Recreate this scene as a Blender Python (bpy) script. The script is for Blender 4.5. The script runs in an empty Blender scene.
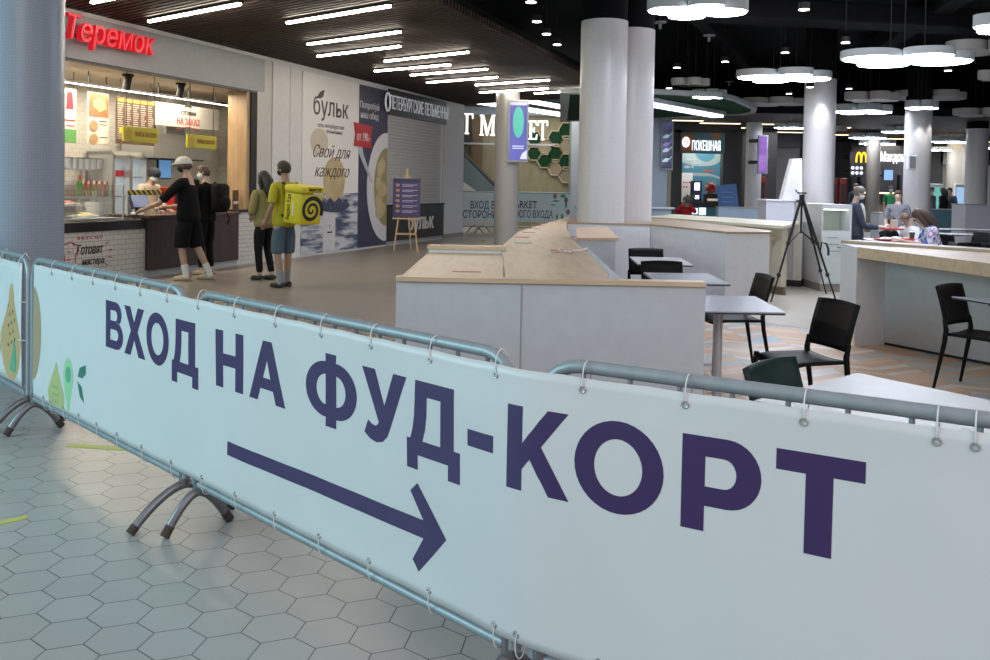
import bpy, bmesh, math, random
from math import sin, cos, pi, radians, sqrt, atan2
from mathutils import Vector, Matrix
from mathutils.geometry import tessellate_polygon
random.seed(7)
SC = bpy.context.scene
COL = SC.collection

# ---------------------------------------------------------------- camera
CAM_H = 1.5
F_PX, PITCH, ROLL = 900.0, radians(1.5), radians(-1.0)
PP_Y = 185 + F_PX * math.tan(PITCH)
_r = Vector((1, 0, 0)); _f = Vector((0, cos(PITCH), -sin(PITCH))); _d = Vector((0, -sin(PITCH), -cos(PITCH)))
CX = cos(ROLL) * _r + sin(ROLL) * _d
CY = -sin(ROLL) * _r + cos(ROLL) * _d
CZ = _f
cam = bpy.data.cameras.new('camera'); camo = bpy.data.objects.new('camera', cam); COL.objects.link(camo)
cam.sensor_width = 36; cam.sensor_fit = 'HORIZONTAL'; cam.lens = F_PX * 36 / 990
cam.shift_y = (PP_Y - 330) / 990; cam.clip_end = 200; cam.clip_start = 0.05
M = Matrix((CX, -CY, -CZ)).transposed().to_4x4(); M.translation = (0, 0, CAM_H)
camo.matrix_world = M
SC.camera = camo

# ---------------------------------------------------------------- world, daylight, exposure
SC.view_settings.view_transform = 'Standard'; SC.view_settings.look = 'None'
SC.view_settings.gamma = 1; SC.view_settings.use_curve_mapping = False
SC.view_settings.exposure = 0.45
wd = bpy.data.worlds.new('daylight'); SC.world = wd; wd.use_nodes = True
wd.node_tree.nodes['Background'].inputs[0].default_value = (0.95, 0.92, 0.97, 1)
wd.node_tree.nodes['Background'].inputs[1].default_value = 0.47

def area_light(name, loc, aim, size, power, col, sy=None):
    l = bpy.data.lights.new(name, 'AREA'); l.energy = power; l.color = col; l.size = size
    if sy: l.shape = 'RECTANGLE'; l.size_y = sy
    o = bpy.data.objects.new(name, l); COL.objects.link(o); o.location = loc
    o.rotation_euler = (Vector(aim) - Vector(loc)).to_track_quat('-Z', 'Y').to_euler()
    return o
# tall daylit glazing behind the photographer, to the left
area_light('atrium_daylight', (-8.8, 2.2, 3.2), (-2.2, 4.6, 0.5), 4.0, 330, (0.46, 0.92, 1.0), 3.0)
area_light('hall_front_fill', (4.0, -3.5, 5.0), (2.5, 6.0, 0.6), 4.0, 160, (1.0, 0.94, 0.90), 4.0)  # added fill light above the frame, brightens counters and near floor

area_light('hall_top_fill', (5.5, 12.0, 4.95), (5.5, 12.0, 0), 5.0, 150, (.90, .91, 1.0), 6.0)  # unseen extra fill over the dining area, besides the modelled clover lamps

# ---------------------------------------------------------------- picture ray -> real place on a known plane
def ray(x, y):
    return ((x - 495) / F_PX) * CX + ((y - PP_Y) / F_PX) * CY + CZ
def G(x, y, z=0.0):
    d = ray(x, y); t = (z - CAM_H) / d.z
    return Vector((d.x * t, d.y * t, z))
def atY(x, y, Y):
    d = ray(x, y); t = Y / d.y
    return Vector((d.x * t, Y, CAM_H + d.z * t))
WANG = radians(19.52)
WD = Vector((sin(WANG), cos(WANG), 0)); WN = Vector((cos(WANG), -sin(WANG), 0)); WP = Vector((-5.43, 13.5, 0))
WRZ = pi / 2 - WANG
def onW(x, y, dep=0.0):
    d = ray(x, y); P = WP - WN * dep; C = Vector((0, 0, CAM_H))
    t = WN.dot(P - C) / WN.dot(d); q = C + d * t
    return ((q - WP).dot(WD), q.z)
def Wp(s, z=0, dep=0):
    return WP + WD * s - WN * dep + Vector((0, 0, z))

# ---------------------------------------------------------------- materials
class NT:
    def __init__(s, m): s.m = m; s.t = m.node_tree; s.n = s.t.nodes
    def new(s, ty, **kw):
        n = s.n.new(ty)
        for k, v in kw.items(): setattr(n, k, v)
        return n
    def put(s, sock, v):
        if isinstance(v, bpy.types.NodeSocket): s.t.links.new(v, sock)
        else: sock.default_value = v
    def math(s, op, a, b=0.0, c=0.0):
        n = s.new('ShaderNodeMath', operation=op)
        s.put(n.inputs[0], a); s.put(n.inputs[1], b); s.put(n.inputs[2], c); return n.outputs[0]
    def coord(s): return s.new('ShaderNodeTexCoord').outputs['Object']
    def sep(s, v): n = s.new('ShaderNodeSeparateXYZ'); s.put(n.inputs[0], v); return n.outputs
    def comb(s, x, y, z=0.0):
        n = s.new('ShaderNodeCombineXYZ'); s.put(n.inputs[0], x); s.put(n.inputs[1], y); s.put(n.inputs[2], z); return n.outputs[0]
    def mix(s, f, a, b):
        n = s.new('ShaderNodeMix', data_type='RGBA'); s.put(n.inputs[0], f)
        s.put(n.inputs[6], a if isinstance(a, bpy.types.NodeSocket) else (*a, 1)); s.put(n.inputs[7], b if isinstance(b, bpy.types.NodeSocket) else (*b, 1)); return n.outputs[2]
    def noise(s, v, scale, detail=2):
        n = s.new('ShaderNodeTexNoise'); s.put(n.inputs['Vector'], v); n.inputs['Scale'].default_value = scale; n.inputs['Detail'].default_value = detail; return n.outputs[0]
def base(name, rough=0.5, metal=0.0):
    m = bpy.data.materials.new(name); m.use_nodes = True; nt = NT(m); b = nt.n['Principled BSDF']
    b.inputs['Roughness'].default_value = rough; b.inputs['Metallic'].default_value = metal
    return m, nt, b
_mc = {}
def mat(name, col, rough=0.5, metal=0.0, emit=0.0, ecol=None, nz=12.0, amt=0.08, alpha=None, trans=0.0):
    if name in _mc: return _mc[name]
    m, nt, b = base(name, rough, metal)
    n = nt.noise(nt.coord(), nz)
    c = nt.mix(n, tuple(max(0, v * (1 - amt)) for v in col), tuple(min(1, v * (1 + amt)) for v in col))
    nt.put(b.inputs['Base Color'], c)
    if emit:
        b.inputs['Emission Color'].default_value = (*(ecol or col), 1); b.inputs['Emission Strength'].default_value = emit
    if rough >= .7 or name.startswith('chair'): b.inputs['Specular IOR Level'].default_value = .15
    if trans: b.inputs['Transmission Weight'].default_value = trans; b.inputs['IOR'].default_value = 1.1
    if alpha is not None: b.inputs['Alpha'].default_value = alpha
    _mc[name] = m; return m

def hex_floor():
    m, nt, b = base('hex_tile', 0.30)
    x, y, z = nt.sep(nt.coord())
    az = radians(21.66); a = 0.107; W = a * sqrt(3); ox, oy = -1.27, 3.07
    dx = nt.math('SUBTRACT', x, ox); dy = nt.math('SUBTRACT', y, oy)
    lx = nt.math('ADD', nt.math('MULTIPLY', dx, cos(az)), nt.math('MULTIPLY', dy, sin(az)))
    ly = nt.math('SUBTRACT', nt.math('MULTIPLY', dy, cos(az)), nt.math('MULTIPLY', dx, sin(az)))
    p = nt.math('DIVIDE', ly, W); q = nt.math('DIVIDE', lx, W)       # pointy along q
    R3 = sqrt(3)
    def cell(px, qy):
        gx = nt.math('SUBTRACT', nt.math('WRAP', px, 0.5, -0.5), 0.0)
        gy = nt.math('WRAP', qy, R3 / 2, -R3 / 2)
        return gx, gy
    ax, ay = cell(p, q)
    bx, by = cell(nt.math('SUBTRACT', p, 0.5), nt.math('SUBTRACT', q, R3 / 2))
    la = nt.math('ADD', nt.math('MULTIPLY', ax, ax), nt.math('MULTIPLY', ay, ay))
    lb = nt.math('ADD', nt.math('MULTIPLY', bx, bx), nt.math('MULTIPLY', by, by))
    s = nt.math('LESS_THAN', la, lb)
    def sel(u, v): return nt.math('ADD', nt.math('MULTIPLY', u, s), nt.math('MULTIPLY', v, nt.math('SUBTRACT', 1.0, s)))
    gx, gy = sel(ax, bx), sel(ay, by)
    agx = nt.math('ABSOLUTE', gx); agy = nt.math('ABSOLUTE', gy)
    d = nt.math('MAXIMUM', agx, nt.math('ADD', nt.math('MULTIPLY', agx, 0.5), nt.math('MULTIPLY', agy, R3 / 2)))
    grout = nt.math('GREATER_THAN', d, 0.4895)
    idx = nt.comb(nt.math('ROUND', nt.math('MULTIPLY', nt.math('SUBTRACT', p, gx), 2.0)), nt.math('ROUND', nt.math('MULTIPLY', nt.math('SUBTRACT', q, gy), 2.0)))
    wn = nt.new('ShaderNodeTexWhiteNoise'); nt.put(wn.inputs['Vector'], idx)
    tone = nt.mix(wn.outputs['Value'], (0.345, 0.35, 0.34), (0.375, 0.38, 0.37))
    cl = nt.noise(nt.coord(), 5.0, 4)
    tone = nt.mix(nt.math('MULTIPLY', cl, 0.5), tone, (0.33, 0.325, 0.32))
    nt.put(b.inputs['Base Color'], nt.mix(grout, tone, (0.045, 0.045, 0.05)))
    bp = nt.new('ShaderNodeBump'); bp.inputs['Strength'].default_value = 0.25; bp.inputs['Distance'].default_value = 0.004
    nt.put(bp.inputs['Height'], nt.math('SUBTRACT', 1.0, grout)); nt.put(b.inputs['Normal'], bp.outputs[0])
    nt.put(b.inputs['Roughness'], nt.math('ADD', 0.24, nt.math('MULTIPLY', cl, 0.16)))
    return m

def aisle_floor():
    m, nt, b = base('aisle_tile', .22)
    x, y, z = nt.sep(nt.coord()); n = nt.noise(nt.coord(), 1.2, 4)
    u = nt.math('ADD', nt.math('MULTIPLY', x, cos(radians(21.66))), nt.math('MULTIPLY', y, -sin(radians(21.66)))); v = nt.math('ADD', nt.math('MULTIPLY', x, sin(radians(21.66))), nt.math('MULTIPLY', y, cos(radians(21.66))))
    t = nt.new('ShaderNodeTexBrick'); nt.put(t.inputs['Vector'], nt.comb(u, v)); t.offset = .5
    for k, w in (('Color1', (.205, .18, .152, 1)), ('Color2', (.228, .20, .17, 1)), ('Mortar', (.15, .13, .11, 1)), ('Scale', 1.0), ('Mortar Size', .004), ('Brick Width', .6), ('Row Height', .6)): t.inputs[k].default_value = w
    nt.put(b.inputs['Base Color'], t.outputs['Color']); nt.put(b.inputs['Roughness'], nt.math('ADD', .30, nt.math('MULTIPLY', n, .08)))
    return m

def brick(name, c1, c2, mortar, bw, bh, ms, axes='xz', rough=0.3, off=0.5):
    m, nt, b = base(name, rough)
    x, y, z = nt.sep(nt.coord()); A = dict(x=x, y=y, z=z)
    t = nt.new('ShaderNodeTexBrick'); nt.put(t.inputs['Vector'], nt.comb(A[axes[0]], A[axes[1]]))
    t.offset = off
    for k, v in (('Color1', (*c1, 1)), ('Color2', (*c2, 1)), ('Mortar', (*mortar, 1)), ('Scale', 1.0), ('Mortar Size', ms), ('Brick Width', bw), ('Row Height', bh)):
        t.inputs[k].default_value = v
    nt.put(b.inputs['Base Color'], t.outputs['Color'])
    bp = nt.new('ShaderNodeBump'); bp.inputs['Strength'].default_value = 0.3; bp.inputs['Distance'].default_value = 0.004; bp.invert = True
    nt.put(bp.inputs['Height'], t.outputs['Fac']); nt.put(b.inputs['Normal'], bp.outputs[0])
    return m

def wood(name, c1, c2, axis='x', scale=6.0, rough=0.4, stretch=9.0):
    m, nt, b = base(name, rough)
    x, y, z = nt.sep(nt.coord()); L = dict(x=x, y=y, z=z)
    for k in L:
        if k != axis: L[k] = nt.math('MULTIPLY', L[k], stretch)
    n = nt.noise(nt.comb(L['x'], L['y'], L['z']), scale, 5)
    cr = nt.new('ShaderNodeValToRGB'); nt.put(cr.inputs[0], n)
    cr.color_ramp.elements[0].position = 0.3; cr.color_ramp.elements[0].color = (*c1, 1)
    cr.color_ramp.elements[1].position = 0.7; cr.color_ramp.elements[1].color = (*c2, 1)
    nt.put(b.inputs['Base Color'], cr.outputs[0])
    return m

def mosaic(name, c, rough=0.35):
    """small square glass mosaic wrapped round a column (object origin on the column axis)"""
    m, nt, b = base(name, rough)
    x, y, z = nt.sep(nt.coord())
    u = nt.math('MULTIPLY', nt.math('ARCTAN2', y, x), 0.33)
    t = nt.new('ShaderNodeTexBrick'); nt.put(t.inputs['Vector'], nt.comb(u, z)); t.offset = 0.0
    for k, v in (('Color1', (*c, 1)), ('Color2', (*[v * .93 for v in c], 1)), ('Mortar', (*[v * .84 for v in c], 1)), ('Scale', 1.0), ('Mortar Size', .0022), ('Brick Width', .0216), ('Row Height', .0216)):
        t.inputs[k].default_value = v
    nt.put(b.inputs['Base Color'], t.outputs['Color'])
    return m

def chevron():
    m, nt, b = base('chevron_tile', 0.35)
    x, y, z = nt.sep(nt.coord())
    u = nt.math('DIVIDE', x, 0.36); v = nt.math('DIVIDE', y, 0.115)
    tri = nt.math('ABSOLUTE', nt.math('WRAP', u, 1.0, -1.0))
    vv = nt.math('ADD', v, nt.math('MULTIPLY', tri, 1.7))
    row = nt.math('FLOOR', vv); col = nt.math('FLOOR', u)
    wn = nt.new('ShaderNodeTexWhiteNoise'); nt.put(wn.inputs['Vector'], nt.comb(row, col))
    cr = nt.new('ShaderNodeValToRGB'); nt.put(cr.inputs[0], wn.outputs['Value']); cr.color_ramp.interpolation = 'CONSTANT'
    e = cr.color_ramp.elements
    e[0].position = 0; e[0].color = (.66, .43, .27, 1); e[1].position = .28; e[1].color = (.72, .52, .36, 1)
    for p, c in ((.5, (.70, .65, .58)), (.68, (.60, .44, .32)), (.84, (.42, .52, .58))):
        k = e.new(p); k.color = (*c, 1)
    fr = nt.math('FRACT', vv); fu = nt.math('FRACT', u)
    g = nt.math('MAXIMUM', nt.math('LESS_THAN', fr, 0.03), nt.math('LESS_THAN', fu, 0.012))
    nt.put(b.inputs['Base Color'], nt.mix(g, cr.outputs[0], (.3, .25, .2)))
    return m

# ---------------------------------------------------------------- mesh helpers
class MB:
    def __init__(s): s.b = bmesh.new()
    def box(s, c, d, rz=0.0, bev=0.0):
        r = bmesh.ops.create_cube(s.b, size=1.0)
        vs = r['verts']; R = Matrix.Rotation(rz, 4, 'Z')
        for v in vs: v.co = R @ Vector((v.co.x * d[0], v.co.y * d[1], v.co.z * d[2])) + Vector(c)
        if bev:
            es = list({e for v in vs for e in v.link_edges})
            bmesh.ops.bevel(s.b, geom=es, offset=bev, segments=2, affect='EDGES', profile=.5)
        return s
    def span(s, a, b, bev=0.0):
        return s.box([(p + q) / 2 for p, q in zip(a, b)], [abs(q - p) for p, q in zip(a, b)], 0, bev)
    def prism(s, pts, z0, z1):
        pts = [(p[0], p[1]) for p in pts]
        if sum(a[0] * b[1] - b[0] * a[1] for a, b in zip(pts, pts[1:] + pts[:1])) < 0: pts = pts[::-1]
        lo = [s.b.verts.new((x, y, z0)) for x, y in pts]; hi = [s.b.verts.new((x, y, z1)) for x, y in pts]
        n = len(pts); s.b.faces.new(hi); s.b.faces.new(lo[::-1])
        for i in range(n): s.b.faces.new((lo[i], lo[(i + 1) % n], hi[(i + 1) % n], hi[i]))
        return s
    def upright(s, pts, y0, y1):
        """outline in x-z, thickness along y"""
        if sum(a[0] * b[1] - b[0] * a[1] for a, b in zip(pts, pts[1:] + pts[:1])) < 0: pts = pts[::-1]
        f = [s.b.verts.new((x, y0, z)) for x, z in pts]; k = [s.b.verts.new((x, y1, z)) for x, z in pts]
        n = len(pts); s.b.faces.new(f); s.b.faces.new(k[::-1])
        for i in range(n): s.b.faces.new((f[(i + 1) % n], f[i], k[i], k[(i + 1) % n]))
        return s
    def tube(s, pts, r, n=10, caps=True):
        pts = [Vector(p) for p in pts]; rs = r if isinstance(r, (list, tuple)) else [r] * len(pts)
        rings = []; prev = None
        for i, p in enumerate(pts):
            t = (pts[min(i + 1, len(pts) - 1)] - pts[max(i - 1, 0)]).normalized()
            if prev is None:
                u = t.cross(Vector((0, 0, 1)) if abs(t.z) < .9 else Vector((1, 0, 0))).normalized()
            else:
                u = (prev - t * prev.dot(t)).normalized()
            prev = u; v = t.cross(u)
            rings.append([s.b.verts.new(p + (u * cos(2 * pi * k / n) + v * sin(2 * pi * k / n)) * rs[i]) for k in range(n)])
        for a, b in zip(rings[:-1], rings[1:]):
            for k in range(n): s.b.faces.new((a[k], a[(k + 1) % n], b[(k + 1) % n], b[k]))
        if caps: s.b.faces.new(rings[0][::-1]); s.b.faces.new(rings[-1])
        return s
    def lathe(s, prof, c=(0, 0, 0), n=24, sx=1.0, sy=1.0):
        rings = []
        for r, z in prof:
            rings.append([s.b.verts.new((c[0] + sx * max(r, 1e-4) * cos(2 * pi * k / n), c[1] + sy * max(r, 1e-4) * sin(2 * pi * k / n), c[2] + z)) for k in range(n)])
        for a, b in zip(rings[:-1], rings[1:]):
            for k in range(n): s.b.faces.new((a[k], a[(k + 1) % n], b[(k + 1) % n], b[k]))
        s.b.faces.new(rings[0][::-1]); s.b.faces.new(rings[-1])
        return s
    def ball(s, c, r, n=14):
        r = r if isinstance(r, (tuple, list)) else (r, r, r)
        q = bmesh.ops.create_uvsphere(s.b, u_segments=n, v_segments=max(6, n // 2 + 1), radius=1.0)
        for v in q['verts']: v.co = Vector((v.co.x * r[0] + c[0], v.co.y * r[1] + c[1], v.co.z * r[2] + c[2]))
        return s
    def face(s, pts): s.b.faces.new([s.b.verts.new(p) for p in pts]); return s
    def xf(s, mtx): bmesh.ops.transform(s.b, matrix=mtx, verts=s.b.verts); return s
    def mesh(s, name):
        bmesh.ops.recalc_face_normals(s.b, faces=s.b.faces)
        me = bpy.data.meshes.new(name); s.b.to_mesh(me); s.b.free(); return me

def obj(name, mb, m, parent=None, smooth=None, loc=None, rz=None):
    me = mb.mesh(name) if isinstance(mb, MB) else mb
    me.materials.clear(); me.materials.append(m)
    o = bpy.data.objects.new(name, me); COL.objects.link(o)
    if parent: o.parent = parent
    if loc is not None: o.location = loc
    if rz is not None: o.rotation_euler = (0, 0, rz)
    if smooth:
        for p in me.polygons: p.use_smooth = True
        try: me.set_sharp_from_angle(angle=radians(smooth if smooth is not True else 40))
        except Exception: pass
    return o
def tag(o, label, cat, group=None, kind=None):
    o['label'] = label; o['category'] = cat
    if group: o['group'] = group
    if kind: o['kind'] = kind
    return o
def thing(name, label, cat, loc=(0, 0, 0), rz=0.0, group=None):
    o = bpy.data.objects.new(name, None); o.empty_display_size = .1; COL.objects.link(o)
    o.location = loc; o.rotation_euler = (0, 0, rz)
    return tag(o, label, cat, group)
def struct(name, mb, m, loc=None, rz=None, smooth=None):
    o = obj(name, mb, m, None, smooth, loc, rz); o['kind'] = 'structure'; return o
def copy_tree(o, parent=None):
    c = o.copy(); COL.objects.link(c)
    if parent: c.parent = parent
    for ch in list(o.children): copy_tree(ch, c)
    return c

def text_mesh(body, height=None, width=None, ext=0.004, off=0.0, shear=0.0, space=1.0, align='CENTER'):
    """upright lettering: x to the reader's right, z up, front towards -y, baseline at z=0"""
    c = bpy.data.curves.new('t', 'FONT'); c.body = body; c.extrude = 1.0; c.offset = off; c.shear = shear; c.space_character = space; c.resolution_u = 3
    t = bpy.data.objects.new('t', c); COL.objects.link(t)
    dg = bpy.context.evaluated_depsgraph_get(); me = bpy.data.meshes.new_from_object(t.evaluated_get(dg))
    bpy.data.objects.remove(t); bpy.data.curves.remove(c)
    xs = [v.co.x for v in me.vertices]; ys = [v.co.y for v in me.vertices]
    sx = sy = 1.0
    if height: sy = sx = height / 0.73
    if width: sx = width / (max(xs) - min(xs)); sy = sy if height else sx
    x0 = {'CENTER': (max(xs) + min(xs)) / 2, 'LEFT': min(xs)}[align]
    for v in me.vertices: v.co = Vector(((v.co.x - x0) * sx, -v.co.z * ext, v.co.y * sy))
    return me
def split_letters(me):
    """the mesh cut into one mesh per letter (pieces that overlap in x belong together)"""
    b = bmesh.new(); b.from_mesh(me); bmesh.ops.remove_doubles(b, verts=b.verts, dist=1e-6)
    seen = set(); isl = []
    for v in b.verts:
        if v in seen: continue
        st = [v]; seen.add(v); cur = []
        while st:
            q = st.pop(); cur.append(q)
            for e in q.link_edges:
                w = e.other_vert(q)
                if w not in seen: seen.add(w); st.append(w)
        isl.append(cur)
    isl = [[min(v.co.x for v in c), max(v.co.x for v in c), c] for c in isl]; isl.sort(key=lambda t: t[0])
    groups = []
    for a, z, c in isl:
        if groups and a < groups[-1][1] - 0.35 * min(z - a, groups[-1][1] - groups[-1][0]): groups[-1][1] = max(groups[-1][1], z); groups[-1][2] += c
        else: groups.append([a, z, list(c)])
    out = []
    for a, z, c in groups:
        S = set(c); n = bmesh.new(); mp = {v: n.verts.new(v.co) for v in c}
        for f in b.faces:
            if f.verts[0] in S:
                try: n.faces.new([mp[v] for v in f.verts])
                except ValueError: pass
        m2 = bpy.data.meshes.new('letter'); n.to_mesh(m2); n.free(); out.append(m2)
    b.free(); return out
def sign_text(parent, body, m, loc, height=None, width=None, ext=.004, off=0.0, split=False, name='lettering', rz=None, **kw):
    me = text_mesh(body, height, width, ext, off, **kw)
    if split:
        for q in split_letters(me): obj('letter', q, m, parent, None, loc, rz)
    else: obj(name, me, m, parent, None, loc, rz)

# ---------------------------------------------------------------- shared materials
WHITE = mat('white_laminate', (.62, .62, .64), .35)
GREYLAM = mat('pale_grey_laminate', (.50, .51, .54), .35)
OAK = wood('oak_edge', (.46, .32, .19), (.60, .45, .29), 'x', 3.0)
BLACKP = mat('black_plastic', (.010, .010, .012), .5)
BLACKM = mat('black_metal', (.007, .007, .008), .65)
STEEL = mat('brushed_steel', (.55, .56, .57), .35, .9)
GALV = mat('galvanised_tube', (.30, .33, .36), .48, .45, nz=30, amt=.15)
PRINT_DK = mat('dark_print', (.03, .03, .035), .6)
PRINT_W = mat('white_print', (.75, .75, .75), .6)
LEDW = mat('led_white', (1, 1, 1), .5, emit=5.0, ecol=(1, .97, .92))
LEDC = mat('led_cool', (1, 1, 1), .5, emit=3.5, ecol=(.92, .96, 1))
# ================================================================ the setting
struct('floor', MB().span((-16, -7, -.05), (30, 48, 0)), hex_floor())
# chevron-tiled dining zone
cz = MB().prism([G(690, 321), G(835, 331), G(870, 342), (4.1, 9.4), (5.6, 6.0), (4.4, 3.2), (1.9, 3.4), (1.3, 5.4), (1.3, 7.0), (1.75, 9.6)], .0, .003)
struct('floor', cz, chevron())
ZC = 3.8      # slatted ceiling
ZD = 5.2      # black open ceiling
def Lw(s, dep): p = Wp(s, 0, dep); return (p.x, p.y)
bz = MB().prism([G(742, 319), G(700, 300), G(735, 285), G(840, 285), G(872, 300), (4.3, 9.6), G(868, 345), G(835, 333)], .0, .002)
struct('floor', bz, mat('lit_beige_floor', (.50, .47, .40), .3))  # beige floor patch, with the strong light there painted into its pale colour
az = MB().prism([Lw(-5.4, -.12), Lw(13.3, -.12), (-.2, 41), (1.7, 41), (1.7, 13), (-.2, 7.4), (-.62, 7.1), (-.62, 4.9), (-1.4, 4.9), (-3.2, 6.4), (-5.6, 7.9)], .0, .002)
struct('floor', az, aisle_floor())
# slatted wood ceiling over the aisle: slats run across the aisle
SLAT = wood('dark_slat', (.020, .010, .006), (.045, .022, .012), 'x', 2.0, .6)
mb = MB()
SDIR = (G(390, 5, ZC) - G(287, 22, ZC)).normalized()
k = -6.0
while k < 13.9:
    a = G(462, 13, ZC); edge = (a - WP).dot(WN)
    L = (edge + 1.6) / SDIR.dot(WN); q0 = WP + WD * k - WN * 1.6; q1 = q0 + SDIR * L; wv = WD * .028
    mb.prism([q0 - wv, q1 - wv, q1 + wv, q0 + wv], ZC, ZC + .10)
    k += .115
me = mb.mesh('ceiling_slats')
o = obj('ceiling', me, SLAT); o['kind'] = 'structure'
BLACKC = mat('black_ceiling', (.004, .004, .005), .9)
edge = (G(462, 13, ZC) - WP).dot(WN)
def We(s, e): p = WP + WD * s + WN * e; return (p.x, p.y)
struct('ceiling', MB().prism([We(-9, -6), We(14.5, -2), We(13.2, 0), We(11.2, edge - .02), We(-9, edge - .02)], ZC + .12, ZC + .2), BLACKC)
struct('ceiling', MB().span((-14, 7, ZD), (32, 48, ZD + .1)), BLACKC)
# ducts and trays in the black ceiling
for i, (x0, y0, x1, y1, w, z) in enumerate([(-1, 9, 14, 13, .7, 4.75), (2, 6.5, 12, 6.0, .5, 4.8), (3, 16, 22, 19, .8, 4.7), (6, 5, 9, 22, .35, 4.9), (1.5, 12, 9, 30, .3, 4.95)]):
    d = Vector((x1 - x0, y1 - y0, 0)); 
    o = struct('trim_%d' % (i + 1), MB().box((0, 0, 0), (d.length, w, .35), 0, .03), mat('duct_black', (.008, .008, .009), .8), ((x0 + x1) / 2, (y0 + y1) / 2, z), atan2(d.y, d.x))

PAINT = mat('shopfront_paint', (.52, .50, .47), .55)
PAINT2 = mat('shopfront_panel', (.60, .60, .59), .5)
FASC = mat('fascia_grey', (.31, .32, .33), .5)
def wall(name, a, b, m, bev=0.0):   # spans in wall frame: x along wall, y depth into the shop, z
    return struct(name, MB().span(a, b, bev), m, WP, WRZ)
S0, S1 = -5.5, 2.97
wall('wall_left', (S0, 0, 3.13), (3.39, .25, ZC), FASC)
wall('trim_6', (S0, -.02, ZC - .06), (13.4, .0, ZC), PAINT2)
wall('trim_7', (S0, -.012, 3.10), (3.15, .1, 3.135), mat('trim_dark', (.06, .06, .065), .5))
wall('wall_left', (3.15, 0, 0), (3.62, .35, 3.13), PAINT)
wall('wall_left', (3.39, 0, 3.13), (3.62, .35, ZC - .06), PAINT)
wall('wall_left', (3.635, -.015, 0), (4.22, .3, ZC - .06), PAINT2)
wall('wall_left', (4.235, -.015, 0), (8.43, .3, ZC - .06), PAINT2)
wall('wall_left', (8.43, .02, 3.13), (12.0, .3, ZC - .06), PAINT)
wall('wall_left', (12.0, -.02, .12), (13.4, .3, ZC - .06), mat('end_pillar', (.50, .51, .53), .5))
wall('baseboard_left', (12.0, -.035, 0), (13.42, .31, .12), mat('stone_base', (.22, .20, .19), .4))
wall('wall_left', (13.1, .3, 0), (13.4, 4.0, ZC), mat('end_pillar', (.5, .5, .5)))
# inside of the first shop
WTILE = brick('white_wall_tile', (.78, .76, .71), (.81, .79, .74), (.60, .57, .52), .16, .08, .004)
WTILE_Y = brick('white_side_tile', (.78, .76, .71), (.81, .79, .74), (.60, .57, .52), .16, .08, .004, 'yz')
DB = 2.2; SR = onW(218.5, 200, DB)[0]      # kitchen depth, side wall
wall('wall_back', (S0, DB, 0), (SR + .2, DB + .1, 3.2), WTILE)
wall('wall_right', (SR, .40, 0), (SR + .12, DB, 3.2), WTILE_Y)
wall('wall_right', (S1 - .10, .02, .93), (S1 + .0, .42, 3.13), wood('reveal_oak', (.30, .19, .10), (.40, .27, .15), 'z', 3))
wall('trim_8', (S1, -.01, .93), (3.15, .35, 3.13), BLACKM)
wall('ceiling', (S0, .25, 3.12), (SR + .1, DB + .05, 3.2), mat('shop_ceiling', (.52, .44, .34), .6))
wall('wall_left', (S0 - .1, .1, 0), (S0, 3.05, 3.2), PAINT)
# hall beyond and end walls
FARW = mat('far_wall_dark', (.075, .075, .08), .6)
BEIGE = mat('far_wall_beige', (.34, .31, .26), .6)
struct('wall_back', MB().span((-3, 41, 0), (32, 41.3, 5.2)), FARW)
struct('wall_right', MB().span((27, 8, 0), (27.3, 41, 5.2)), FARW)
struct('wall_left', MB().span((-14.3, -7, 0), (-14, 12, 5.2)), PAINT)
# lowered brown soffit over the far shops
SOFF = wood('far_soffit', (.014, .010, .008), (.024, .017, .012), 'x', 2, .6)
struct('ceiling', MB().span((3.6, 26.0, 3.72), (27, 41, 3.82)), SOFF)
struct('trim_9', MB().span((3.6, 25.9, 3.70), (27, 26.0, 3.95)), mat('soffit_edge', (.008, .008, .008), .8))

# ---------------------------------------------------------------- columns
def column(px_l, px_r, Y, ztop, m, zbot=0.0):
    a, b = atY(px_l, 190, Y), atY(px_r, 190, Y); r = (b.x - a.x) / 2; x = (a.x + b.x) / 2
    o = struct('column', MB().lathe([(r, 0), (r, ztop - zbot)], n=48), m, (x, Y, zbot), None, 40)
    struct('column_top', MB().lathe([(r * .97, ztop), (r * .97, ZD)], (x, Y, 0), 40), BLACKC, None, None, 40)
    return x, Y, r
MOS = mosaic('white_mosaic', (.60, .59, .60))
MOSB = mosaic('blue_grey_mosaic', (.31, .36, .43))
o = struct('column', MB().lathe([(.325, 0), (.325, ZD)], n=64), MOSB, (-3.605, 6.78, 0), None, 40)
C1 = column(578, 624.5, 13.35, 3.93, MOS)
C2 = column(606, 651.5, 14.05, 3.93, MOS)
C3 = column(802.5, 833, 19.4, 3.88, MOS)
C4 = column(904, 929, 23.0, 3.72, MOS)
C5 = column(965.5, 986, 28.0, 3.50, MOS)
C6 = column(494.5, 518.2, 21.9, ZC + .1, mosaic('grey_mosaic', (.40, .38, .36)))
C7 = column(745, 760.5, 30.0, 3.75, MOS)
C8 = column(866, 879, 33.5, 3.75, mosaic('beige_mosaic', (.20, .18, .15)))
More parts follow.
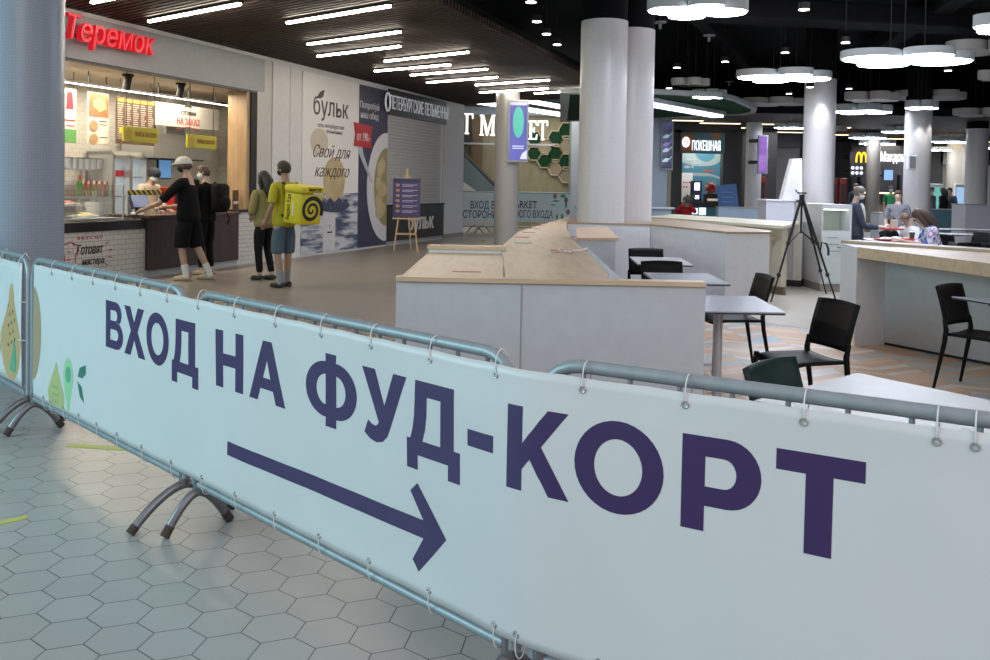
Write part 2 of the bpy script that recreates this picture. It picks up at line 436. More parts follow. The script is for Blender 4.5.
# ================================================================ crowd barriers and the long printed banner
RAIL_Z, BOT_Z = 1.02, .20
def barrier(a, b, label, legw=(.30, .47), infill=True):
    a = Vector((a[0], a[1], 0)); b = Vector((b[0], b[1], 0)); d = b - a; L = d.length
    t = thing('crowd_barrier', label, 'barrier', a, atan2(d.y, d.x), 'steel crowd barriers in a row')
    r = .0185; R = .13; z0, z1 = BOT_Z, RAIL_Z
    pts = [(0, 0, z0)]
    for i in range(7):
        q = pi - i * pi / 12; pts.append((R + R * cos(q), 0, z1 - R + R * sin(q)))
    for i in range(7):
        q = pi / 2 - i * pi / 12; pts.append((L - R + R * cos(q), 0, z1 - R + R * sin(q)))
    pts.append((L, 0, z0))
    obj('frame', MB().tube(pts, r, 12), GALV, t, 60)
    obj('bottom_rail', MB().tube([(0, 0, z0), (L, 0, z0)], r * .9, 12), GALV, t, 60)
    n = 15
    for i in range(1, n):
        x = L * i / n; obj('infill_bar', MB().tube([(x, 0, z0 + .01), (x, 0, z1 - .01)], .007, 6), GALV, t, 60)
    for x, w in ((.02, legw[0]), (L - .02, legw[1])):
        lp = [(x, -w / 2, .012), (x, -w / 2 + .03, .05)]
        lp = [(x, y_ * w / 2, .012 + .155 * (1 - abs(y_) ** 1.7)) for y_ in (-1, -.85, -.7, -.55, -.4, -.26, -.13, 0, .13, .26, .4, .55, .7, .85, 1)]
        lg = obj('leg', MB().tube(lp, .019, 10).tube([(x, 0, .165), (x, 0, z0 + .03)], .022, 10), mat('leg_tube', (.20, .20, .22), .4, .7, nz=40, amt=.2), t, 60)
        for sx in (-1, 1):
            obj('foot_cap', MB().tube([(x, sx * (w / 2 - .022), .012 + .155 * (1 - (1 - .044 / w) ** 1.7)), (x, sx * (w / 2 + .004), .009)], .0205, 10), mat('worn_rust', (.07, .055, .05), .7, nz=60, amt=.4), lg, 60)
    return t
BP = [Vector((-2.70, 5.27)), Vector((-1.295, 3.865)), Vector((.10, 2.475)), Vector((1.84, 1.42))]
def lerp2(a, b, m0, m1):
    d = (b - a).normalized(); return (a + d * m0, b - d * m1)
barrier(*lerp2(BP[0], BP[1], 0, .045), 'steel crowd barrier at the far end of the long banner, beside the tiled column')
barrier(*lerp2(BP[1], BP[2], .045, .035), 'steel crowd barrier under the middle of the long banner, crossing the white bar', (.29, .30))
barrier(*lerp2(BP[2], BP[3], .035, 0), 'steel crowd barrier carrying the nearest end of the banner beside the black chairs', (.30, .4))
q0 = Vector((-2.765, 5.345)); q1 = q0 + Vector((-.69, .725)) * 1.95
barrier(q1, q0, 'steel crowd barrier with the separate papaya print, before the tiled column', (.3, .40))

# banner surface: arc length s from the far end, height z, lift towards the camera
_seg = []
_s = 0.0
for a, b in zip(BP[:-1], BP[1:]):
    d = (b - a); L = d.length; d.normalize(); n = Vector((d.y, -d.x))
    if n.dot(-a) < 0: n = -n
    _seg.append((a + n * .03, d, n, L, _s)); _s += L
def bpos(s, z, off=0.0):
    acc = Vector((0, 0)); na = Vector((0, 0)); wsum = 0
    for ds in (-.06, -.03, 0, .03, .06):         # rounded bends between barriers
        t = s + ds
        for i, (a, d, n, L, s0) in enumerate(_seg):
            if t <= s0 + L or i == len(_seg) - 1: acc += a + d * (t - s0); na += n; break
    acc /= 5; na.normalize()
    w = .004 * sin(s * 3.1 + z * 2.0) + .0012 * sin(s * 9.0 - z * 6) + .0006 * sin(s * 21 + z * 11 + 1) + .003 * sin(z * 5 + s)
    edge = min(1, (1.0 - z) / .12) * min(1, max(0, z - .2) / .12)
    p = acc + na * (w * max(.25, edge) + off)
    return Vector((p.x, p.y, z))
def bgrid(s0, s1, z0, z1, ns, nzv, off=0.0):
    b = MB(); V = [[b.b.verts.new(bpos(s0 + (s1 - s0) * i / ns, z0(s0 + (s1 - s0) * i / ns) + (z1(s0 + (s1 - s0) * i / ns) - z0(s0 + (s1 - s0) * i / ns)) * j / nzv, off)) for j in range(nzv + 1)] for i in range(ns + 1)]
    for i in range(ns):
        for j in range(nzv): b.b.faces.new((V[i][j], V[i + 1][j], V[i + 1][j + 1], V[i][j + 1]))
    return b
def solid(m): 
    return m
CLOTH = mat('white_vinyl', (.62, .63, .65), .42, nz=3, amt=.03)
BAN = thing('banner', 'long white banner reading ВХОД НА ФУД-КОРТ with a purple arrow, tied to three barriers', 'banner', (0, 0, 0))
TIES_T = [52, 72, 93, 115.6, 141, 168, 199, 235, 276, 322, 372, 432, 498, 585, 688, 807, 941]
def sag(v): return .012 * abs(sin(v * pi / .26))
SE = 5.95
bb = bgrid(.10, SE, lambda s: .232 + .003 * abs(sin(s * pi / .24)), lambda s: .999 - .003 * abs(sin(s * pi / .24)), 300, 30)
cl = obj('cloth', bb, CLOTH, BAN, True)
md = cl.modifiers.new('thick', 'SOLIDIFY'); md.thickness = .0015; md.offset = -1
INK = mat('purple_ink', (.038, .018, .095), .45, nz=3, amt=.05)
def printed(polys, m, name, off=.0022, parent=BAN, pos=bpos, step=.02):
    """flat ink: polygons given as (s,z) outlines, each polygon = [outer, hole, ...], laid on the cloth"""
    b = bmesh.new()
    for loops in polys:
        L3 = [[Vector((x, z, 0)) for x, z in lp] for lp in loops]
        flat = [v for lp in L3 for v in lp]
        vs = [b.verts.new(v) for v in flat]
        for t in tessellate_polygon(L3):
            try: b.faces.new([vs[i] for i in t])
            except ValueError: pass
    xs = [v.co.x for v in b.verts]; x = min(xs) + step
    while x < max(xs):
        bmesh.ops.bisect_plane(b, geom=b.verts[:] + b.edges[:] + b.faces[:], plane_co=(x, 0, 0), plane_no=(1, 0, 0)); x += step
    ys = [v.co.y for v in b.verts]; y = min(ys) + step
    while y < max(ys):
        bmesh.ops.bisect_plane(b, geom=b.verts[:] + b.edges[:] + b.faces[:], plane_co=(0, y, 0), plane_no=(0, 1, 0)); y += step
    for v in b.verts: v.co = pos(v.co.x, v.co.y, off)
    me = bpy.data.meshes.new(name); b.to_mesh(me); b.free()
    return obj(name, me, m, parent, True)
# letters: unit boxes 0..1 x 0..1 mapped to (s0,s1) x (zb,zt)
ZB, ZT = .664, .896
def ell(cx, cy, rx, ry, n=36, a0=0, a1=2 * pi): return [(cx + rx * cos(a0 + (a1 - a0) * i / n), cy + ry * sin(a0 + (a1 - a0) * i / n)) for i in range(n)]
def arc(cx, cy, rx, ry, a0, a1, n=14): return [(cx + rx * cos(a0 + (a1 - a0) * i / n), cy + ry * sin(a0 + (a1 - a0) * i / n)) for i in range(n + 1)]
h = pi / 2
GL = {
 'В': [[[(0, 0), (.52, 0)] + arc(.60, .29, .40, .29, -h, h * .98) [1:] + [(.74, .535)] + arc(.58, .755, .34, .245, -h * .6, h)[1:] + [(0, 1)],
        [(.27, .185), (.27, .41), (.54, .41)] + arc(.58, .2975, .14, .1125, h, -h)[1:] ,
        [(.27, .595), (.27, .815), (.50, .815)] + arc(.53, .705, .13, .11, h, -h)[1:]]],
 'Х': [[[(0, 0), (.31, 0), (.5, .33), (.69, 0), (1, 0), (.66, .51), (.98, 1), (.68, 1), (.5, .69), (.32, 1), (.02, 1), (.34, .51)]]],
 'О': [[ell(.5, .5, .5, .515), ell(.5, .5, .27, .315)[::-1]]],
 'Д': [[[(0, -.20), (.215, -.20), (.215, 0), (.785, 0), (.785, -.20), (1, -.20), (1, .205), (.89, .205), (.89, 1), (.16, 1), (.155, .70)] + [(.145, .52), (.115, .34), (.07, .205), (0, .205)],
        [(.31, .205), (.36, .36), (.385, .56), (.39, .80), (.645, .80), (.645, .205)]]],
 'Н': [[[(0, 0), (.28, 0), (.28, .395), (.72, .395), (.72, 0), (1, 0), (1, 1), (.72, 1), (.72, .605), (.28, .605), (.28, 1), (0, 1)]]],
 'А': [[[(0, 0), (.245, 0), (.325, .21), (.675, .21), (.755, 0), (1, 0), (.62, 1), (.38, 1)], [(.40, .395), (.5, .69), (.60, .395)]]],
 'Ф': [[[(.395, -.05), (.605, -.05), (.605, .085)] + arc(.60, .505, .40, .42, -h, h, 20) + [(.605, 1.05), (.395, 1.05), (.395, .925)] + arc(.40, .505, .40, .42, h, 3 * h, 20),
        [(.395, .275)] + arc(.40, .505, .185, .23, 3 * h, h, 14)[1:-1] + [(.395, .735)], [(.605, .735)] + arc(.60, .505, .185, .23, h, -h, 14)[1:-1] + [(.605, .275)]]],
 'У': [[[(.02, 1), (.31, 1), (.53, .52), (.72, 1), (1, 1), (.66, .22)] + [(.60, .10), (.50, .01), (.36, -.025), (.22, .0), (.09, .07), (.17, .26), (.26, .215), (.34, .205), (.39, .235), (.41, .27)]]],
 '-': [[[(0, .345), (1, .345), (1, .555), (0, .555)]]],
 'К': [[[(0, 0), (.255, 0), (.255, .255), (.38, .39), (.68, 0), (1, 0), (.555, .565), (.97, 1), (.65, 1), (.255, .565), (.255, 1), (0, 1)]]],
 'Р': [[[(0, 0), (.30, 0), (.30, .27), (.53, .27)] + arc(.58, .635, .42, .365, -h, h, 16) + [(0, 1)], [(.30, .475), (.30, .79), (.53, .79)] + arc(.54, .6325, .155, .1575, h, -h, 10)[1:]]],
 'Т': [[[(.345, 0), (.655, 0), (.655, .79), (1, .79), (1, 1), (0, 1), (0, .79), (.345, .79)]]],
}
for ch, s0, s1 in [('В', 1.12, 1.333), ('Х', 1.347, 1.582), ('О', 1.597, 1.830), ('Д', 1.861, 2.112), ('Н', 2.259, 2.473), ('А', 2.52, 2.775), ('Ф', 2.909, 3.211),
                   ('У', 3.234, 3.474), ('Д', 3.478, 3.722), ('-', 3.755, 3.861), ('К', 3.913, 4.107), ('О', 4.122, 4.368), ('Р', 4.414, 4.608), ('Т', 4.641, 4.837)]:
    P = [[[(s0 + (s1 - s0) * x, ZB + (ZT - ZB) * y) for x, y in lp] for lp in poly] for poly in GL[ch]]
    printed(P, INK, 'printed_letter')
printed([[[(2.355, .400), (2.355, .455), (3.555, .4665), (3.493, .545), (3.528, .576), (3.663, .437), (3.535, .300), (3.504, .330), (3.555, .4095)]]], INK, 'printed_arrow')
# fruit printed on the far end
def blob(cx, cz, pts): return [[(cx + x, cz + z) for x, z in pts]]
PAPAYA = mat('print_papaya', (.36, .27, .17), .5); AVOL = mat('print_avocado_light', (.30, .58, .33), .5); AVOD = mat('print_avocado_dark', (.10, .36, .22), .5)
PEAR = mat('print_pear', (.42, .46, .20), .5); LEAF = mat('print_leaf', (.03, .17, .13), .5); SEED = mat('print_seed', (.05, .05, .05), .5)
printed([blob(.104, .60, arc(0, 0, .125, .27, -pi / 2, pi / 2, 24))], PAPAYA, 'printed_papaya')
printed([blob(.645, .385, [(x * (1 - .62 * min(1, max(0, .06 - z) / .15)), z) for x, z in ell(0, 0, .075, .15, 30)])], AVOL, 'printed_avocado')
printed([blob(.645, .445, ell(0, 0, .036, .045, 20))], AVOD, 'printed_stone', .003)
printed([blob(.475, .335, [(x * (1 - .72 * min(1, max(0, z + .03) / .15)), max(z, -.09)) for x, z in ell(0, 0, .125, .15, 40)])], PEAR, 'printed_pear')
printed([blob(.77, .455, [(0, 0), (.02, .05), (.10, .075), (.105, .03), (.06, .0)]), blob(.765, .43, [(0, 0), (.06, -.02), (.10, -.10), (.04, -.075)])], LEAF, 'printed_leaf')
printed([blob(.44 + .03 * (i % 3), .27 + .04 * (i // 3), ell(0, 0, .004, .006, 8)) for i in range(9)], SEED, 'printed_seeds', .003)
# ties and eyelets
TIE = mat('nylon_tie', (.70, .70, .68), .4); EYE = mat('eyelet', (.42, .43, .43), .35, .8)
def s_at(px, zz):
    best = None
    for i, (a, d, n, L, s0) in enumerate(_seg):
        r = ray(px, 300); r2 = Vector((r.x, r.y)); t = n.dot(a) / n.dot(r2); q = r2 * t; u = (q - a).dot(d)
        if u <= L or i == 2: return s0 + u
tops = [s_at(x, 1) for x in TIES_T] + [5.05, 5.35, 5.65]
bots = [s_at(x, 0) for x in (45, 52, 65, 80, 98, 118, 143, 173, 204, 238, 277, 322, 372, 433, 500)] + [3.95, 4.2, 4.45, 4.7, 4.95]
def ringpts(c, u, r, n=14): return [c + u * (r * cos(2 * pi * i / n)) + Vector((0, 0, 1)) * (r * 1.0 * sin(2 * pi * i / n)) for i in range(n + 1)]
for s, up in [(v, True) for v in tops] + [(v, False) for v in bots]:
    ze = .966 if up else .258; zr = RAIL_Z if up else BOT_Z
    p = bpos(s, ze, .002); q = bpos(s, ze, 0.02); n = (q - p).normalized(); tan = Vector((-n.y, n.x, 0))
    g = MB()
    b = [p + (tan * cos(2 * pi * i / 14) + Vector((0, 0, 1)) * sin(2 * pi * i / 14)) * .0075 for i in range(15)]
    g.tube(b, .0032, 6)
    ey = obj('eyelet', g, EYE, BAN, True)
    back = -n * .048
    zc = (ze + zr) / 2; hh = abs(zr - ze) / 2
    loop = []
    for i in range(17):
        qq = 2 * pi * i / 16
        loop.append(p + n * .002 + back * (.5 - .52 * cos(qq)) + Vector((0, 0, zc - p.z + (hh + .018) * sin(qq) * (1) + 0)))
    obj('cable_tie', MB().tube(loop, .0018, 6), TIE, BAN, True)
# separate banner on the barrier towards the frame edge
dv = (q0 - q1).normalized(); nv = Vector((dv.y, -dv.x)); nv = -nv if nv.dot(-q0) < 0 else nv
def b2pos(s, z, off=0.0):
    p = q1 + dv * s + nv * (.03 + off + .004 * sin(s * 9 + z * 5)); return Vector((p.x, p.y, z))
BAN2 = thing('banner', 'short white banner with a printed papaya, under the tiled column at the frame edge', 'banner', (0, 0, 0))
g = MB(); V = [[g.b.verts.new(b2pos(.03 + 1.89 * i / 40, .245 + .74 * j / 14)) for j in range(15)] for i in range(41)]
for i in range(40):
    for j in range(14): g.b.faces.new((V[i][j], V[i + 1][j], V[i + 1][j + 1], V[i][j + 1]))
c2 = obj('cloth', g, CLOTH, BAN2, True); md = c2.modifiers.new('thick', 'SOLIDIFY'); md.thickness = .0015; md.offset = -1
def s2(px):
    r = ray(px, 300); r2 = Vector((r.x, r.y)); a = q1 + nv * .03; t = nv.dot(a) / nv.dot(r2); return (r2 * t - a).dot(dv)
sc = s2(11); wd2 = (s2(20.5) - s2(1)) / 2
body = [(sc + x * wd2 * 1.08 * (1 - .62 * min(1, max(0, z + .04) / .22)) + .10 * max(0, z), .55 + z) for x, z in ell(0, 0, 1, .30, 44)]
printed([[body]], mat('print_papaya_flesh', (.50, .33, .16), .5), 'printed_papaya', .002, BAN2, b2pos)
printed([[[(sc + .01 + .05 * ((i * 37) % 5 - 2) / 2, .50 + .025 * i + z) for _, z in [(0, 0)]] and ell(sc + .012 + wd2 * .35 * (((i * 37) % 5) - 2) / 2, .46 + .024 * i, .010, .012, 10)] for i in range(11)], SEED, 'printed_seeds', .003, BAN2, b2pos)
printed([[[(sc - .03, .31), (sc + .07, .52), (sc + .11, .40), (sc + .08, .30)]]], AVOD, 'printed_leaf', .0035, BAN2, b2pos)
printed([[ell(s2(-2), .42, .07, .07, 20)]], mat('print_peach', (.55, .25, .20), .5), 'printed_peach', .003, BAN2, b2pos)
for s in (1.88, 1.5, 1.1):
    for z in (.75, .52): 
        if s > 1.8: obj('cable_tie', MB().tube([b2pos(s - .03, z, .004), b2pos(s + .04, z + .006, .004), b2pos(s + .07, z, -.04)], .0025, 6), TIE, BAN2, True)
    obj('cable_tie', MB().tube([b2pos(s, .96, .004), b2pos(s, 1.0, .006), b2pos(s, 1.045, -.03), b2pos(s, 1.0, -.055)], .0025, 6), TIE, BAN2, True)
# adhesive floor tapes
TAPE = mat('yellow_tape', (.52, .54, .12), .5)
def tape(a, b, w, label, cat='tape'):
    a = Vector(a); b = Vector(b); d = (b - a); o = obj('floor_tape', MB().box((0, 0, .0015), (d.length, w, .003)), TAPE, None, None, (a + b) / 2, atan2(d.y, d.x)); tag(o, label, cat); return o
tape(G(68, 445.5), G(135, 450), .05, 'yellow tape strip on the floor running under the long banner')
tape(G(-3, 524), G(27, 517), .04, 'short yellow tape strip on the hexagon tiles at the frame edge')
# ================================================================ first food outlet (wall frame: x along wall, -y to the hall, z up)
def WT(name, label, cat, s, z, dep=0.0, group=None): return thing(name, label, cat, Wp(s, z, dep), WRZ, group)
def mid(px, py, dep=0.0): return onW(px, py, dep)
RED = mat('sign_red', (.60, .005, .02), .4, emit=.24, ecol=(1, .02, .04)); REDS = mat('sign_red_side', (.45, .01, .02), .4)
# fascia sign, letters stand off the fascia
s_a, z_a = onW(70, 43); s_b, z_b = onW(155, 57)
t = WT('shop_sign', 'red illuminated script letters on the grey fascia above the tiled food outlet', 'sign', (s_a + s_b) / 2 - .20, (z_a + z_b) / 2 + .01, -.14)
sign_text(t, 'Теремок', RED, (0, 0, 0), .34, s_b - s_a + .02, .045, .006, True, shear=.22)
obj('mounting_rail', MB().span((-.8, .06, .05), (.8, .14, .08)), REDS, t)
# counter
BRF = brick('counter_white_brick', (.56, .55, .53), (.60, .59, .57), (.36, .35, .34), .155, .075, .006)
t = WT('service_counter', 'white tiled service counter with black top and dark wood till section', 'counter', 0, 0)
obj('tiled_front', MB().span((-5.4, 0, 0), (.26, .10, .74)), BRF, t)
obj('tiled_front', MB().span((2.55, 0, 0), (3.14, .10, .93)), BRF, t)
obj('worktop', MB().span((-5.4, -.03, .74), (.26, .72, .885), .008), mat('black_stone', (.02, .02, .022), .25), t)
obj('worktop', MB().span((2.55, -.02, .93), (3.14, .42, .985), .006), mat('black_stone', (.02, .02, .022)), t)
obj('till_panel', MB().span((.26, -.06, .10), (2.55, -.0, .90)), wood('dark_wenge', (.022, .012, .010), (.045, .026, .020), 'z', 3, .45), t)
obj('till_top', MB().span((.24, -.09, .90), (2.57, .68, .945), .008), wood('till_top_wood', (.05, .025, .018), (.10, .055, .035), 'x', 3, .35), t)
obj('plinth', MB().span((.26, -.03, 0), (2.55, .02, .10)), mat('plinth_grey', (.33, .34, .36), .5), t)
# the writing on the tiled front
def scr(px, py): return mid(px, py)
t = WT('wall_lettering', 'black brush lettering ГОТОВЯТ МАСТЕРА with red rays on the white tiled counter front', 'lettering', *mid(90, 256), -.004)
INKB = mat('black_brush_ink', (.03, .025, .025), .6); INKR = mat('red_brush_ink', (.45, .04, .04), .6)
sign_text(t, 'Готовят', INKB, (0, 0, .03), .14, .50, .003, .01, False, shear=.25)
sign_text(t, 'мастера', INKB, (.06, 0, -.12), .10, .42, .003, .01, False, shear=.25)
sign_text(t, 'В К У С Н О', INKR, (0, 0, .24), .045, .46, .003, .004)
g = MB()
for i in range(14):
    q = 2 * pi * i / 14 + .2
    if .9 < q < 2.2: continue
    g.tube([(.36 * cos(q), 0, .02 + .22 * sin(q)), (.43 * cos(q), 0, .02 + .27 * sin(q))], .007, 5)
obj('rays', g, INKR, t)
t = WT('wall_lettering', 'red outline of a chef hat drawn on the white tiled counter front', 'drawing', *mid(70, 257), -.004)
g = MB(); g.tube([(-.1, 0, -.15), (-.1, 0, .02), (-.16, 0, .08), (-.14, 0, .16), (-.06, 0, .18), (0, 0, .21), (.07, 0, .18), (.14, 0, .15), (.15, 0, .07), (.09, 0, .02), (.09, 0, -.15), (-.1, 0, -.15)], .007, 5)
obj('outline', g, INKR, t)
# light line under the shop ceiling and track spots
sa, za = onW(60, 84.5, .8); sb, zb = onW(229, 104, .8)
t = WT('track_light', 'long white light line hung under the outlet ceiling above the menu boards', 'light', sa, (za + zb) / 2, .8)
obj('diffuser', MB().span((-1.2, -.015, 0.0), (sb - sa, .02, .012)), mat('led_warm', (1, 1, 1), .5, emit=7, ecol=(1, .93, .80)), t)
obj('housing', MB().span((-1.2, -.03, .012), (sb - sa, .03, .045)), BLACKM, t)
for i in range(7): obj('hanger', MB().tube([(-1 + i * (sb - sa + .6) / 6, 0, .04), (-1 + i * (sb - sa + .6) / 6, 0, 3.12 - (za + zb) / 2)], .008, 6), BLACKM, t)
for i, (px, py, w) in enumerate([(128, 80, 'between the poster and the big menu'), (181, 88, 'above the second yellow sign'), (233, 98, 'beside the oak reveal')]):
    s, z = onW(px, py, .45)
    t = WT('track_spot', 'black track spotlight under the outlet ceiling ' + w, 'spotlight', s, z, .45, 'black spotlights of the outlet')
    obj('stem', MB().tube([(0, 0, .05), (0, 0, 3.12 - z)], .022, 8), BLACKM, t)
    obj('driver_box', MB().box((0, 0, .09), (.16, .09, .08), 0, .008), BLACKM, t)
    obj('head', MB().tube([(.0, -.02, .09), (-.02, .02, -.16)], [.055, .06], 14), BLACKM, t, True)
area = bpy.data.lights.new('shop_lamps', 'AREA'); area.shape = 'RECTANGLE'; area.size = 6.0; area.size_y = .5; area.energy = 165; area.color = (1, .86, .64)
o = bpy.data.objects.new('shop_lamps', area); COL.objects.link(o); o.location = Wp(.0, 3.05, .75); o.rotation_euler = (0, 0, WRZ)
# hanging menu boards
def board(name, label, cat, x0, y0, x1, y1, dep, m, group=None, th=.03):
    (a, zt), (b, zb) = onW(x0, (y0), dep), onW(x1, (y1), dep)
    t = WT(name, label, cat, (a + b) / 2, (zt + zb) / 2, dep, group); w, hh = abs(b - a), abs(zt - zb)
    obj('panel', MB().box((0, th / 2, 0), (w, th, hh), 0, .003), m, t)
    return t, w, hh
def hang(t, w, hh, top):
    for sx in (-.4, .4): obj('hanger', MB().tube([(sx * w, .015, hh / 2), (sx * w, .015, top)], .006, 6), BLACKM, t)
CARD = mat('menu_card', (.66, .62, .54), .5); CARDB = mat('menu_photo_brown', (.33, .15, .07), .5, nz=18, amt=.6); CARDD = mat('menu_dark', (.10, .055, .035), .5)
t, w, hh = board('hanging_poster', 'hanging white poster with a red drink and green strip next to the tiled column', 'poster', 58, 87, 76, 143, 1.1, CARD)
hang(t, w, hh, 3.12 - t.location.z)
obj('printed_drink', MB().upright([(-.02, .10), (.12, .10), (.10, .36), (.0, .36)], -.004, 0), mat('print_red', (.45, .03, .05), .5), t)
obj('printed_lines', MB().span((-.05, -.004, -.08), (.16, 0, -.06)).span((-.02, -.004, -.16), (.15, 0, -.145)), mat('print_red', (.4, .1, .1)), t)
obj('printed_strip', MB().span((-w / 2, -.004, -hh / 2), (w / 2, 0, -hh / 4)), mat('print_green', (.10, .30, .08), .5), t)
t, w, hh = board('hanging_poster', 'hanging menu poster with a waffle photograph above round snack pictures', 'poster', 88.5, 91.5, 108.5, 144.5, 1.1, CARD)
hang(t, w, hh, 3.12 - t.location.z)
obj('printed_photo', MB().span((-w / 2 + .01, -.004, .02), (w / 2 - .01, 0, hh / 2 - .01)), CARDB, t)
obj('printed_waffle', MB().upright([(-.12, .18), (.02, .10), (.16, .17), (.13, .28), (.0, .33), (-.12, .27)], -.008, 0), mat('print_waffle', (.62, .42, .18), .5, nz=60, amt=.4), t)
for zz in (-.12, -.33): obj('printed_snack', MB().lathe([(.09, 0), (.085, .006)], (0, 0, 0), 20).xf(Matrix.Translation((-w / 4, -.006, zz)) @ Matrix.Rotation(pi / 2, 4, 'X')), mat('print_snack', (.40, .24, .12), .5, nz=25, amt=.5), t)
obj('printed_lines', MB().span((0, -.004, -.05), (w / 2 - .04, 0, -.035)).span((.03, -.004, -.10), (w / 2 - .05, 0, -.09)).span((.02, -.004, -.30), (w / 2 - .04, 0, -.29)), CARDD, t)
t, w, hh = board('menu_board', 'wide dark hanging menu board with columns of small text and photos', 'menu board', 117, 96.5, 154.5, 146, 1.0, CARDD)
hang(t, w, hh, 3.12 - t.location.z)
for c in range(5):
    x = -w / 2 + w * (c + .5) / 5
    obj('printed_heading', MB().span((x - w * .08, -.004, hh / 2 - .07), (x + w * .08, 0, hh / 2 - .025)), mat('print_lime', (.40, .42, .06), .5), t)
    g = MB(); rr = random.Random(c)
    for i in range(17):
        z = hh / 2 - .10 - i * (hh - .16) / 17; l = rr.uniform(.09, .15) * w
        g.span((x - w * .08, -.004, z - .013), (x - w * .08 + l, 0, z))
    obj('printed_lines', g, mat('print_cream', (.52, .45, .38), .5), t)
for c, z in ((0, -.14), (1, -.14), (3, -.25)): obj('printed_ticket', MB().span((-w / 2 + w * (c + .2) / 5 + .02, -.006, z - .06), (-w / 2 + w * (c + .9) / 5, -.002, z + .02)), mat('print_lemon', (.60, .52, .05), .5), t)
YEL = mat('yellow_sign', (.48, .42, .015), .45); YTX = mat('yellow_sign_text', (.33, .13, .02), .5)
for x0, y0, x1, y1, w_ in ((123.5, 125.5, 158.5, 143.5, 'in front of the big menu board'), (187.5, 134, 216.5, 149.5, 'in front of the steel hood')):
    t, w, hh = board('hanging_sign', 'yellow hanging sign ПРИЁМ ЗАКАЗОВ ' + w_, 'sign', x0, y0, x1, y1, .25, YEL, 'yellow order signs')
    hang(t, w, hh, 3.12 - t.location.z)
    sign_text(t, 'ПРИЁМ ЗАКАЗОВ', YTX, (w * .12, -.003, -.03), .07, w * .62, .002, .012)
    obj('printed_motif', MB().upright([(-w * .46, -hh * .38), (-w * .27, -hh * .38), (-w * .27, hh * .15), (-w * .36, hh * .38), (-w * .46, hh * .15)], -.003, 0), mat('yellow_motif', (.40, .28, .02), .5), t)
t, w, hh = board('hanging_sign', 'white panel lettered НА ЗАКАЗ with a red bow over the kitchen', 'sign', 153, 101, 219, 131, 1.2, mat('white_panel_warm', (.48, .46, .42), .5))
hang(t, w, hh, 3.12 - t.location.z)
sign_text(t, 'готовим', INKB, (.02, -.004, .03), .09, .42, .003, .01, shear=.2)
sign_text(t, 'НА ЗАКАЗ', INKR, (.02, -.004, -.15), .12, .62, .003, .012)
obj('drawn_hat', MB().upright([(-.1, .17), (.12, .17), (.06, .22), (.03, .27), (-.02, .27), (-.05, .22)], -.004, 0), INKB, t)
obj('drawn_bow', MB().tube([(-.3 + .06 * i, -.003, -.22 + .03 * cos((i - 5) * .45)) for i in range(11)], .008, 5), INKR, t)
# kitchen equipment
t = WT('extractor_hood', 'brushed steel extractor hood between the two yellow signs', 'hood', *mid(182, 147, 1.35), 1.35)
obj('canopy', MB().upright([(-.75, -.22), (.85, -.22), (.85, .10), (.7, .22), (-.75, .22)], 0, .7), STEEL, t)
obj('duct', MB().span((-.25, .15, .2), (.25, .6, .9)), STEEL, t)
obj('filter', MB().span((-.6, .05, -.24), (.7, .6, -.215)), mat('filter_dark', (.1, .1, .1), .5, .6), t)
for i, px in enumerate((121, 138)):
    s, z = onW(px, 200, 1.6)
    t = WT('drinks_fridge', ('glass door drinks fridge with red cans, under the menu boards', 'glass door fridge with a bright inner light beside the worker')[i], 'fridge', s, 0, 1.6)
    obj('cabinet', MB().span((-.21, .5, 0), (.21, .55, 1.95)).span((-.21, 0, 0), (-.18, .55, 1.95)).span((.18, 0, 0), (.21, .55, 1.95)).span((-.21, 0, 1.9), (.21, .55, 1.97)).span((-.21, 0, 0), (.21, .55, .15)), mat('fridge_white', (.55, .57, .57), .4), t)
    obj('door_frame', MB().span((-.205, -.03, .15), (-.17, 0, 1.9)).span((.17, -.03, .15), (.205, 0, 1.9)).span((-.205, -.03, 1.84), (.205, 0, 1.9)), STEEL, t)
    obj('inner_lamp', MB().span((-.04, .3, .9), (.04, .33, 1.8)), mat('fridge_lamp', (1, 1, 1), .5, emit=3.0, ecol=(.85, .95, 1)), t)
    for k in range(4): obj('shelf', MB().span((-.18, .05, .5 + k * .34), (.18, .45, .515 + k * .34)), STEEL, t)
    if i == 0:
        obj('can_row', MB().span((-.16, .08, 1.535), (.16, .2, 1.64)), mat('print_red', (.45, .03, .05)), t)
# back bench with sauce bottles
t = WT('kitchen_bench', 'steel kitchen bench behind the glass display, carrying sauce bottles', 'bench', *(onW(85, 200, 1.45)[0], 0), 1.45)
obj('worktop', MB().span((-2.2, -.1, .86), (.42, .6, .92)), STEEL, t)
obj('shelf', MB().span((-2.2, .1, 1.16), (.42, .5, 1.19)), STEEL, t)
obj('front_panel', MB().span((-2.2, -.06, .1), (.42, -.02, .86)), STEEL, t)
for x in (-2.15, .37):
    obj('leg', MB().span((x - .03, .44, 0), (x + .03, .5, 1.7)), STEEL, t); obj('leg', MB().span((x - .03, -.05, 0), (x + .03, .0, .9)), STEEL, t)
obj('upper_shelf', MB().span((-2.2, .2, 1.62), (.42, .5, 1.65)), STEEL, t)
b0 = onW(90, 200, 1.6)[0]
cols = [('green', (.10, .42, .04)), ('red', (.45, .03, .03)), ('red', (.48, .05, .03)), ('orange', (.55, .22, .03)), ('dark red', (.25, .02, .02)), ('amber', (.45, .30, .05)), ('green', (.12, .35, .05)), ('red', (.45, .03, .03)), ('orange', (.5, .2, .03)), ('red', (.42, .03, .04)), ('green', (.08, .3, .05)), ('yellow', (.55, .42, .05))]
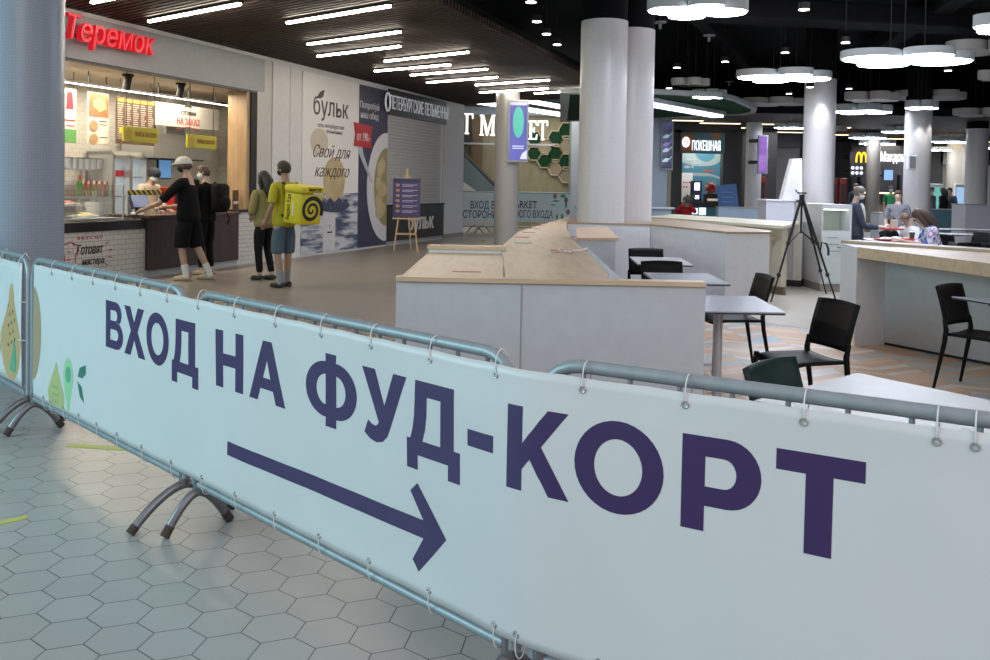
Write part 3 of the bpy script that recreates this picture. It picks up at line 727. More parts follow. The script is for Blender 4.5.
for i, (cn, c) in enumerate(cols):
    px = 80 + i * 2.75; s, _ = onW(px, 190, 1.7)
    big = i == 0
    t = WT('sauce_bottle', ('large light green bottle at the column end of the kitchen shelf' if big else '%s sauce bottle, %s on the shelf counting away from the large green one' % (cn, ['', 'first', 'second', 'third', 'fourth', 'fifth', 'sixth', 'seventh', 'eighth', 'ninth', 'tenth', 'eleventh'][i])), 'bottle', s, 1.19, 1.7, 'sauce bottles on the kitchen shelf')
    k = 1.35 if big else 1.0
    obj('body', MB().lathe([(.034 * k, 0), (.036 * k, .02), (.036 * k, .15 * k), (.014 * k, .21 * k)], n=12), mat('sauce_%d' % i, tuple(v * .55 for v in c), .3), t, True)
    obj('cap', MB().lathe([(.017 * k, .205 * k), (.012 * k, .26 * k)], n=10), PRINT_W if i % 2 else mat('cap_red', (.5, .03, .03)), t, True)
for i in range(6):
    s, _ = onW(68 + i * 6, 160, 1.8)
    t = WT('storage_tin', '%s steel tin from the column on the top kitchen shelf' % ['first', 'second', 'third', 'fourth', 'fifth', 'sixth'][i], 'tin', s, 1.65, 1.8, 'tins on the top kitchen shelf')
    obj('body', MB().lathe([(.07, 0), (.07, .16)], n=14), STEEL, t, 40); obj('lid', MB().lathe([(.074, .16), (.074, .185)], n=14), mat('tin_lid', (.25, .25, .24), .4), t, 40)
# glass display case on the counter
GL_ = mat('clear_glass', (.9, .97, .95), .03, trans=1.0, alpha=.35)
t = WT('display_case', 'glass food display case with shelves on the black counter top', 'display case', -1.6, .885, .12)
obj('shelf', MB().span((-2.4, .08, .20), (1.5, .5, .212)), GL_, t); obj('shelf', MB().span((-2.4, .1, .42), (1.5, .45, .432)), GL_, t)
obj('front_pane', MB().span((-2.4, 0, .0), (1.55, .008, .50)), GL_, t); obj('top_pane', MB().span((-2.4, 0, .50), (1.55, .35, .508)), GL_, t)
obj('base', MB().span((-2.4, .02, 0), (1.55, .56, .03)), STEEL, t)
for x in (-.9, .2, 1.53): obj('post', MB().span((x, .0, 0), (x + .02, .02, .51)), STEEL, t)
for i, (x, z, cn, c, w) in enumerate([(.05, .03, 'tray of pancakes', (.50, .28, .08), .30), (.55, .03, 'steel tub of salad', (.25, .35, .10), .3), (1.05, .03, 'tray of grated cheese', (.60, .50, .22), .3), (.1, .212, 'white dish of filling', (.62, .58, .50), .26), (.7, .212, 'dish of red berries', (.40, .05, .05), .26)]):
    t = WT('food_tray', cn + (' on the base of the glass display case' if z < .1 else ' on the middle shelf of the glass display case'), 'tray', -1.6 + x, .885 + z, .38, 'food in the display case')
    obj('tray', MB().box((0, 0, .02), (w, .22, .04), 0, .006), STEEL if i % 2 else PRINT_W, t)
    obj('food', MB().ball((0, 0, .035), (w * .42, .09, .045), 12), mat('food_%d' % i, c, .6, nz=40, amt=.4), t, True)
t = WT('bucket', 'pale plastic bucket with whisks behind the display case', 'bucket', onW(92, 200, .85)[0], .885, .85)
obj('body', MB().lathe([(.08, 0), (.10, .24)], n=18), PRINT_W, t, 40)
for i in range(4): obj('whisk', MB().tube([(.03 * (i - 1.5), 0, .1), (.07 * (i - 1.5), .02, .42)], .012, 6), STEEL, t)
t = WT('till_terminal', 'black till terminal with a tilted screen in front of the masked worker', 'till', onW(142, 205, .35)[0], .90, .35)
obj('base', MB().box((0, .1, .02), (.24, .22, .04), 0, .008), BLACKP, t); obj('stand', MB().box((0, .08, .12), (.08, .05, .2)), BLACKP, t)
g = MB().box((0, 0, 0), (.40, .035, .30), 0, .01).xf(Matrix.Translation((-.02, .05, .27)) @ Matrix.Rotation(-.35, 4, 'X')); obj('screen', g, BLACKP, t)
g = MB().box((0, 0, 0), (.35, .006, .25)).xf(Matrix.Translation((-.02, .05, .27)) @ Matrix.Rotation(-.35, 4, 'X') @ Matrix.Translation((0, -.02, 0))); obj('display', g, mat('till_display', (.02, .03, .06), .2, emit=.25, ecol=(.15, .25, .6)), t)
t = WT('card_reader', 'small white card reader lying beside the till terminal', 'card reader', onW(137, 212, .15)[0], .945, .15)
obj('body', MB().box((0, 0, .02), (.09, .17, .035), .4, .008), PRINT_W, t); obj('keys', MB().box((0, -.02, .04), (.06, .07, .006), .4), BLACKP, t)
sa, za = onW(128, 193, .1); sb, zb = onW(161, 192, .1)
m, nt, b = base('hazard_stripe', .5); x, y, z = nt.sep(nt.coord())
nt.put(b.inputs['Base Color'], nt.mix(nt.math('GREATER_THAN', nt.math('FRACT', nt.math('MULTIPLY', nt.math('ADD', x, z), 9.0)), .5), (.5, .40, .01), (.015, .015, .015)))
t = WT('hazard_bar', 'yellow and black striped bar across the screen above the till', 'barrier bar', (sa + sb) / 2, (za + zb) / 2, .1)
obj('bar', MB().box((0, 0, 0), (sb - sa, .02, .075)), m, t)
obj('post', MB().span((-(sb - sa) / 2, 0, .945 - (za + zb) / 2), (-(sb - sa) / 2 + .03, .03, .04)), STEEL, t); obj('post', MB().span(((sb - sa) / 2 - .03, 0, .945 - (za + zb) / 2), ((sb - sa) / 2, .03, .04)), STEEL, t)
t = WT('wall_screen', 'blue order screen hanging behind the white-capped customer', 'screen', *mid(165, 169, 1.45), 1.45)
obj('housing', MB().box((0, .02, 0), (.36, .04, .36), 0, .008), BLACKP, t); obj('display', MB().box((0, -.003, 0), (.32, .006, .32)), mat('blue_display', (.05, .10, .20), .3, emit=.35, ecol=(.15, .38, .75)), t)
obj('arm', MB().tube([(0, .04, .1), (0, .3, 1.0)], .015, 8), BLACKM, t)
t = WT('food_warmer', 'red countertop food warmer behind the white-capped customer', 'warmer', onW(168, 190, .9)[0], .945, .8)
obj('body', MB().box((0, 0, .22), (.34, .3, .40), 0, .02), mat('warmer_red', (.40, .015, .015), .35), t); obj('window', MB().box((0, -.152, .25), (.24, .006, .22)), mat('dark_glass', (.02, .02, .02), .1), t)
obj('stand', MB().span((-.2, -.18, -.06), (.2, .18, .02)), STEEL, t)
t = WT('menu_holder', 'small dark upright menu holder on the counter end by the oak reveal', 'menu holder', onW(235.5, 204, .15)[0], .985 - .04, .15)
obj('card', MB().box((0, 0, .20), (.17, .015, .36), 0, .003), mat('holder_brown', (.10, .05, .035), .4), t); obj('foot', MB().box((0, 0, .012), (.18, .09, .024)), BLACKP, t)
obj('label', MB().box((0, -.009, .16), (.14, .003, .05)), CARD, t)
s, z = onW(222, 178, 1.2)
t = thing('wall_shelf', 'thin white shelf on the tiled side wall behind the customers', 'shelf', Wp(SR - .1, 1.75, 1.5), WRZ)
obj('board', MB().box((0, 0, 0), (.2, 1.2, .03)), PRINT_W, t)
for y in (-.4, .4): obj('bracket', MB().tube([(.09, y, -.02), (.09, y, -.12), (-.05, y, -.02)], .008, 6), STEEL, t)
t = thing('wall_lettering', 'small black brush writing on the white tiled side wall', 'lettering', Wp(SR - .008, 2.25, 1.45), WRZ)
g = MB()
for r_, (y0, z0) in enumerate(((.22, .16), (.20, 0), (.14, -.13))):
    for i in range(6):
        y = y0 - i * .075
        g.tube([(0, y, z0), (0, y - .015, z0 + .06), (0, y - .03, z0), (0, y - .05, z0 + .05), (0, y - .06, z0)], .006, 5)
obj('strokes', g, INKB, t)

# ================================================================ posters beyond the outlet
m, nt, b = base('splash_print', .5)
x, y, z = nt.sep(nt.coord())
n = nt.noise(nt.comb(nt.math('MULTIPLY', x, .8), 0.0, nt.math('MULTIPLY', z, 5.0)), 1.6, 4)
cr = nt.new('ShaderNodeValToRGB'); nt.put(cr.inputs[0], n)
cr.color_ramp.elements[0].position = .40; cr.color_ramp.elements[0].color = (.07, .09, .16, 1)
cr.color_ramp.elements[1].position = .58; cr.color_ramp.elements[1].color = (.52, .54, .58, 1)
msk = nt.math('MULTIPLY', nt.math('LESS_THAN', z, -.62), 1.0)
nt.put(b.inputs['Base Color'], nt.mix(msk, (.70, .69, .67), cr.outputs[0]))
pw = 6.99 - 4.65; HT = 3.70
t = WT('wall_poster', 'tall white poster with a dumpling splashing into water under dark lettering', 'poster', 4.65 + pw / 2, HT / 2 + .04, -.02)
obj('panel', MB().span((-pw / 2, -.012, -HT / 2), (pw / 2, .005, HT / 2 - .05)), m, t)
LOGO = mat('logo_charcoal', (.035, .03, .03), .5)
a, za = onW(313.5, 112); b_, zb_ = onW(346.5, 112); x0 = a - t.location.x * 0
cxp = 4.65 + pw / 2
def PX(px, py): s, z = onW(px, py); return s - cxp, z - (HT / 2 + .04)
l, zl = PX(312, 113); r, zr = PX(347, 117)
sign_text(t, 'бульк', LOGO, ((l + r) / 2, -.013, (zl + zr) / 2 - .03), .40, r - l, .004, .004)
lx, lz = PX(319, 92)
obj('printed_leaf', MB().upright([(lx - .12, lz - .12), (lx - .02, lz + .0), (lx + .16, lz + .06), (lx + .12, lz - .08), (lx, lz - .14)], -.016, -.012), LOGO, t)
c1, z1 = PX(330, 127); c2, z2 = PX(332, 132)
sign_text(t, 'сеть петербургских', LOGO, (c1, -.013, z1 - .03), .09, 1.1, .003, .0); sign_text(t, 'пельменных', LOGO, (c2 + .05, -.013, z2 - .04), .09, .68, .003, .0)
DUMP = mat('dumpling_print', (.46, .36, .20), .6, nz=2.5, amt=.35)
dx, dz = PX(318, 142); obj('printed_dumpling', MB().upright([(dx + x_, dz + z_) for x_, z_ in ell(0, 0, .35, .28, 24)], -.014, -.012), mat('dumpling_pale', (.52, .46, .36), .6), t)
dx, dz = PX(333, 182); obj('printed_dumpling', MB().upright([(dx + x_ * (1 + .25 * z_), dz + z_) for x_, z_ in ell(0, 0, .45, .52, 28)], -.015, -.012), DUMP, t)
dx, dz = PX(333, 203); obj('printed_splash', MB().upright([(dx - .62, dz - .10), (dx - .5, dz + .08), (dx - .35, dz - .0), (dx - .2, dz + .12), (dx, dz + .02), (dx + .2, dz + .12), (dx + .35, dz), (dx + .5, dz + .10), (dx + .68, dz - .08), (dx + .4, dz - .17), (dx, dz - .2), (dx - .4, dz - .17)], -.016, -.012), mat('splash_navy', (.045, .055, .10), .5, nz=9, amt=.7), t)
c, z = PX(331, 158); sign_text(t, 'Свой для', LOGO, (c, -.018, z), .26, 1.55, .003, -.008, shear=.45)
c, z = PX(331, 177); sign_text(t, 'каждого', LOGO, (c, -.018, z), .26, 1.45, .003, -.008, shear=.45)
dx, dz = PX(327, 233); obj('printed_panel', MB().span((dx - .22, -.015, -HT / 2), (dx + .28, -.012, dz + .38)), mat('poster_slip', (.55, .56, .58), .5), t)
sign_text(t, '1', LOGO, (dx + .05, -.017, dz + .1), .07, None, .002, .005); obj('printed_lines', MB().span((dx - .05, -.017, dz), (dx + .15, -.015, dz + .03)), LOGO, t)
pw2 = 8.43 - 6.99; cxp = 6.99 + pw2 / 2
NAVY = mat('poster_navy', (.035, .035, .075), .45)
t = WT('wall_poster', 'tall navy poster with a plate of dumplings, a spoon and a red price flag', 'poster', cxp, HT / 2 + .04, -.02)
obj('panel', MB().span((-pw2 / 2, -.012, -HT / 2), (pw2 / 2, .005, HT / 2 - .05)), NAVY, t)
TXW = mat('poster_white_text', (.62, .62, .64), .5)
# price poster text
c, z = PX(371, 109.5); sign_text(t, 'Попробуй', TXW, (c - .12, -.013, z - .0), .15, .92, .003, .004, True)
c, z = PX(371, 117.5); sign_text(t, 'наш обед', TXW, (c - .12, -.013, z - .04), .15, .86, .003, .004, True)
# the round plate runs off the poster edge
cx0, cz0 = PX(385, 187); R1, R2 = .98, 1.23
def plate(rx, rz, n=60): return [(min(pw2 / 2, cx0 + rx * cos(2 * pi * i / n)), cz0 + rz * sin(2 * pi * i / n)) for i in range(n)]
def clipped(rx, rz):
    pts = [(cx0 + rx * cos(pi / 2 + pi * i / 40), cz0 + rz * sin(pi / 2 + pi * i / 40)) for i in range(41)]
    return [(pw2 / 2, pts[0][1])] * 0 + [(pw2 / 2, cz0 + rz * .98)] + [p for p in pts if p[0] < pw2 / 2] + [(pw2 / 2, cz0 - rz * .98)]
obj('printed_plate', MB().upright(clipped(.98, 1.28), -.015, -.012), mat('plate_print', (.60, .60, .62), .4), t)
obj('printed_broth', MB().upright(clipped(.64, .92), -.017, -.0145), mat('broth_print', (.30, .24, .12), .5), t)
rr = random.Random(3)
for i in range(12):
    ax = rr.uniform(cx0 - .50, pw2 / 2 - .16); az_ = cz0 + rr.uniform(-.62, .66)
    obj('printed_dumpling', MB().upright([(ax + x_, az_ + z_) for x_, z_ in ell(0, 0, rr.uniform(.13, .17), rr.uniform(.13, .19), 16)], -.0185 - i * .0004, -.0165), DUMP if i % 2 else mat('dumpling_pale2', (.48, .40, .24), .6, nz=3, amt=.3), t)
dx, dz = PX(366, 168); obj('printed_spoon', MB().upright([(dx - .55 + .12, dz + .55), (dx - .42, dz + .62), (dx - .28, dz + .50), (dx - .2, dz + .3), (dx + .25, dz - .30), (dx + .2, dz - .34), (dx - .3, dz + .18), (dx - .45, dz + .35)], -.021, -.0185), mat('spoon_print', (.42, .42, .45), .4), t)
dx, dz = PX(362.5, 137)
t2 = WT('price_flag', 'red price flag reading ОТ 190 across the edge of the two posters', 'price tag', cxp + dx, HT / 2 + .04 + dz, -.045)
obj('flag', MB().upright([(-.50, .30), (-.42, .05), (-.48, -.22), (.36, -.24), (.30, .0), (.38, .26)], -.01, 0), mat('flag_red', (.42, .02, .03), .5), t2)
sign_text(t2, 'от 190.-', TXW, (-.05, -.012, -.09), .19, .62, .003, .006)
# ================================================================ shuttered kiosk
t = WT('kiosk_sign', 'long black kiosk sign with white letters above the closed grey shutter', 'sign', 10.1, 3.44, -.06)
obj('box', MB().span((-1.66, -.0, -.31), (1.88, .22, .30)), mat('sign_black', (.02, .02, .022), .4), t)
LIT = mat('lit_letter_dim', (.6, .6, .62), .4, emit=.12, ecol=(.85, .88, 1))
g_s, _ = onW(386.5, 105); e_s, _ = onW(446, 112)
for q in split_letters(text_mesh('ПЕТЕРБУРГСКИЕ ПЕЛЬМЕННЫЕ', .33, e_s - g_s, .004, .0)): obj('letter', q, LIT, t, None, ((g_s + e_s) / 2 - 10.1, -.04, -.17))
s, z = onW(383, 102)
t = WT('ring_logo', 'round white ring logo at the start of the black kiosk sign', 'logo', s - .02, z, -.14)  # white ring is the sign's logo, not a lamp
obj('ring', MB().tube([(.12 * cos(2 * pi * i / 20), 0, .21 * sin(2 * pi * i / 20)) for i in range(21)], .025, 8), LIT, t, True); obj('mount', MB().span((-.02, .0, -.2), (.02, .08, .2)), BLACKM, t)
t = WT('roller_shutter', 'closed grey roller shutter of the kiosk under the black sign', 'shutter', 10.1, 0, -.0)
g = MB()
for i in range(27): g.box((0, .0, 1.02 + i * .08), (3.3, .02, .074), 0, .006)
obj('curtain', g, mat('shutter_grey', (.40, .40, .40), .45), t)
for x in (-1.66, 1.66): obj('guide', MB().span((x - .03, -.02, .97), (x + .03, .02, 3.13)), PAINT2, t)
t = WT('kiosk_counter', 'black kiosk counter with white lettering under the closed shutter', 'counter', 10.25, 0, -.04)
obj('front', MB().span((-1.78, 0, .10), (1.68, .25, .94)), mat('kiosk_black', (.022, .022, .024), .35), t)
obj('top', MB().span((-1.82, -.02, .94), (1.72, .30, .98)), BLACKP, t); obj('plinth', MB().span((-1.78, .03, 0), (1.68, .2, .10)), mat('plinth_grey', (.33, .34, .36)), t)
a, za = onW(406, 228); b_, zb_ = onW(431.5, 224)
for q in split_letters(text_mesh('бульк', .42, b_ - a, .012, .004)): obj('letter', q, mat('kiosk_letter', (.62, .62, .6), .4), t, None, ((a + b_) / 2 - 10.25, -.022, .33))
# easel with purple menu
P = G(406, 251)
t = thing('easel', 'wooden easel standing in front of the kiosk counter', 'easel', P, radians(-8))
PINE = wood('pine', (.50, .34, .17), (.60, .44, .24), 'z', 4, .5)
obj('leg', MB().tube([(-.27, -.05, 0), (-.06, .0, 1.68)], .02, 8), PINE, t); obj('leg', MB().tube([(.27, -.05, 0), (.06, 0, 1.68)], .02, 8), PINE, t)
obj('back_leg', MB().tube([(0, .45, 0), (0, .03, 1.6)], .02, 8), PINE, t); obj('ledge', MB().box((0, -.04, .72), (.62, .05, .035), 0, .004), PINE, t)
obj('mast', MB().box((0, .0, 1.55), (.05, .03, .55), 0, .004), PINE, t); obj('crossbar', MB().box((0, -.02, .38), (.44, .025, .04)), PINE, t)
tb = thing('menu_sign', 'purple menu panel with small pictures resting on the wooden easel', 'menu board', P + Vector((0, -.07, .74)), radians(-8))
obj('panel', MB().box((0, .012, .44), (.62, .02, .86), 0, .004), mat('panel_purple', (.075, .04, .14), .4), tb)
obj('heading', MB().box((0, -.001, .82), (.60, .006, .07)), mat('panel_dark', (.03, .02, .06), .4), tb)
for i in range(6):
    z = .72 - i * .115
    obj('picture', MB().ball((-.2, 0, z), (.05, .008, .035), 10), mat('picture_tan', (.42, .26, .14)), tb)
    obj('printed_lines', MB().span((-.1, -.001, z), (.24, .004, z + .015)).span((-.1, -.001, z - .03), (.14, .004, z - .018)), mat('panel_text', (.45, .42, .52), .5), tb)
# ================================================================ market entrance at the end of the aisle
def F(px, py, Y): return atY(px, py, Y)
YM = 33.0
def fbox(x0, y0, x1, y1, Y, th=.1):
    a, b = F(x0, y0, Y), F(x1, y1, Y)
    return MB().span((min(a.x, b.x), Y, min(a.z, b.z)), (max(a.x, b.x), Y + th, max(a.z, b.z)))
OLIVE = wood('olive_panel', (.20, .18, .11), (.27, .24, .15), 'z', 1.2, .5, 5)
a, b = F(440, 0, YM), F(573, 0, YM)
struct('wall_back', MB().span((a.x - 3, YM, 0), (b.x, YM + .2, 4.6)), OLIVE)
a, b = F(573, 0, YM - .6), F(581, 0, YM - .6)
struct('trim_10', MB().span((a.x, YM - 1.2, 0), (b.x, YM + .2, 4.6)), mat('portal_blue_grey', (.30, .34, .40), .4))
struct('trim_11', fbox(440, 106, 581, 116, YM - .4, .5), mat('portal_blue_grey', (.3, .34, .4)))
struct('trim_12', fbox(440, 85, 581, 106, YM - .2, .3), mat('portal_teal', (.16, .22, .25), .4))
# lit edges of the portal
for i, (p, q, lab) in enumerate((((461, 99.5), (640, 126.5), 'long white light line over the market sign, the lower of two'), ((519, 99.5), (640, 120.5), 'long white light line over the market sign, the upper of two'))):
    A = F(p[0], p[1], 28.5); B = F(q[0], q[1], 28.5)
    t = thing('light_line', lab, 'light', (A + B) / 2, 0, 'light lines over the market')
    d = B - A; n = MB().box((0, 0, 0), (d.length, .10, .13))
    R = d.to_track_quat('X', 'Z').to_matrix().to_4x4(); obj('diffuser', n.xf(R), mat('led_portal', (1, 1, 1), .5, emit=2.4, ecol=(.93, .97, 1)), t)
    obj('housing', MB().box((0, .0, .10), (d.length, .16, .07)).xf(R), mat('housing_grey', (.35, .38, .4), .5), t)
# market sign, white lit slab letters
LITW = mat('lit_letter', (.9, .9, .9), .4, emit=.9, ecol=(1, 1, 1))
t = thing('shop_sign', 'white illuminated slab letters, partly behind the grey column with the purple display', 'sign', F(500, 143, YM - 1.2), 0)
me = None
def slab(ch):
    T = .16; s = .07
    if ch == 'T': return [[(.33, 0), (.67, 0), (.67, s), (.59, s), (.59, 1 - s), (.88, 1 - s), (.90, .74), (1, .74), (1, 1), (0, 1), (0, .74), (.10, .74), (.12, 1 - s), (.41, 1 - s), (.41, s), (.33, s)]]
    if ch == 'M': return [[(0, 0), (.28, 0), (.28, s), (.19, s), (.19, .8), (.43, 0), (.55, 0), (.80, .8), (.80, s), (.70, s), (.70, 0), (1.02, 0), (1.02, s), (.96, s), (.96, 1 - s), (1.02, 1 - s), (1.02, 1), (.80, 1), (.53, .30), (.28, 1), (0, 1), (0, 1 - s), (.07, 1 - s), (.07, s), (0, s)]]
    if ch == 'E': return [[(0, 0), (.86, 0), (.90, .28), (.80, .28), (.74, s), (.33, s), (.33, .47), (.52, .47), (.54, .36), (.62, .36), (.62, .66), (.54, .66), (.52, .55), (.33, .55), (.33, 1 - s), (.70, 1 - s), (.76, .76), (.85, .76), (.82, 1), (0, 1), (0, 1 - s), (.12, 1 - s), (.12, s), (0, s)]]
YS = YM - 1.2; c0 = t.location
for ch, x0, x1, y0, y1 in (('T', 460.5, 473.5, 113.5, 134), ('M', 479.5, 495, 115, 135.5), ('E', 528.5, 538.5, 121, 139.5), ('T', 537.5, 548, 121, 140)):
    A = F(x0, y1, YS); B = F(x1, y0, YS)
    for lp in slab(ch): obj('letter', MB().upright([(A.x + (B.x - A.x) * u - c0.x, A.z + (B.z - A.z) * v - c0.z) for u, v in lp], -.06, .06), LITW, t)
for ch, x0, x1 in (('A', 497, 506), ('R', 507, 516), ('K', 517, 527), ('A', 446, 456)):
    A = F(x0, 137, YS); B = F(x1, 118, YS)
    for q in split_letters(text_mesh(ch, B.z - A.z, B.x - A.x, .06, .03)): obj('letter', q, LITW, t, None, ((A.x + B.x) / 2 - c0.x, 0, A.z - c0.z))
A = F(440, 140, YS); B = F(556, 110, YS)
obj('rail', MB().span((A.x - c0.x, .09, -.06), (B.x - c0.x, .14, -.0)).span((A.x - c0.x, .14, -.05), (A.x - c0.x + .1, 1.3, .0)).span((B.x - c0.x - .1, .14, -.05), (B.x - c0.x, 1.3, 0)), mat('housing_grey', (.35, .38, .4)), t)
# hexagon moss panels
HEXF = wood('hex_frame', (.40, .34, .22), (.50, .43, .29), 'z', 3, .5); MOSS = mat('moss', (.010, .045, .020), .9, nz=45, amt=.8); HB = mat('hex_back', (.24, .20, .13), .6)
HX = [(534.5, 151, 1), (545, 143, 0), (556, 132, 1), (566.5, 126, 1) and (567, 130, 1), (545, 159, 1) and (544.5, 161.5, 1), (534, 154, 1), (555.5, 137.5, 1), (545, 146, 0), (566.5, 146, 0), (555.5, 153, 1), (566.5, 161, 1), (555.5, 169, 0), (566.5, 177, 0), (534.2, 139, 1)]
HX = [(534, 138, 1), (534, 153.5, 1), (544.7, 146, 0), (544.7, 161, 1), (555.5, 137.5, 1), (555.5, 153, 1), (555.5, 168.5, 0), (566.3, 129.5, 1), (566.3, 145.5, 0), (566.3, 160.5, 1), (566.3, 176, 0)]
for i, (px, py, k) in enumerate(HX):
    C = F(px, py, YM - .12); r = 8.9 / F_PX * YM * .93
    def hexa(rr): return [(rr * cos(pi / 6 * 0 + pi / 3 * j + 0), rr * .98 * sin(pi / 3 * j)) for j in range(6)]
    colw = {534: 'first', 544.7: 'second', 555.5: 'third', 566.3: 'fourth'}[px]
    rows = sorted(p[1] for p in HX if p[0] == px); rw = ['top', 'second from the top', 'third from the top', 'fourth from the top'][rows.index(py)]
    t = thing('hexagon_panel', ('green moss' if k else 'beige') + ' hexagon wall panel, %s in the %s column of hexagons' % (rw, colw), 'wall panel', C, 0, 'hexagon panels of the market wall')
    b = bmesh.new(); o1 = hexa(r); o2 = hexa(r * .86); n = 6
    v1 = [b.verts.new((x, -.02, z)) for x, z in o1]; v2 = [b.verts.new((x, -.02, z)) for x, z in o2]; v3 = [b.verts.new((x, .12, z)) for x, z in o1]; v4 = [b.verts.new((x, .10, z)) for x, z in o2]
    for j in range(6):
        q = (j + 1) % 6; b.faces.new((v1[j], v1[q], v2[q], v2[j])); b.faces.new((v1[q], v1[j], v3[j], v3[q])); b.faces.new((v2[j], v2[q], v4[q], v4[j]))
    bmesh.ops.recalc_face_normals(b, faces=b.faces); me = bpy.data.meshes.new('frame'); b.to_mesh(me); b.free(); obj('frame', me, HEXF, t)
    obj('infill', MB().upright(hexa(r * .87), .03, .10), MOSS if k else HB, t)
# escalator behind
t = thing('escalator', 'dark escalator balustrade rising behind the printed fence banner', 'escalator', F(468, 178, YM - .9), 0)
A = F(462, 152, YM - .9) - t.location; B = F(500, 192, YM - .9) - t.location
obj('balustrade', MB().upright([(A.x - .4, A.z + .35), (B.x, B.z), (B.x - .6, B.z - .1), (A.x - .4, A.z - .9)], -.05, .05), mat('escalator_glass', (.10, .14, .16), .15), t)
obj('handrail', MB().tube([(A.x - .4, 0, A.z + .40), (B.x, 0, B.z + .05)], .07, 8), BLACKP, t)
obj('skirt', MB().upright([(A.x - .4, A.z - .75), (B.x - .2, B.z - .4), (B.x - .2, -t.location.z), (A.x - .4, -t.location.z)], -.08, .08), STEEL, t)
obj('inner_stair', MB().upright([(A.x - .4, A.z + 1.0), (A.x + .4, A.z + .45), (A.x + .1, A.z + .2), (A.x - .4, A.z + .6)], .3, .4), mat('escalator_dark', (.03, .03, .035), .5), t)
a, b = F(462, 0, YM - .5), F(478, 0, YM - .5)
struct('trim_13', MB().span((b.x - .15, YM - .3, 0), (b.x + .25, YM, 3.9)), mat('door_brown', (.14, .09, .05), .5))
# printed fence banner with a barrier in front of the market
YB = 27.6
A = F(452, 192, YB); B = F(570, 223, YB)
t = thing('banner', 'pale fence banner with two lines of navy lettering, behind the grey column', 'banner', ((A.x + B.x) / 2, YB, 0), 0)
w = B.x - A.x; z0, z1 = B.z, A.z
obj('cloth', MB().span((-w / 2, -.01, z0), (w / 2, 0, z1)), mat('banner_pale', (.50, .60, .62), .45), t)
INK2 = mat('banner_navy', (.05, .04, .12), .5)
def bx(px): return F(px, 205, YB).x - t.location.x
zt_, zb_ = F(500, 210, YB).z, F(500, 221, YB).z
sign_text(t, 'ВХОД В', INK2, ((bx(470.5) + bx(495)) / 2, -.012, F(480, 208.5, YB).z), .23, bx(495) - bx(470.5), .003, .015)
sign_text(t, 'MARKET', INK2, ((bx(509) + bx(537)) / 2, -.012, F(520, 208, YB).z), .23, bx(537) - bx(509), .003, .015)
sign_text(t, 'СТОРОНЫ', INK2, ((bx(463) + bx(498)) / 2, -.012, F(480, 218, YB).z), .23, bx(498) - bx(463), .003, .015)
sign_text(t, 'СО', INK2, (bx(456.5), -.012, F(456, 219, YB).z), .23, bx(460.5) - bx(453), .003, .015, True)
sign_text(t, 'ГЛАВНОГО ВХОДА', INK2, ((bx(500.5) + bx(553)) / 2, -.012, F(520, 217.5, YB).z), .23, bx(553) - bx(500.5), .003, .012)
g = MB()
for i, (px, py, rx, rz) in enumerate([(556, 201, .16, .04), (553, 205, .13, .03), (563, 196, .12, .08), (566, 205, .05, .16), (557, 217, .05, .13), (562, 217, .06, .15)]):
    c = F(px, py, YB); obj('printed_leaf', MB().upright([(c.x - t.location.x + x, c.z + z) for x, z in ell(0, 0, rx * .7, rz * .7, 12)], -.013, -.01), mat('print_leaf_green', (.08, .25, .12), .5), t)
for px, py in ((555, 196), (566, 200), (568, 212), (560, 222)):
    c = F(px, py, YB); obj('printed_fruit', MB().upright([(c.x - t.location.x + x, c.z + z) for x, z in ell(0, 0, .06, .09, 12)], -.013, -.01), mat('print_fruit_brown', (.22, .12, .10), .5), t)
t = thing('crowd_barrier', 'steel barrier holding the fence banner in front of the market', 'barrier', ((A.x + B.x) / 2, YB + .06, 0), 0)
obj('frame', MB().tube([(-w / 2, 0, .22), (-w / 2, 0, z1 + .02), (w / 2, 0, z1 + .02), (w / 2, 0, .22), (-w / 2, 0, .22)], .022, 8), GALV, t)
for x in (bx(475), bx(483), bx(540)):
    g = MB(); cx_ = x
    g.tube([(cx_ - .25, -.15, .01), (cx_ - .13, -.1, .17), (cx_, 0, .25), (cx_ + .13, .1, .17), (cx_ + .25, .15, .01)], .02, 8); obj('leg', g, mat('leg_tube', (.2, .2, .22)), t, True)
t2 = thing('paper_cup', 'tiny crumpled yellow scrap lying on the floor by the grey column', 'litter', G(483, 242), 0); obj('scrap', MB().ball((0, 0, .03), (.05, .04, .03), 8), mat('scrap', (.5, .4, .1), .6), t2)
t2.name = 'paper_scrap'
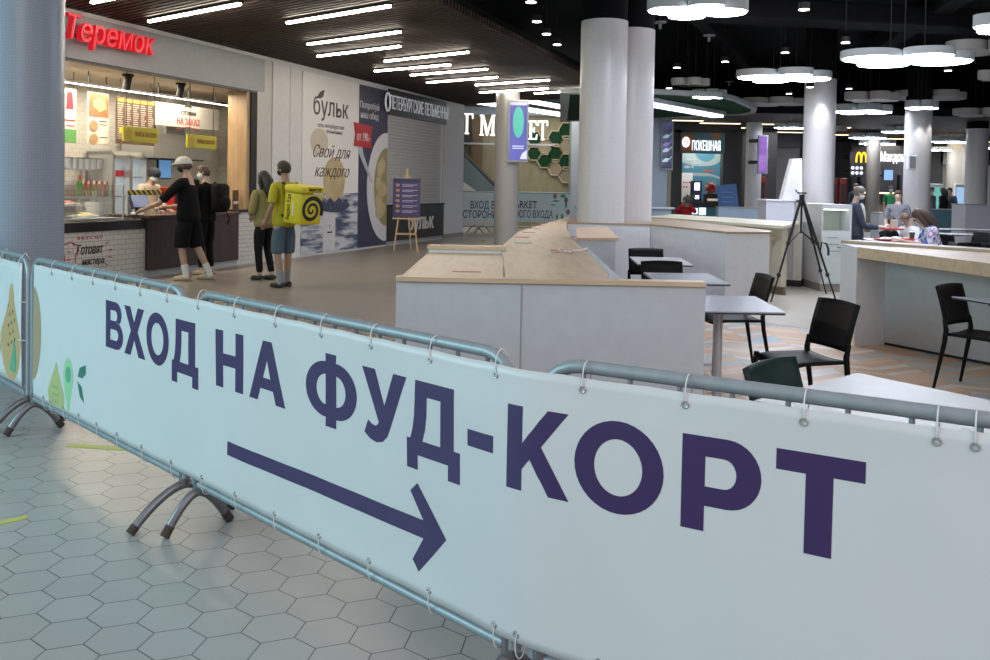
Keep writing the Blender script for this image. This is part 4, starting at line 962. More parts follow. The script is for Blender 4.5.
# digital displays on columns
def display(px0, py0, px1, py1, Y, label, tilt=0.0, mood=0):
    a, b = F(px0, py1, Y), F(px1, py0, Y); w, hh = b.x - a.x, b.z - a.z
    t = thing('digital_display', label, 'display', ((a.x + b.x) / 2, Y, (a.z + b.z) / 2), tilt)
    w = w / cos(tilt)
    obj('bezel', MB().box((0, .05, 0), (w, .10, hh), 0, .01), mat('bezel_grey', (.38, .40, .42), .4), t)
    m, nt, bs = base('screen_violet_%d' % mood, .3)
    x, y, z = nt.sep(nt.coord()); n = nt.noise(nt.comb(nt.math('MULTIPLY', x, 1.0), 0.0, nt.math('MULTIPLY', z, (.5, 3.0, 2.0)[mood])), (1.5, 1.2, 1.0)[mood], 3)
    if mood: n = nt.math('MULTIPLY', nt.math('SUBTRACT', n, .42), 5.0, 0.0); n = nt.math('MINIMUM', nt.math('MAXIMUM', n, 0.0), 1.0)
    c = nt.mix(n, ((.10, .08, .42), (.01, .01, .03), (.22, .08, .45))[mood], ((.16, .20, .62), (.06, .07, .16), (.38, .18, .60))[mood])
    nt.put(bs.inputs['Emission Color'], c); bs.inputs['Emission Strength'].default_value = (.7, .9, .75)[mood]; bs.inputs['Base Color'].default_value = (.02, .02, .03, 1)
    obj('screen', MB().box((0, -.004, 0), (w - .08, .01, hh - .10)), m, t)
    return t, w, hh
t, w, hh = display(507.5, 100, 529, 162, 21.45, 'purple digital display with a green round picture on the grey column', 0, 0)
obj('screen_picture', MB().upright([(x, z + hh * .14) for x, z in ell(0, 0, w * .27, hh * .25, 24)], -.012, -.008), mat('screen_green', (.05, .3, .2), .4, emit=.6, ecol=(.10, .48, .40)), t)
obj('bracket', MB().span((-.1, .10, -.3), (.05, .40, -.2)).span((-.1, .10, .3), (.05, .40, .4)), BLACKM, t)
obj('screen_band', MB().span((-w / 2 + .05, -.012, hh / 2 - .13), (w / 2 - .05, -.008, hh / 2 - .06)), mat('screen_lilac', (.4, .4, .6), .4, emit=.5, ecol=(.5, .5, .8)), t)
obj('screen_text', MB().span((-w * .28, -.012, -hh * .25), (w * .28, -.008, -hh * .235)).span((-w * .28, -.012, -hh * .285), (w * .28, -.008, -hh * .27)).upright([(w * .44, -hh * .45), (w * .44, -hh * .30), (w * .2, -hh * .36), (.05, -hh * .45)], -.012, -.008), mat('screen_pale', (.5, .5, .7), .4, emit=.6, ecol=(.6, .6, .9)), t)
PALEB = mat('pale_blue_wall', (.42, .50, .62), .4)
struct('wall_back', fbox(640, 103, 666, 225, 26.6, .6), PALEB)
struct('trim_14', fbox(666, 118, 670, 225, 26.75, .5), mat('trim_sand', (.35, .31, .22), .5))
t, w, hh = display(660.5, 121, 674, 170, 26.45, 'tall digital display with dark wave pictures on the pale blue wall', 0, 1)
for q, c in ((.18, (.35, .5, .6)), (.02, (.25, .2, .55)), (-.10, (.55, .6, .75)), (-.30, (.5, .75, .75))): obj('screen_wave', MB().upright([(-w * .36, hh * q), (-w * .1, hh * (q + .05)), (w * .2, hh * (q + .03)), (w * .36, hh * (q + .09)), (w * .36, hh * (q + .06)), (0, hh * (q - .03)), (-w * .36, hh * (q - .04))], -.014, -.010), mat('wave_%d' % int(q * 100), c, .4, emit=.35, ecol=c), t)
t, w, hh = display(757.5, 135, 768.5, 174, 29.4, 'narrow violet digital display on the far white column', 0, 2)
obj('bracket', MB().span((-w / 2 - .2, .03, -.3), (-w / 2, .40, -.2)).span((-w / 2 - .2, .03, .4), (-w / 2, .40, .5)), BLACKM, t)
# ---- blue poke outlet
YP = 31.0
def add_outlet_fill(px, Y, z, size, e, col=(1, .95, .88)):  # unseen area fills, added to lighten the far outlets and walls
    p = F(px, 190, Y); l = bpy.data.lights.new('outlet_fill', 'AREA'); l.size = size; l.energy = e; l.color = col
    o = bpy.data.objects.new('outlet_fill', l); COL.objects.link(o); o.location = (p.x, Y, z)
add_outlet_fill(703, YP + .6, 3.3, 1.1, 38)
add_outlet_fill(888, 36.6, 3.4, 1.2, 25, (1, .9, .8)); add_outlet_fill(950, 35.5, 3.6, 2.0, 40, (1, .88, .72)); add_outlet_fill(785, 31.5, 3.6, 2.0, 40); add_outlet_fill(540, 30.5, 4.2, 3.0, 120, (1, .93, .8))
struct('wall_back', fbox(668, 118, 775, 230, YP + 1.6, .2), mat('poke_dark', (.035, .035, .04), .5))
struct('wall_left', fbox(669, 130, 681, 215, YP - .2, 1.8), mat('poke_frame', (.03, .03, .033), .5))
struct('wall_right', fbox(724, 130, 741, 215, YP - .2, .4), mat('poke_frame', (.03, .03, .033)))
struct('trim_15', fbox(669, 118, 741, 133.5, YP - .2, 1.8), mat('poke_frame', (.03, .03, .033)))
m, nt, b = base('sea_mural', .5); x, y, z = nt.sep(nt.coord())
n = nt.noise(nt.comb(nt.math('ADD', x, z), 0.0, nt.math('MULTIPLY', z, 1.6)), .55, 1)
cr = nt.new('ShaderNodeValToRGB'); nt.put(cr.inputs[0], n); cr.color_ramp.interpolation = 'CONSTANT'; e = cr.color_ramp.elements
e[0].position = 0; e[0].color = (.05, .19, .27, 1); e[1].position = .46; e[1].color = (.30, .38, .40, 1); k = e.new(.52); k.color = (.06, .22, .30, 1)
nt.put(b.inputs['Base Color'], cr.outputs[0])
t = thing('wall_mural', 'blue sea mural with white waves and little fish inside the poke outlet', 'mural', F(706, 175, YP + 1.5), 0)
a, b_ = F(676, 205, YP + 1.5), F(736, 150, YP + 1.5)
obj('panel', MB().span((-(b_.x - a.x) / 2, -.0, -(b_.z - a.z) / 2), ((b_.x - a.x) / 2, .04, (b_.z - a.z) / 2)), m, t)
for px, py, c in ((690, 160, (.4, .45, .48)), (695, 163, (.4, .45, .48)), (708, 171, (.5, .08, .05)), (688, 167, (.35, .4, .45))):
    q = F(px, py, YP + 1.5) - t.location; obj('painted_fish', MB().upright([(q.x + x_, q.z + z_) for x_, z_ in ((-.17, .0), (-.05, .06), (.1, .01), (.2, .07), (.2, -.05), (.1, -.01), (-.05, -.05))], -.012, 0), mat('fish_%d' % px, c, .5), t)
t = thing('shop_sign', 'blue and orange fascia sign with white lit letters over the poke outlet', 'sign', F(702, 143, YP - .4), 0)
a, b_ = F(681, 153, YP - .4), F(725, 133, YP - .4); L = t.location
obj('fascia', MB().span((a.x - L.x, 0, a.z - L.z), (b_.x - L.x, .3, b_.z - L.z)), mat('poke_blue', (.045, .13, .19), .4), t)
c = F(685.8, 143, YP - .4); obj('orange_panel', MB().span((a.x - L.x, -.01, a.z - L.z + .05), (a.x - L.x + .42, 0, b_.z - L.z - .05)).upright([(b_.x - L.x - .5, b_.z - L.z - .02), (b_.x - L.x - .1, b_.z - L.z - .02), (b_.x - L.x - .2, b_.z - L.z - .2), (b_.x - L.x - .4, b_.z - L.z - .2)], -.01, 0), mat('poke_orange', (.28, .10, .03), .5), t)
obj('round_logo', MB().tube([(c.x - L.x + .10 * cos(2 * pi * i / 18), -.03, .02 + .15 * sin(2 * pi * i / 18)) for i in range(19)], .035, 6).span((c.x - L.x - .03, -.05, -.08), (c.x - L.x + .03, -.01, .1)), LITW, t)
l, r = F(692, 147, YP - .4), F(720, 147, YP - .4)
for q in split_letters(text_mesh('ПОКЕШНАЯ', .34, r.x - l.x, .02, .0)): obj('letter', q, LITW, t, None, ((l.x + r.x) / 2 - L.x, -.03, F(706, 150.5, YP - .4).z - L.z))
t = thing('service_counter', 'teal and black counter of the poke outlet', 'counter', (F(705, 200, YP).x, YP, 0), 0)
a, b_ = F(679, 230, YP), F(722, 200, YP); x0, x1 = a.x - t.location.x, b_.x - t.location.x
obj('front', MB().span((x0, 0, .08), (x1, .5, .86)), mat('poke_teal', (.06, .22, .28), .4), t); obj('top', MB().span((x0 - .1, -.08, .86), (x1 + .1, .6, 1.02)), BLACKP, t); obj('plinth', MB().span((x0, .05, 0), (x1, .4, .08)), BLACKP, t)
obj('light_panel', MB().span((x0 + .3, -.02, .62), (x0 + .62, 0, .82)).span((x0 + .68, -.02, .6), (x0 + .9, 0, .84)), mat('counter_glow', (.8, .9, 1), .4, emit=1.3, ecol=(.75, .9, 1)), t)
t = thing('drinks_fridge', 'narrow lit drinks fridge with violet glow on the poke counter', 'fridge', F(697, 193, YP + .3), 0); t.location.z = 1.02
obj('cabinet', MB().span((-.17, 0, 0), (.17, .3, .75), .01), mat('fridge_dark', (.05, .04, .12), .4), t); obj('shelf_light', MB().span((-.09, -.01, .42), (.09, 0, .68)).span((-.07, -.01, .12), (.07, 0, .24)), mat('fridge_glow', (.8, .8, 1), .4, emit=1.8, ecol=(.75, .75, 1)), t)
t = thing('menu_sheet', 'white menu sheet with red marks on the poke outlet wall', 'sheet', F(686.5, 188, YP + 1.45), 0)
obj('sheet', MB().box((0, 0, 0), (.42, .02, 1.1)), PRINT_W, t)
for i in range(5): obj('red_mark', MB().box((-.1 + .1 * (i % 3), -.012, .2 - .16 * (i // 3)), (.06, .006, .05)), mat('print_red', (.45, .03, .05)), t)
t = thing('potted_plant', 'small potted plant at the end of the poke counter', 'plant', F(690, 198, YP + .25), 0); t.location.z = 1.02
obj('pot', MB().lathe([(.08, 0), (.10, .14)], n=12), mat('pot_grey', (.25, .24, .2), .6), t)
g = MB(); rr = random.Random(5)
for i in range(24): 
    q = rr.uniform(0, 6.28); l = rr.uniform(.1, .24); g.tube([(0, 0, .12), (l * .5 * cos(q), l * .5 * sin(q), .2), (l * cos(q), l * sin(q), .16 + rr.uniform(0, .16))], [.012, .03, .004], 5)
obj('foliage', g, mat('dry_green', (.13, .14, .07), .7), t)
t = thing('flower_decoration', 'red paper flower decoration above the poke counter', 'decoration', F(711, 187, YP + .3), 0); t.location.z = 1.02
obj('stem', MB().tube([(0, 0, 0), (0, 0, .5)], .03, 8), mat('stem_white', (.5, .45, .42), .5), t)
g = MB()
for i in range(9): q = 2 * pi * i / 9; g.tube([(0, 0, .5), (.14 * cos(q), -.04, .5 + .14 * sin(q)), (.26 * cos(q), 0, .5 + .25 * sin(q))], [.03, .06, .01], 6)
obj('petals', g, mat('petal_red', (.42, .06, .04), .5), t)
t = thing('black_case', 'black display case on the right end of the poke counter', 'display case', F(716, 196, YP + .2), 0); t.location.z = 1.02
obj('case', MB().span((-.35, 0, 0), (.3, .4, .30), .02), BLACKP, t); obj('pane', MB().span((-.30, -.01, .06), (.25, 0, .14)), mat('pane_glow', (.5, .45, .35), .3, emit=.3, ecol=(1, .85, .6)), t)
# blue menu stand
t = thing('menu_stand', 'blue printed menu panel on a white stand beside the poke counter', 'menu stand', (F(728, 210, 28.0).x, 28.0, 0), 0)
g = MB().box((0, 0, 0), (.62, .03, 1.15), 0, .005).xf(Matrix.Translation((0, 0, 1.07)) @ Matrix.Rotation(-.12, 4, 'X') @ Matrix.Rotation(-.10, 4, 'Y')); obj('panel', g, mat('stand_blue', (.03, .13, .36), .4), t)
for z in (1.4, 1.25, 1.1, .95): obj('printed_lines', MB().box((-.02 + (z - 1.1) * -.1, -.045 + (1.07 - z) * -.11, z), (.36, .006, .025)), mat('stand_text', (.2, .35, .6), .5), t)
obj('printed_motif', MB().box((.20, -.035, .66), (.2, .006, .16)), mat('print_red', (.45, .03, .05)), t)
for x in (-.2, .2): obj('leg', MB().tube([(x, 0, 0), (x, .03, .62)], .02, 8), PRINT_W, t)
obj('back_leg', MB().tube([(0, .4, 0), (0, .06, .9)], .02, 8), PRINT_W, t)
# grey shutters, red panels, burger outlet
t = thing('roller_shutter', 'wide closed dark grey shutter between the violet display and the sunlit column', 'shutter', (F(786, 0, 34).x, 34, 0), 0)
a, b_ = F(768, 0, 34), F(803, 0, 34); w = b_.x - a.x; g = MB()
for i in range(36): g.box((0, 0, .08 + i * .085), (w, .03, .078), 0, .005)
obj('curtain', g, mat('far_shutter', (.15, .15, .155), .5), t)
obj('header', MB().box((0, 0, 3.35), (w, .3, .5)), mat('header_dark', (.06, .06, .065), .5), t)
obj('notice', MB().box((-w * .35, -.03, 3.1), (.32, .02, .6)), mat('notice_dark', (.04, .04, .045), .5), t)
REDP = mat('kiosk_red', (.16, .012, .012), .4)
for i, (px0, px1, lab) in enumerate(((762, 771, 'dark red self-order kiosk standing under the violet display'), (834, 843, 'dark red self-order kiosk nearest the spotlit column'), (845, 852.5, 'dark red self-order kiosk nearest the burger arches'))):
    Yk = 32.0; a, b_ = F(px0, 0, Yk), F(px1, 0, Yk); w = b_.x - a.x
    t = thing('order_kiosk', lab, 'kiosk', ((a.x + b_.x) / 2, Yk, 0), 0, 'red order kiosks')
    obj('body', MB().box((0, .1, .98), (w, .2, 1.96), 0, .03), REDP, t); obj('screen', MB().box((0, -.004, 1.25), (w * .7, .01, 1.0)), mat('kiosk_screen', (.03, .012, .012), .2), t); obj('base', MB().box((0, .1, .03), (w * 1.15, .3, .06)), BLACKP, t)
YK = 36.0
struct('wall_back', fbox(852, 145, 912, 230, YK + 1.0, .2), mat('burger_wall', (.035, .035, .04), .5))
t = thing('shop_sign', 'black square sign with yellow double arches on the far dark wall', 'sign', F(861, 157.5, YK), 0)
a, b_ = F(852, 163, YK), F(874, 151, YK); w, hh = b_.x - a.x, b_.z - a.z
obj('panel', MB().box((0, .06, 0), (w, .1, hh)), mat('sign_black', (.02, .02, .022)), t)
g = MB()
for sx in (-1, 1):
    g.tube([(sx * .10 + .085 * cos(pi * i / 12) * 1.15, -.03, -.20 + .40 * sin(pi * i / 12) ** .8) for i in range(13)], .034, 6)
obj('bracket', MB().span((-.3, .1, -.05), (-.2, 1.0, .05)).span((.2, .1, -.05), (.3, 1.0, .05)), BLACKM, t)
obj('arches', g, mat('arches_yellow', (.9, .6, .02), .4, emit=1.0, ecol=(1, .62, .02)), t, True)
t = thing('shop_sign', 'white illuminated lettering on the far dark wall, running behind a column', 'sign', F(895, 159, YK), 0)
l, r = F(880, 162, YK), F(919, 162, YK)
for q in split_letters(text_mesh('Макдоналдс', .40, r.x - l.x, .02, .004)): obj('letter', q, LITW, t, None, ((l.x + r.x) / 2 - t.location.x, -.05, F(890, 161.5, YK).z - t.location.z))
obj('rail', MB().span((l.x - t.location.x, .02, -.06), (r.x - t.location.x, .08, 0)).span((-.5, .08, -.06), (-.45, 1.0, 0)).span((.45, .08, -.06), (.5, 1.0, 0)), BLACKM, t)
for i, (x0, y0, x1, y1, lab) in enumerate(((850.5, 165, 863.5, 176, 'menu screen with small white pictures under the yellow arches'), (884, 170, 893, 180, 'blue menu screen hanging under the white far sign'))):
    a, b_ = F(x0, y1, YK - .2), F(x1, y0, YK - .2)
    t = thing('menu_screen', lab, 'screen', ((a.x + b_.x) / 2, YK - .2, (a.z + b_.z) / 2), 0)
    obj('housing', MB().box((0, .05, 0), (b_.x - a.x + .06, .08, b_.z - a.z + .06)), BLACKP, t)
    if i == 0:
        for k in range(6): obj('picture', MB().ball((-.17 + .17 * (k % 3), -.0, .1 - .2 * (k // 3)), (.07, .02, .07), 10), mat('pic_glow', (.6, .6, .7), .4, emit=.45, ecol=(.8, .85, 1)), t)
    else: obj('display', MB().box((0, -.0, 0), (b_.x - a.x, .02, b_.z - a.z)), mat('menu_blue', (.1, .2, .4), .4, emit=.55, ecol=(.3, .45, .85)), t)
    obj('hanger', MB().tube([(0, .06, 0), (0, 1.25, 0)], .03, 8), BLACKM, t)
t = thing('service_counter', 'far wood and black counter of the burger outlet', 'counter', (F(880, 0, YK - 1.0).x, YK - 1.0, 0), 0)
obj('front', MB().span((-1.2, 0, 0), (1.6, .6, 1.0)), mat('far_counter_wood', (.25, .15, .07), .5), t); obj('top', MB().span((-1.25, -.05, 1.0), (1.65, .65, 1.06)), BLACKP, t)
t = thing('back_shelf', 'far shelf unit with warm lit boxes behind the burger counter', 'shelf', (F(885, 0, YK + .6).x, YK + .6, 0), 0)
obj('unit', MB().span((-.8, .0, .9), (.9, .3, 1.0)).span((-.8, .0, 1.5), (.9, .3, 1.56)).span((-.8, 0, 0), (-.72, .3, 2.2)).span((.82, 0, 0), (.9, .3, 2.2)), BLACKM, t)
obj('lit_strip', MB().span((-.7, -.01, 1.42), (.8, .02, 1.48)), mat('warm_strip', (1, .8, .5), .4, emit=1.2, ecol=(1, .75, .4)), t)
# beige walls further right
struct('wall_back', fbox(931, 143, 941, 230, 38, .3), mat('slat_dark', (.05, .045, .04), .6))
struct('wall_back', fbox(941, 165, 961, 230, 38.2, .3), BEIGE); struct('wall_back', fbox(941, 150, 964, 165, 38.0, .3), mat('beige_light', (.42, .40, .35), .6))
struct('column', MB().lathe([(.35, 0), (.35, 3.72)], n=28), mosaic('sand_mosaic', (.36, .33, .28)), (F(961, 0, 36.5).x, 36.5, 0), None, 40)
struct('wall_back', fbox(986, 165, 1010, 230, 38, .3), mat('far_grey', (.25, .26, .27), .6))
for i, (x0, y0, x1, y1, lab, c) in enumerate(((936, 184, 944, 214, 'white order terminal with a green screen beside the small white column bracket', (.15, .45, .38)), (961.5, 184, 966.5, 214, 'white order terminal with a blue screen half behind the rightmost column', (.35, .55, .8)))):
    Yt = 33.0; a, b_ = F(x0, 0, Yt), F(x1, y0, Yt); w = b_.x - a.x
    t = thing('order_terminal', lab, 'terminal', ((a.x + b_.x) / 2, Yt, 0), 0)
    obj('body', MB().box((0, .08, b_.z / 2), (w, .14, b_.z), 0, .03), PRINT_W, t); obj('screen', MB().box((0, -.004, b_.z * .72), (w * .78, .01, b_.z * .42)), mat('term_%d' % i, c, .3, emit=.6, ecol=c), t)
# low teal walls, pale blue low wall
TEAL = mat('teal_panel', (.09, .20, .25), .45)
def lowwall(x0, x1, Y, ztop, m, label, th=.12, cap=True):
    a, b_ = F(x0, 0, Y), F(x1, 0, Y); w = b_.x - a.x
    t = thing('low_partition', label, 'partition', ((a.x + b_.x) / 2, Y, 0), 0)
    obj('panel', MB().box((0, 0, ztop / 2 - .02), (w, th, ztop - .04)), m, t)
    obj('cap', MB().box((0, 0, ztop - .02), (w, th + .03, .04), 0, .004), mat('cap_grey', (.33, .36, .38), .4), t); return t
lowwall(640, 735, 26.0, .90, PALEB, 'pale blue low partition in front of the poke outlet', .3) if False else None
lowwall(722, 774, 24.5, 1.02, mat('low_wall_blue', (.36, .45, .58), .45), 'pale blue low partition behind the blue menu stand', .3)
lowwall(830, 868, 30.0, 1.05, TEAL, 'teal low partition between the white cabinet and the masked woman')
lowwall(930, 968, 31.0, .95, TEAL, 'teal low partition behind the woman in the patterned blouse'); lowwall(984, 1010, 31.5, 1.0, TEAL, 'teal low partition cut by the frame edge behind the last column')
t = lowwall(881, 897, 22.0, 1.0, mat('booth_white', (.55, .56, .60), .4), 'white low partition behind the masked woman', .5)
t = thing('column_base', 'white boxed base around the rightmost column', 'column base', (F(982, 0, 26.8).x, 26.8, 0), 0)
obj('box', MB().box((0, 0, .58), (1.0, .8, 1.16)), mat('booth_white', (.55, .56, .6)), t); obj('cap', MB().box((0, 0, 1.17), (1.04, .84, .03)), mat('cap_grey', (.33, .36, .38)), t)
s = thing('wall_speaker', 'white box speaker fixed on the far column by the white sign', 'speaker', F(911.3, 162.5, C4[1] - C4[2] - .05), 0)
obj('body', MB().box((0, 0, 0), (.20, .16, .38), 0, .02), mat('speaker_white', (.75, .75, .78), .4), s); obj('grille', MB().box((0, -.082, 0), (.15, .006, .30)), mat('grille_grey', (.3, .3, .32), .5), s)
# warm light strips in the far soffit
for i, (x0, x1, y, Y, w) in enumerate([(655, 682, 121, 27, ''), (640, 703, 125, 29, ''), (716, 745, 133, 32, ''), (640, 676, 131, 32, ''), (762, 795, 132.5, 30, ''), (833, 870, 143, 35, ''), (700, 740, 129, 30, ''), (880, 905, 146, 37, ''), (930, 965, 151, 38, ''), (985, 1000, 155, 38, ''), (764, 802, 137, 34, ''), (833, 850, 138, 31, '')]):
    a, b_ = F(x0, y, Y), F(x1, y, Y)
    nth = ['first', 'second', 'third', 'fourth', 'fifth', 'sixth', 'seventh', 'eighth', 'ninth', 'tenth', 'eleventh', 'twelfth'][i]
    t = thing('strip_light', 'warm light strip in the far brown soffit above ' + ['the dark wave display', 'the poke sign, long one', 'the far white column', 'the pale wall, deeper one', 'the grey shutter, nearer one', 'the yellow arches', 'the dark post of the poke outlet', 'the far white sign', 'the beige walls', 'the rightmost column', 'the grey shutter, deeper one', 'the red kiosks'][i], 'light', ((a.x + b_.x) / 2, Y, 3.675), 0, 'warm soffit strips')
    obj('diffuser', MB().box((0, 0, 0), (b_.x - a.x, .12, .02)), mat('led_amber', (1, .8, .5), .5, emit=2.2, ecol=(1, .80, .50)), t); obj('housing', MB().box((0, 0, .02), (b_.x - a.x + .04, .16, .02)), BLACKM, t)
# ================================================================ light strips in the slatted ceiling
STR = [((149, 20.5), (240, 3), 'above the red sign'), ((287, 22), (390, 5), 'nearest strip past the red sign'), ((308, 43.5), (400, 31), 'second strip past the red sign'), ((318, 55.5), (400, 45.5), 'third strip past the red sign'),
       ((385, 60.5), (468, 51.5), 'above the white poster, upper one'), ((375, 70.5), (450, 64), 'above the white poster, lower one'), ((411, 74.5), (487, 68.5), 'above the navy poster'), ((427, 82), (497, 76.5), 'above the kiosk sign'),
       ((476, 84.5), (549, 79.5), 'past the kiosk sign, nearer one'), ((480, 92), (548, 88), 'past the kiosk sign, farther one'), ((535, 93), (580, 90), 'ending behind the twin columns'), ((92, 1.5), (130, -6), 'cut by the top of the frame')]
for p, q, w in STR:
    A, B = G(p[0], p[1], ZC - .035), G(q[0], q[1], ZC - .035); L = (B - A).length; M_ = (A + B) / 2
    t = thing('strip_light', 'thin white strip light in the slatted ceiling ' + w, 'light', M_, atan2((B - A).y, (B - A).x), 'strip lights of the slatted ceiling')
    obj('diffuser', MB().box((0, 0, -.012), (L, .045, .03)), mat('led_strip', (1, 1, 1), .5, emit=30, ecol=(1, .89, .76)), t); obj('channel', MB().box((0, 0, .017), (L + .03, .07, .034)), BLACKM, t)
# ================================================================ clover-shaped pendant lamps
SIDE = mat('lamp_side', (.40, .43, .44), .5); UNLIT = mat('lamp_unlit', (.42, .40, .38), .5)
def clover(R, n=240, rot=0.0, sq=1.0):
    pts = []
    for i in range(n):
        q = 2 * pi * i / n; r = R * (.14 + .86 * abs(cos(2 * q)) ** .36) * (1 + .13 * cos(q * 2 + .6) + .08 * cos(q - 1.1))
        pts.append((r * cos(q + rot), sq * r * sin(q + rot)))
    return pts
LITB = mat('lamp_diffuser', (1, 1, 1), .5, emit=22, ecol=(.80, .86, 1))
def lamp(px0, px1, py, label, lit=True, z=3.62, th=.13, rot=.15):
    C = G((px0 + px1) / 2, py, z); a = atY(px0, py, C.y); b = atY(px1, py, C.y); R = (b.x - a.x) / 2 * .98
    t = thing('clover_lamp', label, 'pendant lamp', C, 0, 'clover pendant lamps')
    obj('body', MB().prism(clover(R, rot=rot), 0, th), SIDE if lit else UNLIT, t, 50)
    obj('diffuser', MB().prism(clover(R * .955, rot=rot), -.015, 0.0), LITB if lit else UNLIT, t)
    for q in (0, 2.1, 4.2): obj('hanger', MB().tube([(R * .3 * cos(q), R * .3 * sin(q), th), (R * .3 * cos(q), R * .3 * sin(q), ZD - z)], .006, 5), BLACKM, t)
lamp(650, 743, 11, 'large lit clover lamp cut by the top of the frame next to the twin columns', True, 3.62, .13, .12)
lamp(739, 827, 78, 'lit clover lamp hanging directly before the spotlit column')
lamp(844, 968, 60, 'widest lit clover lamp, in the upper right of the black ceiling', True, 3.62, .12, .2)
lamp(974, 1050, 28, 'lit clover lamp cut by the frame edge, highest on that side', True, 3.62, .15, .3)
lamp(949, 1030, 51, 'unlit grey clover lamp under the lit one at the frame edge', False, 4.1, .16)
lamp(672, 708, 85, 'small unlit clover lamp just past the twin columns', False, 3.75, .14)
lamp(693, 725, 97, 'small lit clover lamp over the green ceiling island', True, 3.55, .16)
lamp(745, 803, 104, 'long unlit clover lamp behind the first lamp of the spotlit column', False, 3.7, .14, .1)
lamp(846, 897, 100, 'unlit clover lamp below the widest lit lamp', False, 3.72, .18)
lamp(833, 889, 112, 'lit clover lamp just beyond the spotlit column', True, 3.55, .18, .1)
lamp(895, 965, 98, 'wide unlit clover lamp above the column with the speaker', False, 3.95, .16, .3)
lamp(906, 937, 108, 'small lit clover lamp wrapped before the top of the speaker column', True, 3.45, .17)
lamp(955, 1010, 115, 'unlit clover lamp above the rightmost column', False, 3.6, .16)
lamp(979, 1010, 79, 'unlit clover lamp at the frame edge above the rightmost column', False, 3.72, .16)
lamp(850, 885, 138, 'far lit clover lamp above the yellow arches, upper one', True, 3.45, .16)
lamp(860, 894, 144, 'far lit clover lamp above the yellow arches, lower one', True, 3.3, .14)
lamp(882, 912, 132, 'far lit clover lamp behind the speaker column', True, 3.5, .16)
lamp(931, 966, 142, 'far lit clover lamp between the two columns at the frame side', True, 3.4, .16)
lamp(928, 951, 150, 'lowest far lit clover lamp above the beige walls', True, 3.2, .12)
lamp(775, 803, 128, 'far lit clover lamp above the grey shutter', True, 3.5, .14)
lamp(980, 1010, 148, 'far lit clover lamp behind the rightmost column', True, 3.3, .14)
lamp(822, 846, 130, 'far unlit clover lamp past the spotlit column', False, 3.55, .12)
# ================================================================ round downlights
DL = [(531, 2.5), (537, 22), (546.5, 34.5), (557, 45), (677, 68), (669, 88.5), (725, 62), (785, 53), (804, 10), (845.5, 43), (948, 71), (789, 94), (849, 89), (941, 113), (871, 127), (914.5, 102), (914.5, 114), (810, 87.5)]
order = sorted(range(len(DL)), key=lambda i: DL[i][0])
NW = ['first', 'second', 'third', 'fourth', 'fifth', 'sixth', 'seventh', 'eighth', 'ninth', 'tenth', 'eleventh', 'twelfth', 'thirteenth', 'fourteenth', 'fifteenth', 'sixteenth', 'seventeenth', 'eighteenth']
for k, i in enumerate(order):
    px, py = DL[i]; C = G(px, py, 4.0)
    lab = '%s from the left of the small round downlights in the black ceiling' % NW[k]
    if i in (17, 16): C = G(px, py, 3.62)
    t = thing('downlight', lab, 'downlight', C, 0, 'round downlights of the black ceiling')
    obj('can', MB().lathe([(.075, .008), (.075, .10)], n=18), BLACKM, t, 40); obj('lens', MB().lathe([(.07, 0), (.07, .012)], n=18), mat('lens_glow', (1, 1, 1), .5, emit=7.0, ecol=(1, .95, .85)), t)
    obj('stem', MB().tube([(0, 0, .2), (0, 0, ZD - C.z)], .006, 5), BLACKM, t)
# spots that wash two columns
def spot(loc, aim, e, ang=50):
    l = bpy.data.lights.new('column_spot', 'SPOT'); l.energy = e; l.spot_size = radians(ang); l.spot_blend = .6; l.shadow_soft_size = .05; l.color = (1, .97, .92)
    o = bpy.data.objects.new('column_spot', l); COL.objects.link(o); o.location = loc; o.rotation_euler = (Vector(aim) - Vector(loc)).to_track_quat('-Z', 'Y').to_euler()
p = G(810, 87.5, 3.62); spot((C3[0] - .12, C3[1] - C3[2] - .22, 3.62), (C3[0] - .10, C3[1] - C3[2], 2.3), 45, 60)
p = G(914.5, 114, 3.62); spot((C4[0] - .17, C4[1] - C4[2] - .20, 3.46), (C4[0] - .15, C4[1] - C4[2], 2.2), 34, 55); spot((C4[0] + .24, C4[1] - C4[2] - .12, 3.46), (C4[0] + .2, C4[1] - C4[2] + .03, 2.2), 26, 55)
for px, py in ((650, 23),): pass
for i, (px, py) in enumerate(((660, 23), (709, 36), (682, 83), (729, 82))):
    C = G(px, py, 4.3); t = thing('sprinkler', ['small grey ceiling sprinkler right of the twin columns', 'small grey ceiling sprinkler below the large cut lamp', 'small grey ceiling sprinkler over the green ceiling island', 'small grey ceiling sprinkler before the first lit lamp of the spotlit column'][i], 'sprinkler', C, 0, 'ceiling sprinklers')
    obj('disc', MB().lathe([(.11, 0), (.11, .02)], n=14), mat('sprinkler_grey', (.2, .2, .22), .5), t); obj('pipe', MB().tube([(0, 0, .02), (0, 0, ZD - 4.3)], .008, 6), BLACKM, t); obj('head', MB().tube([(0, 0, -.10), (0, 0, 0)], .025, 8), mat('sprinkler_grey', (.2, .2, .22)), t)
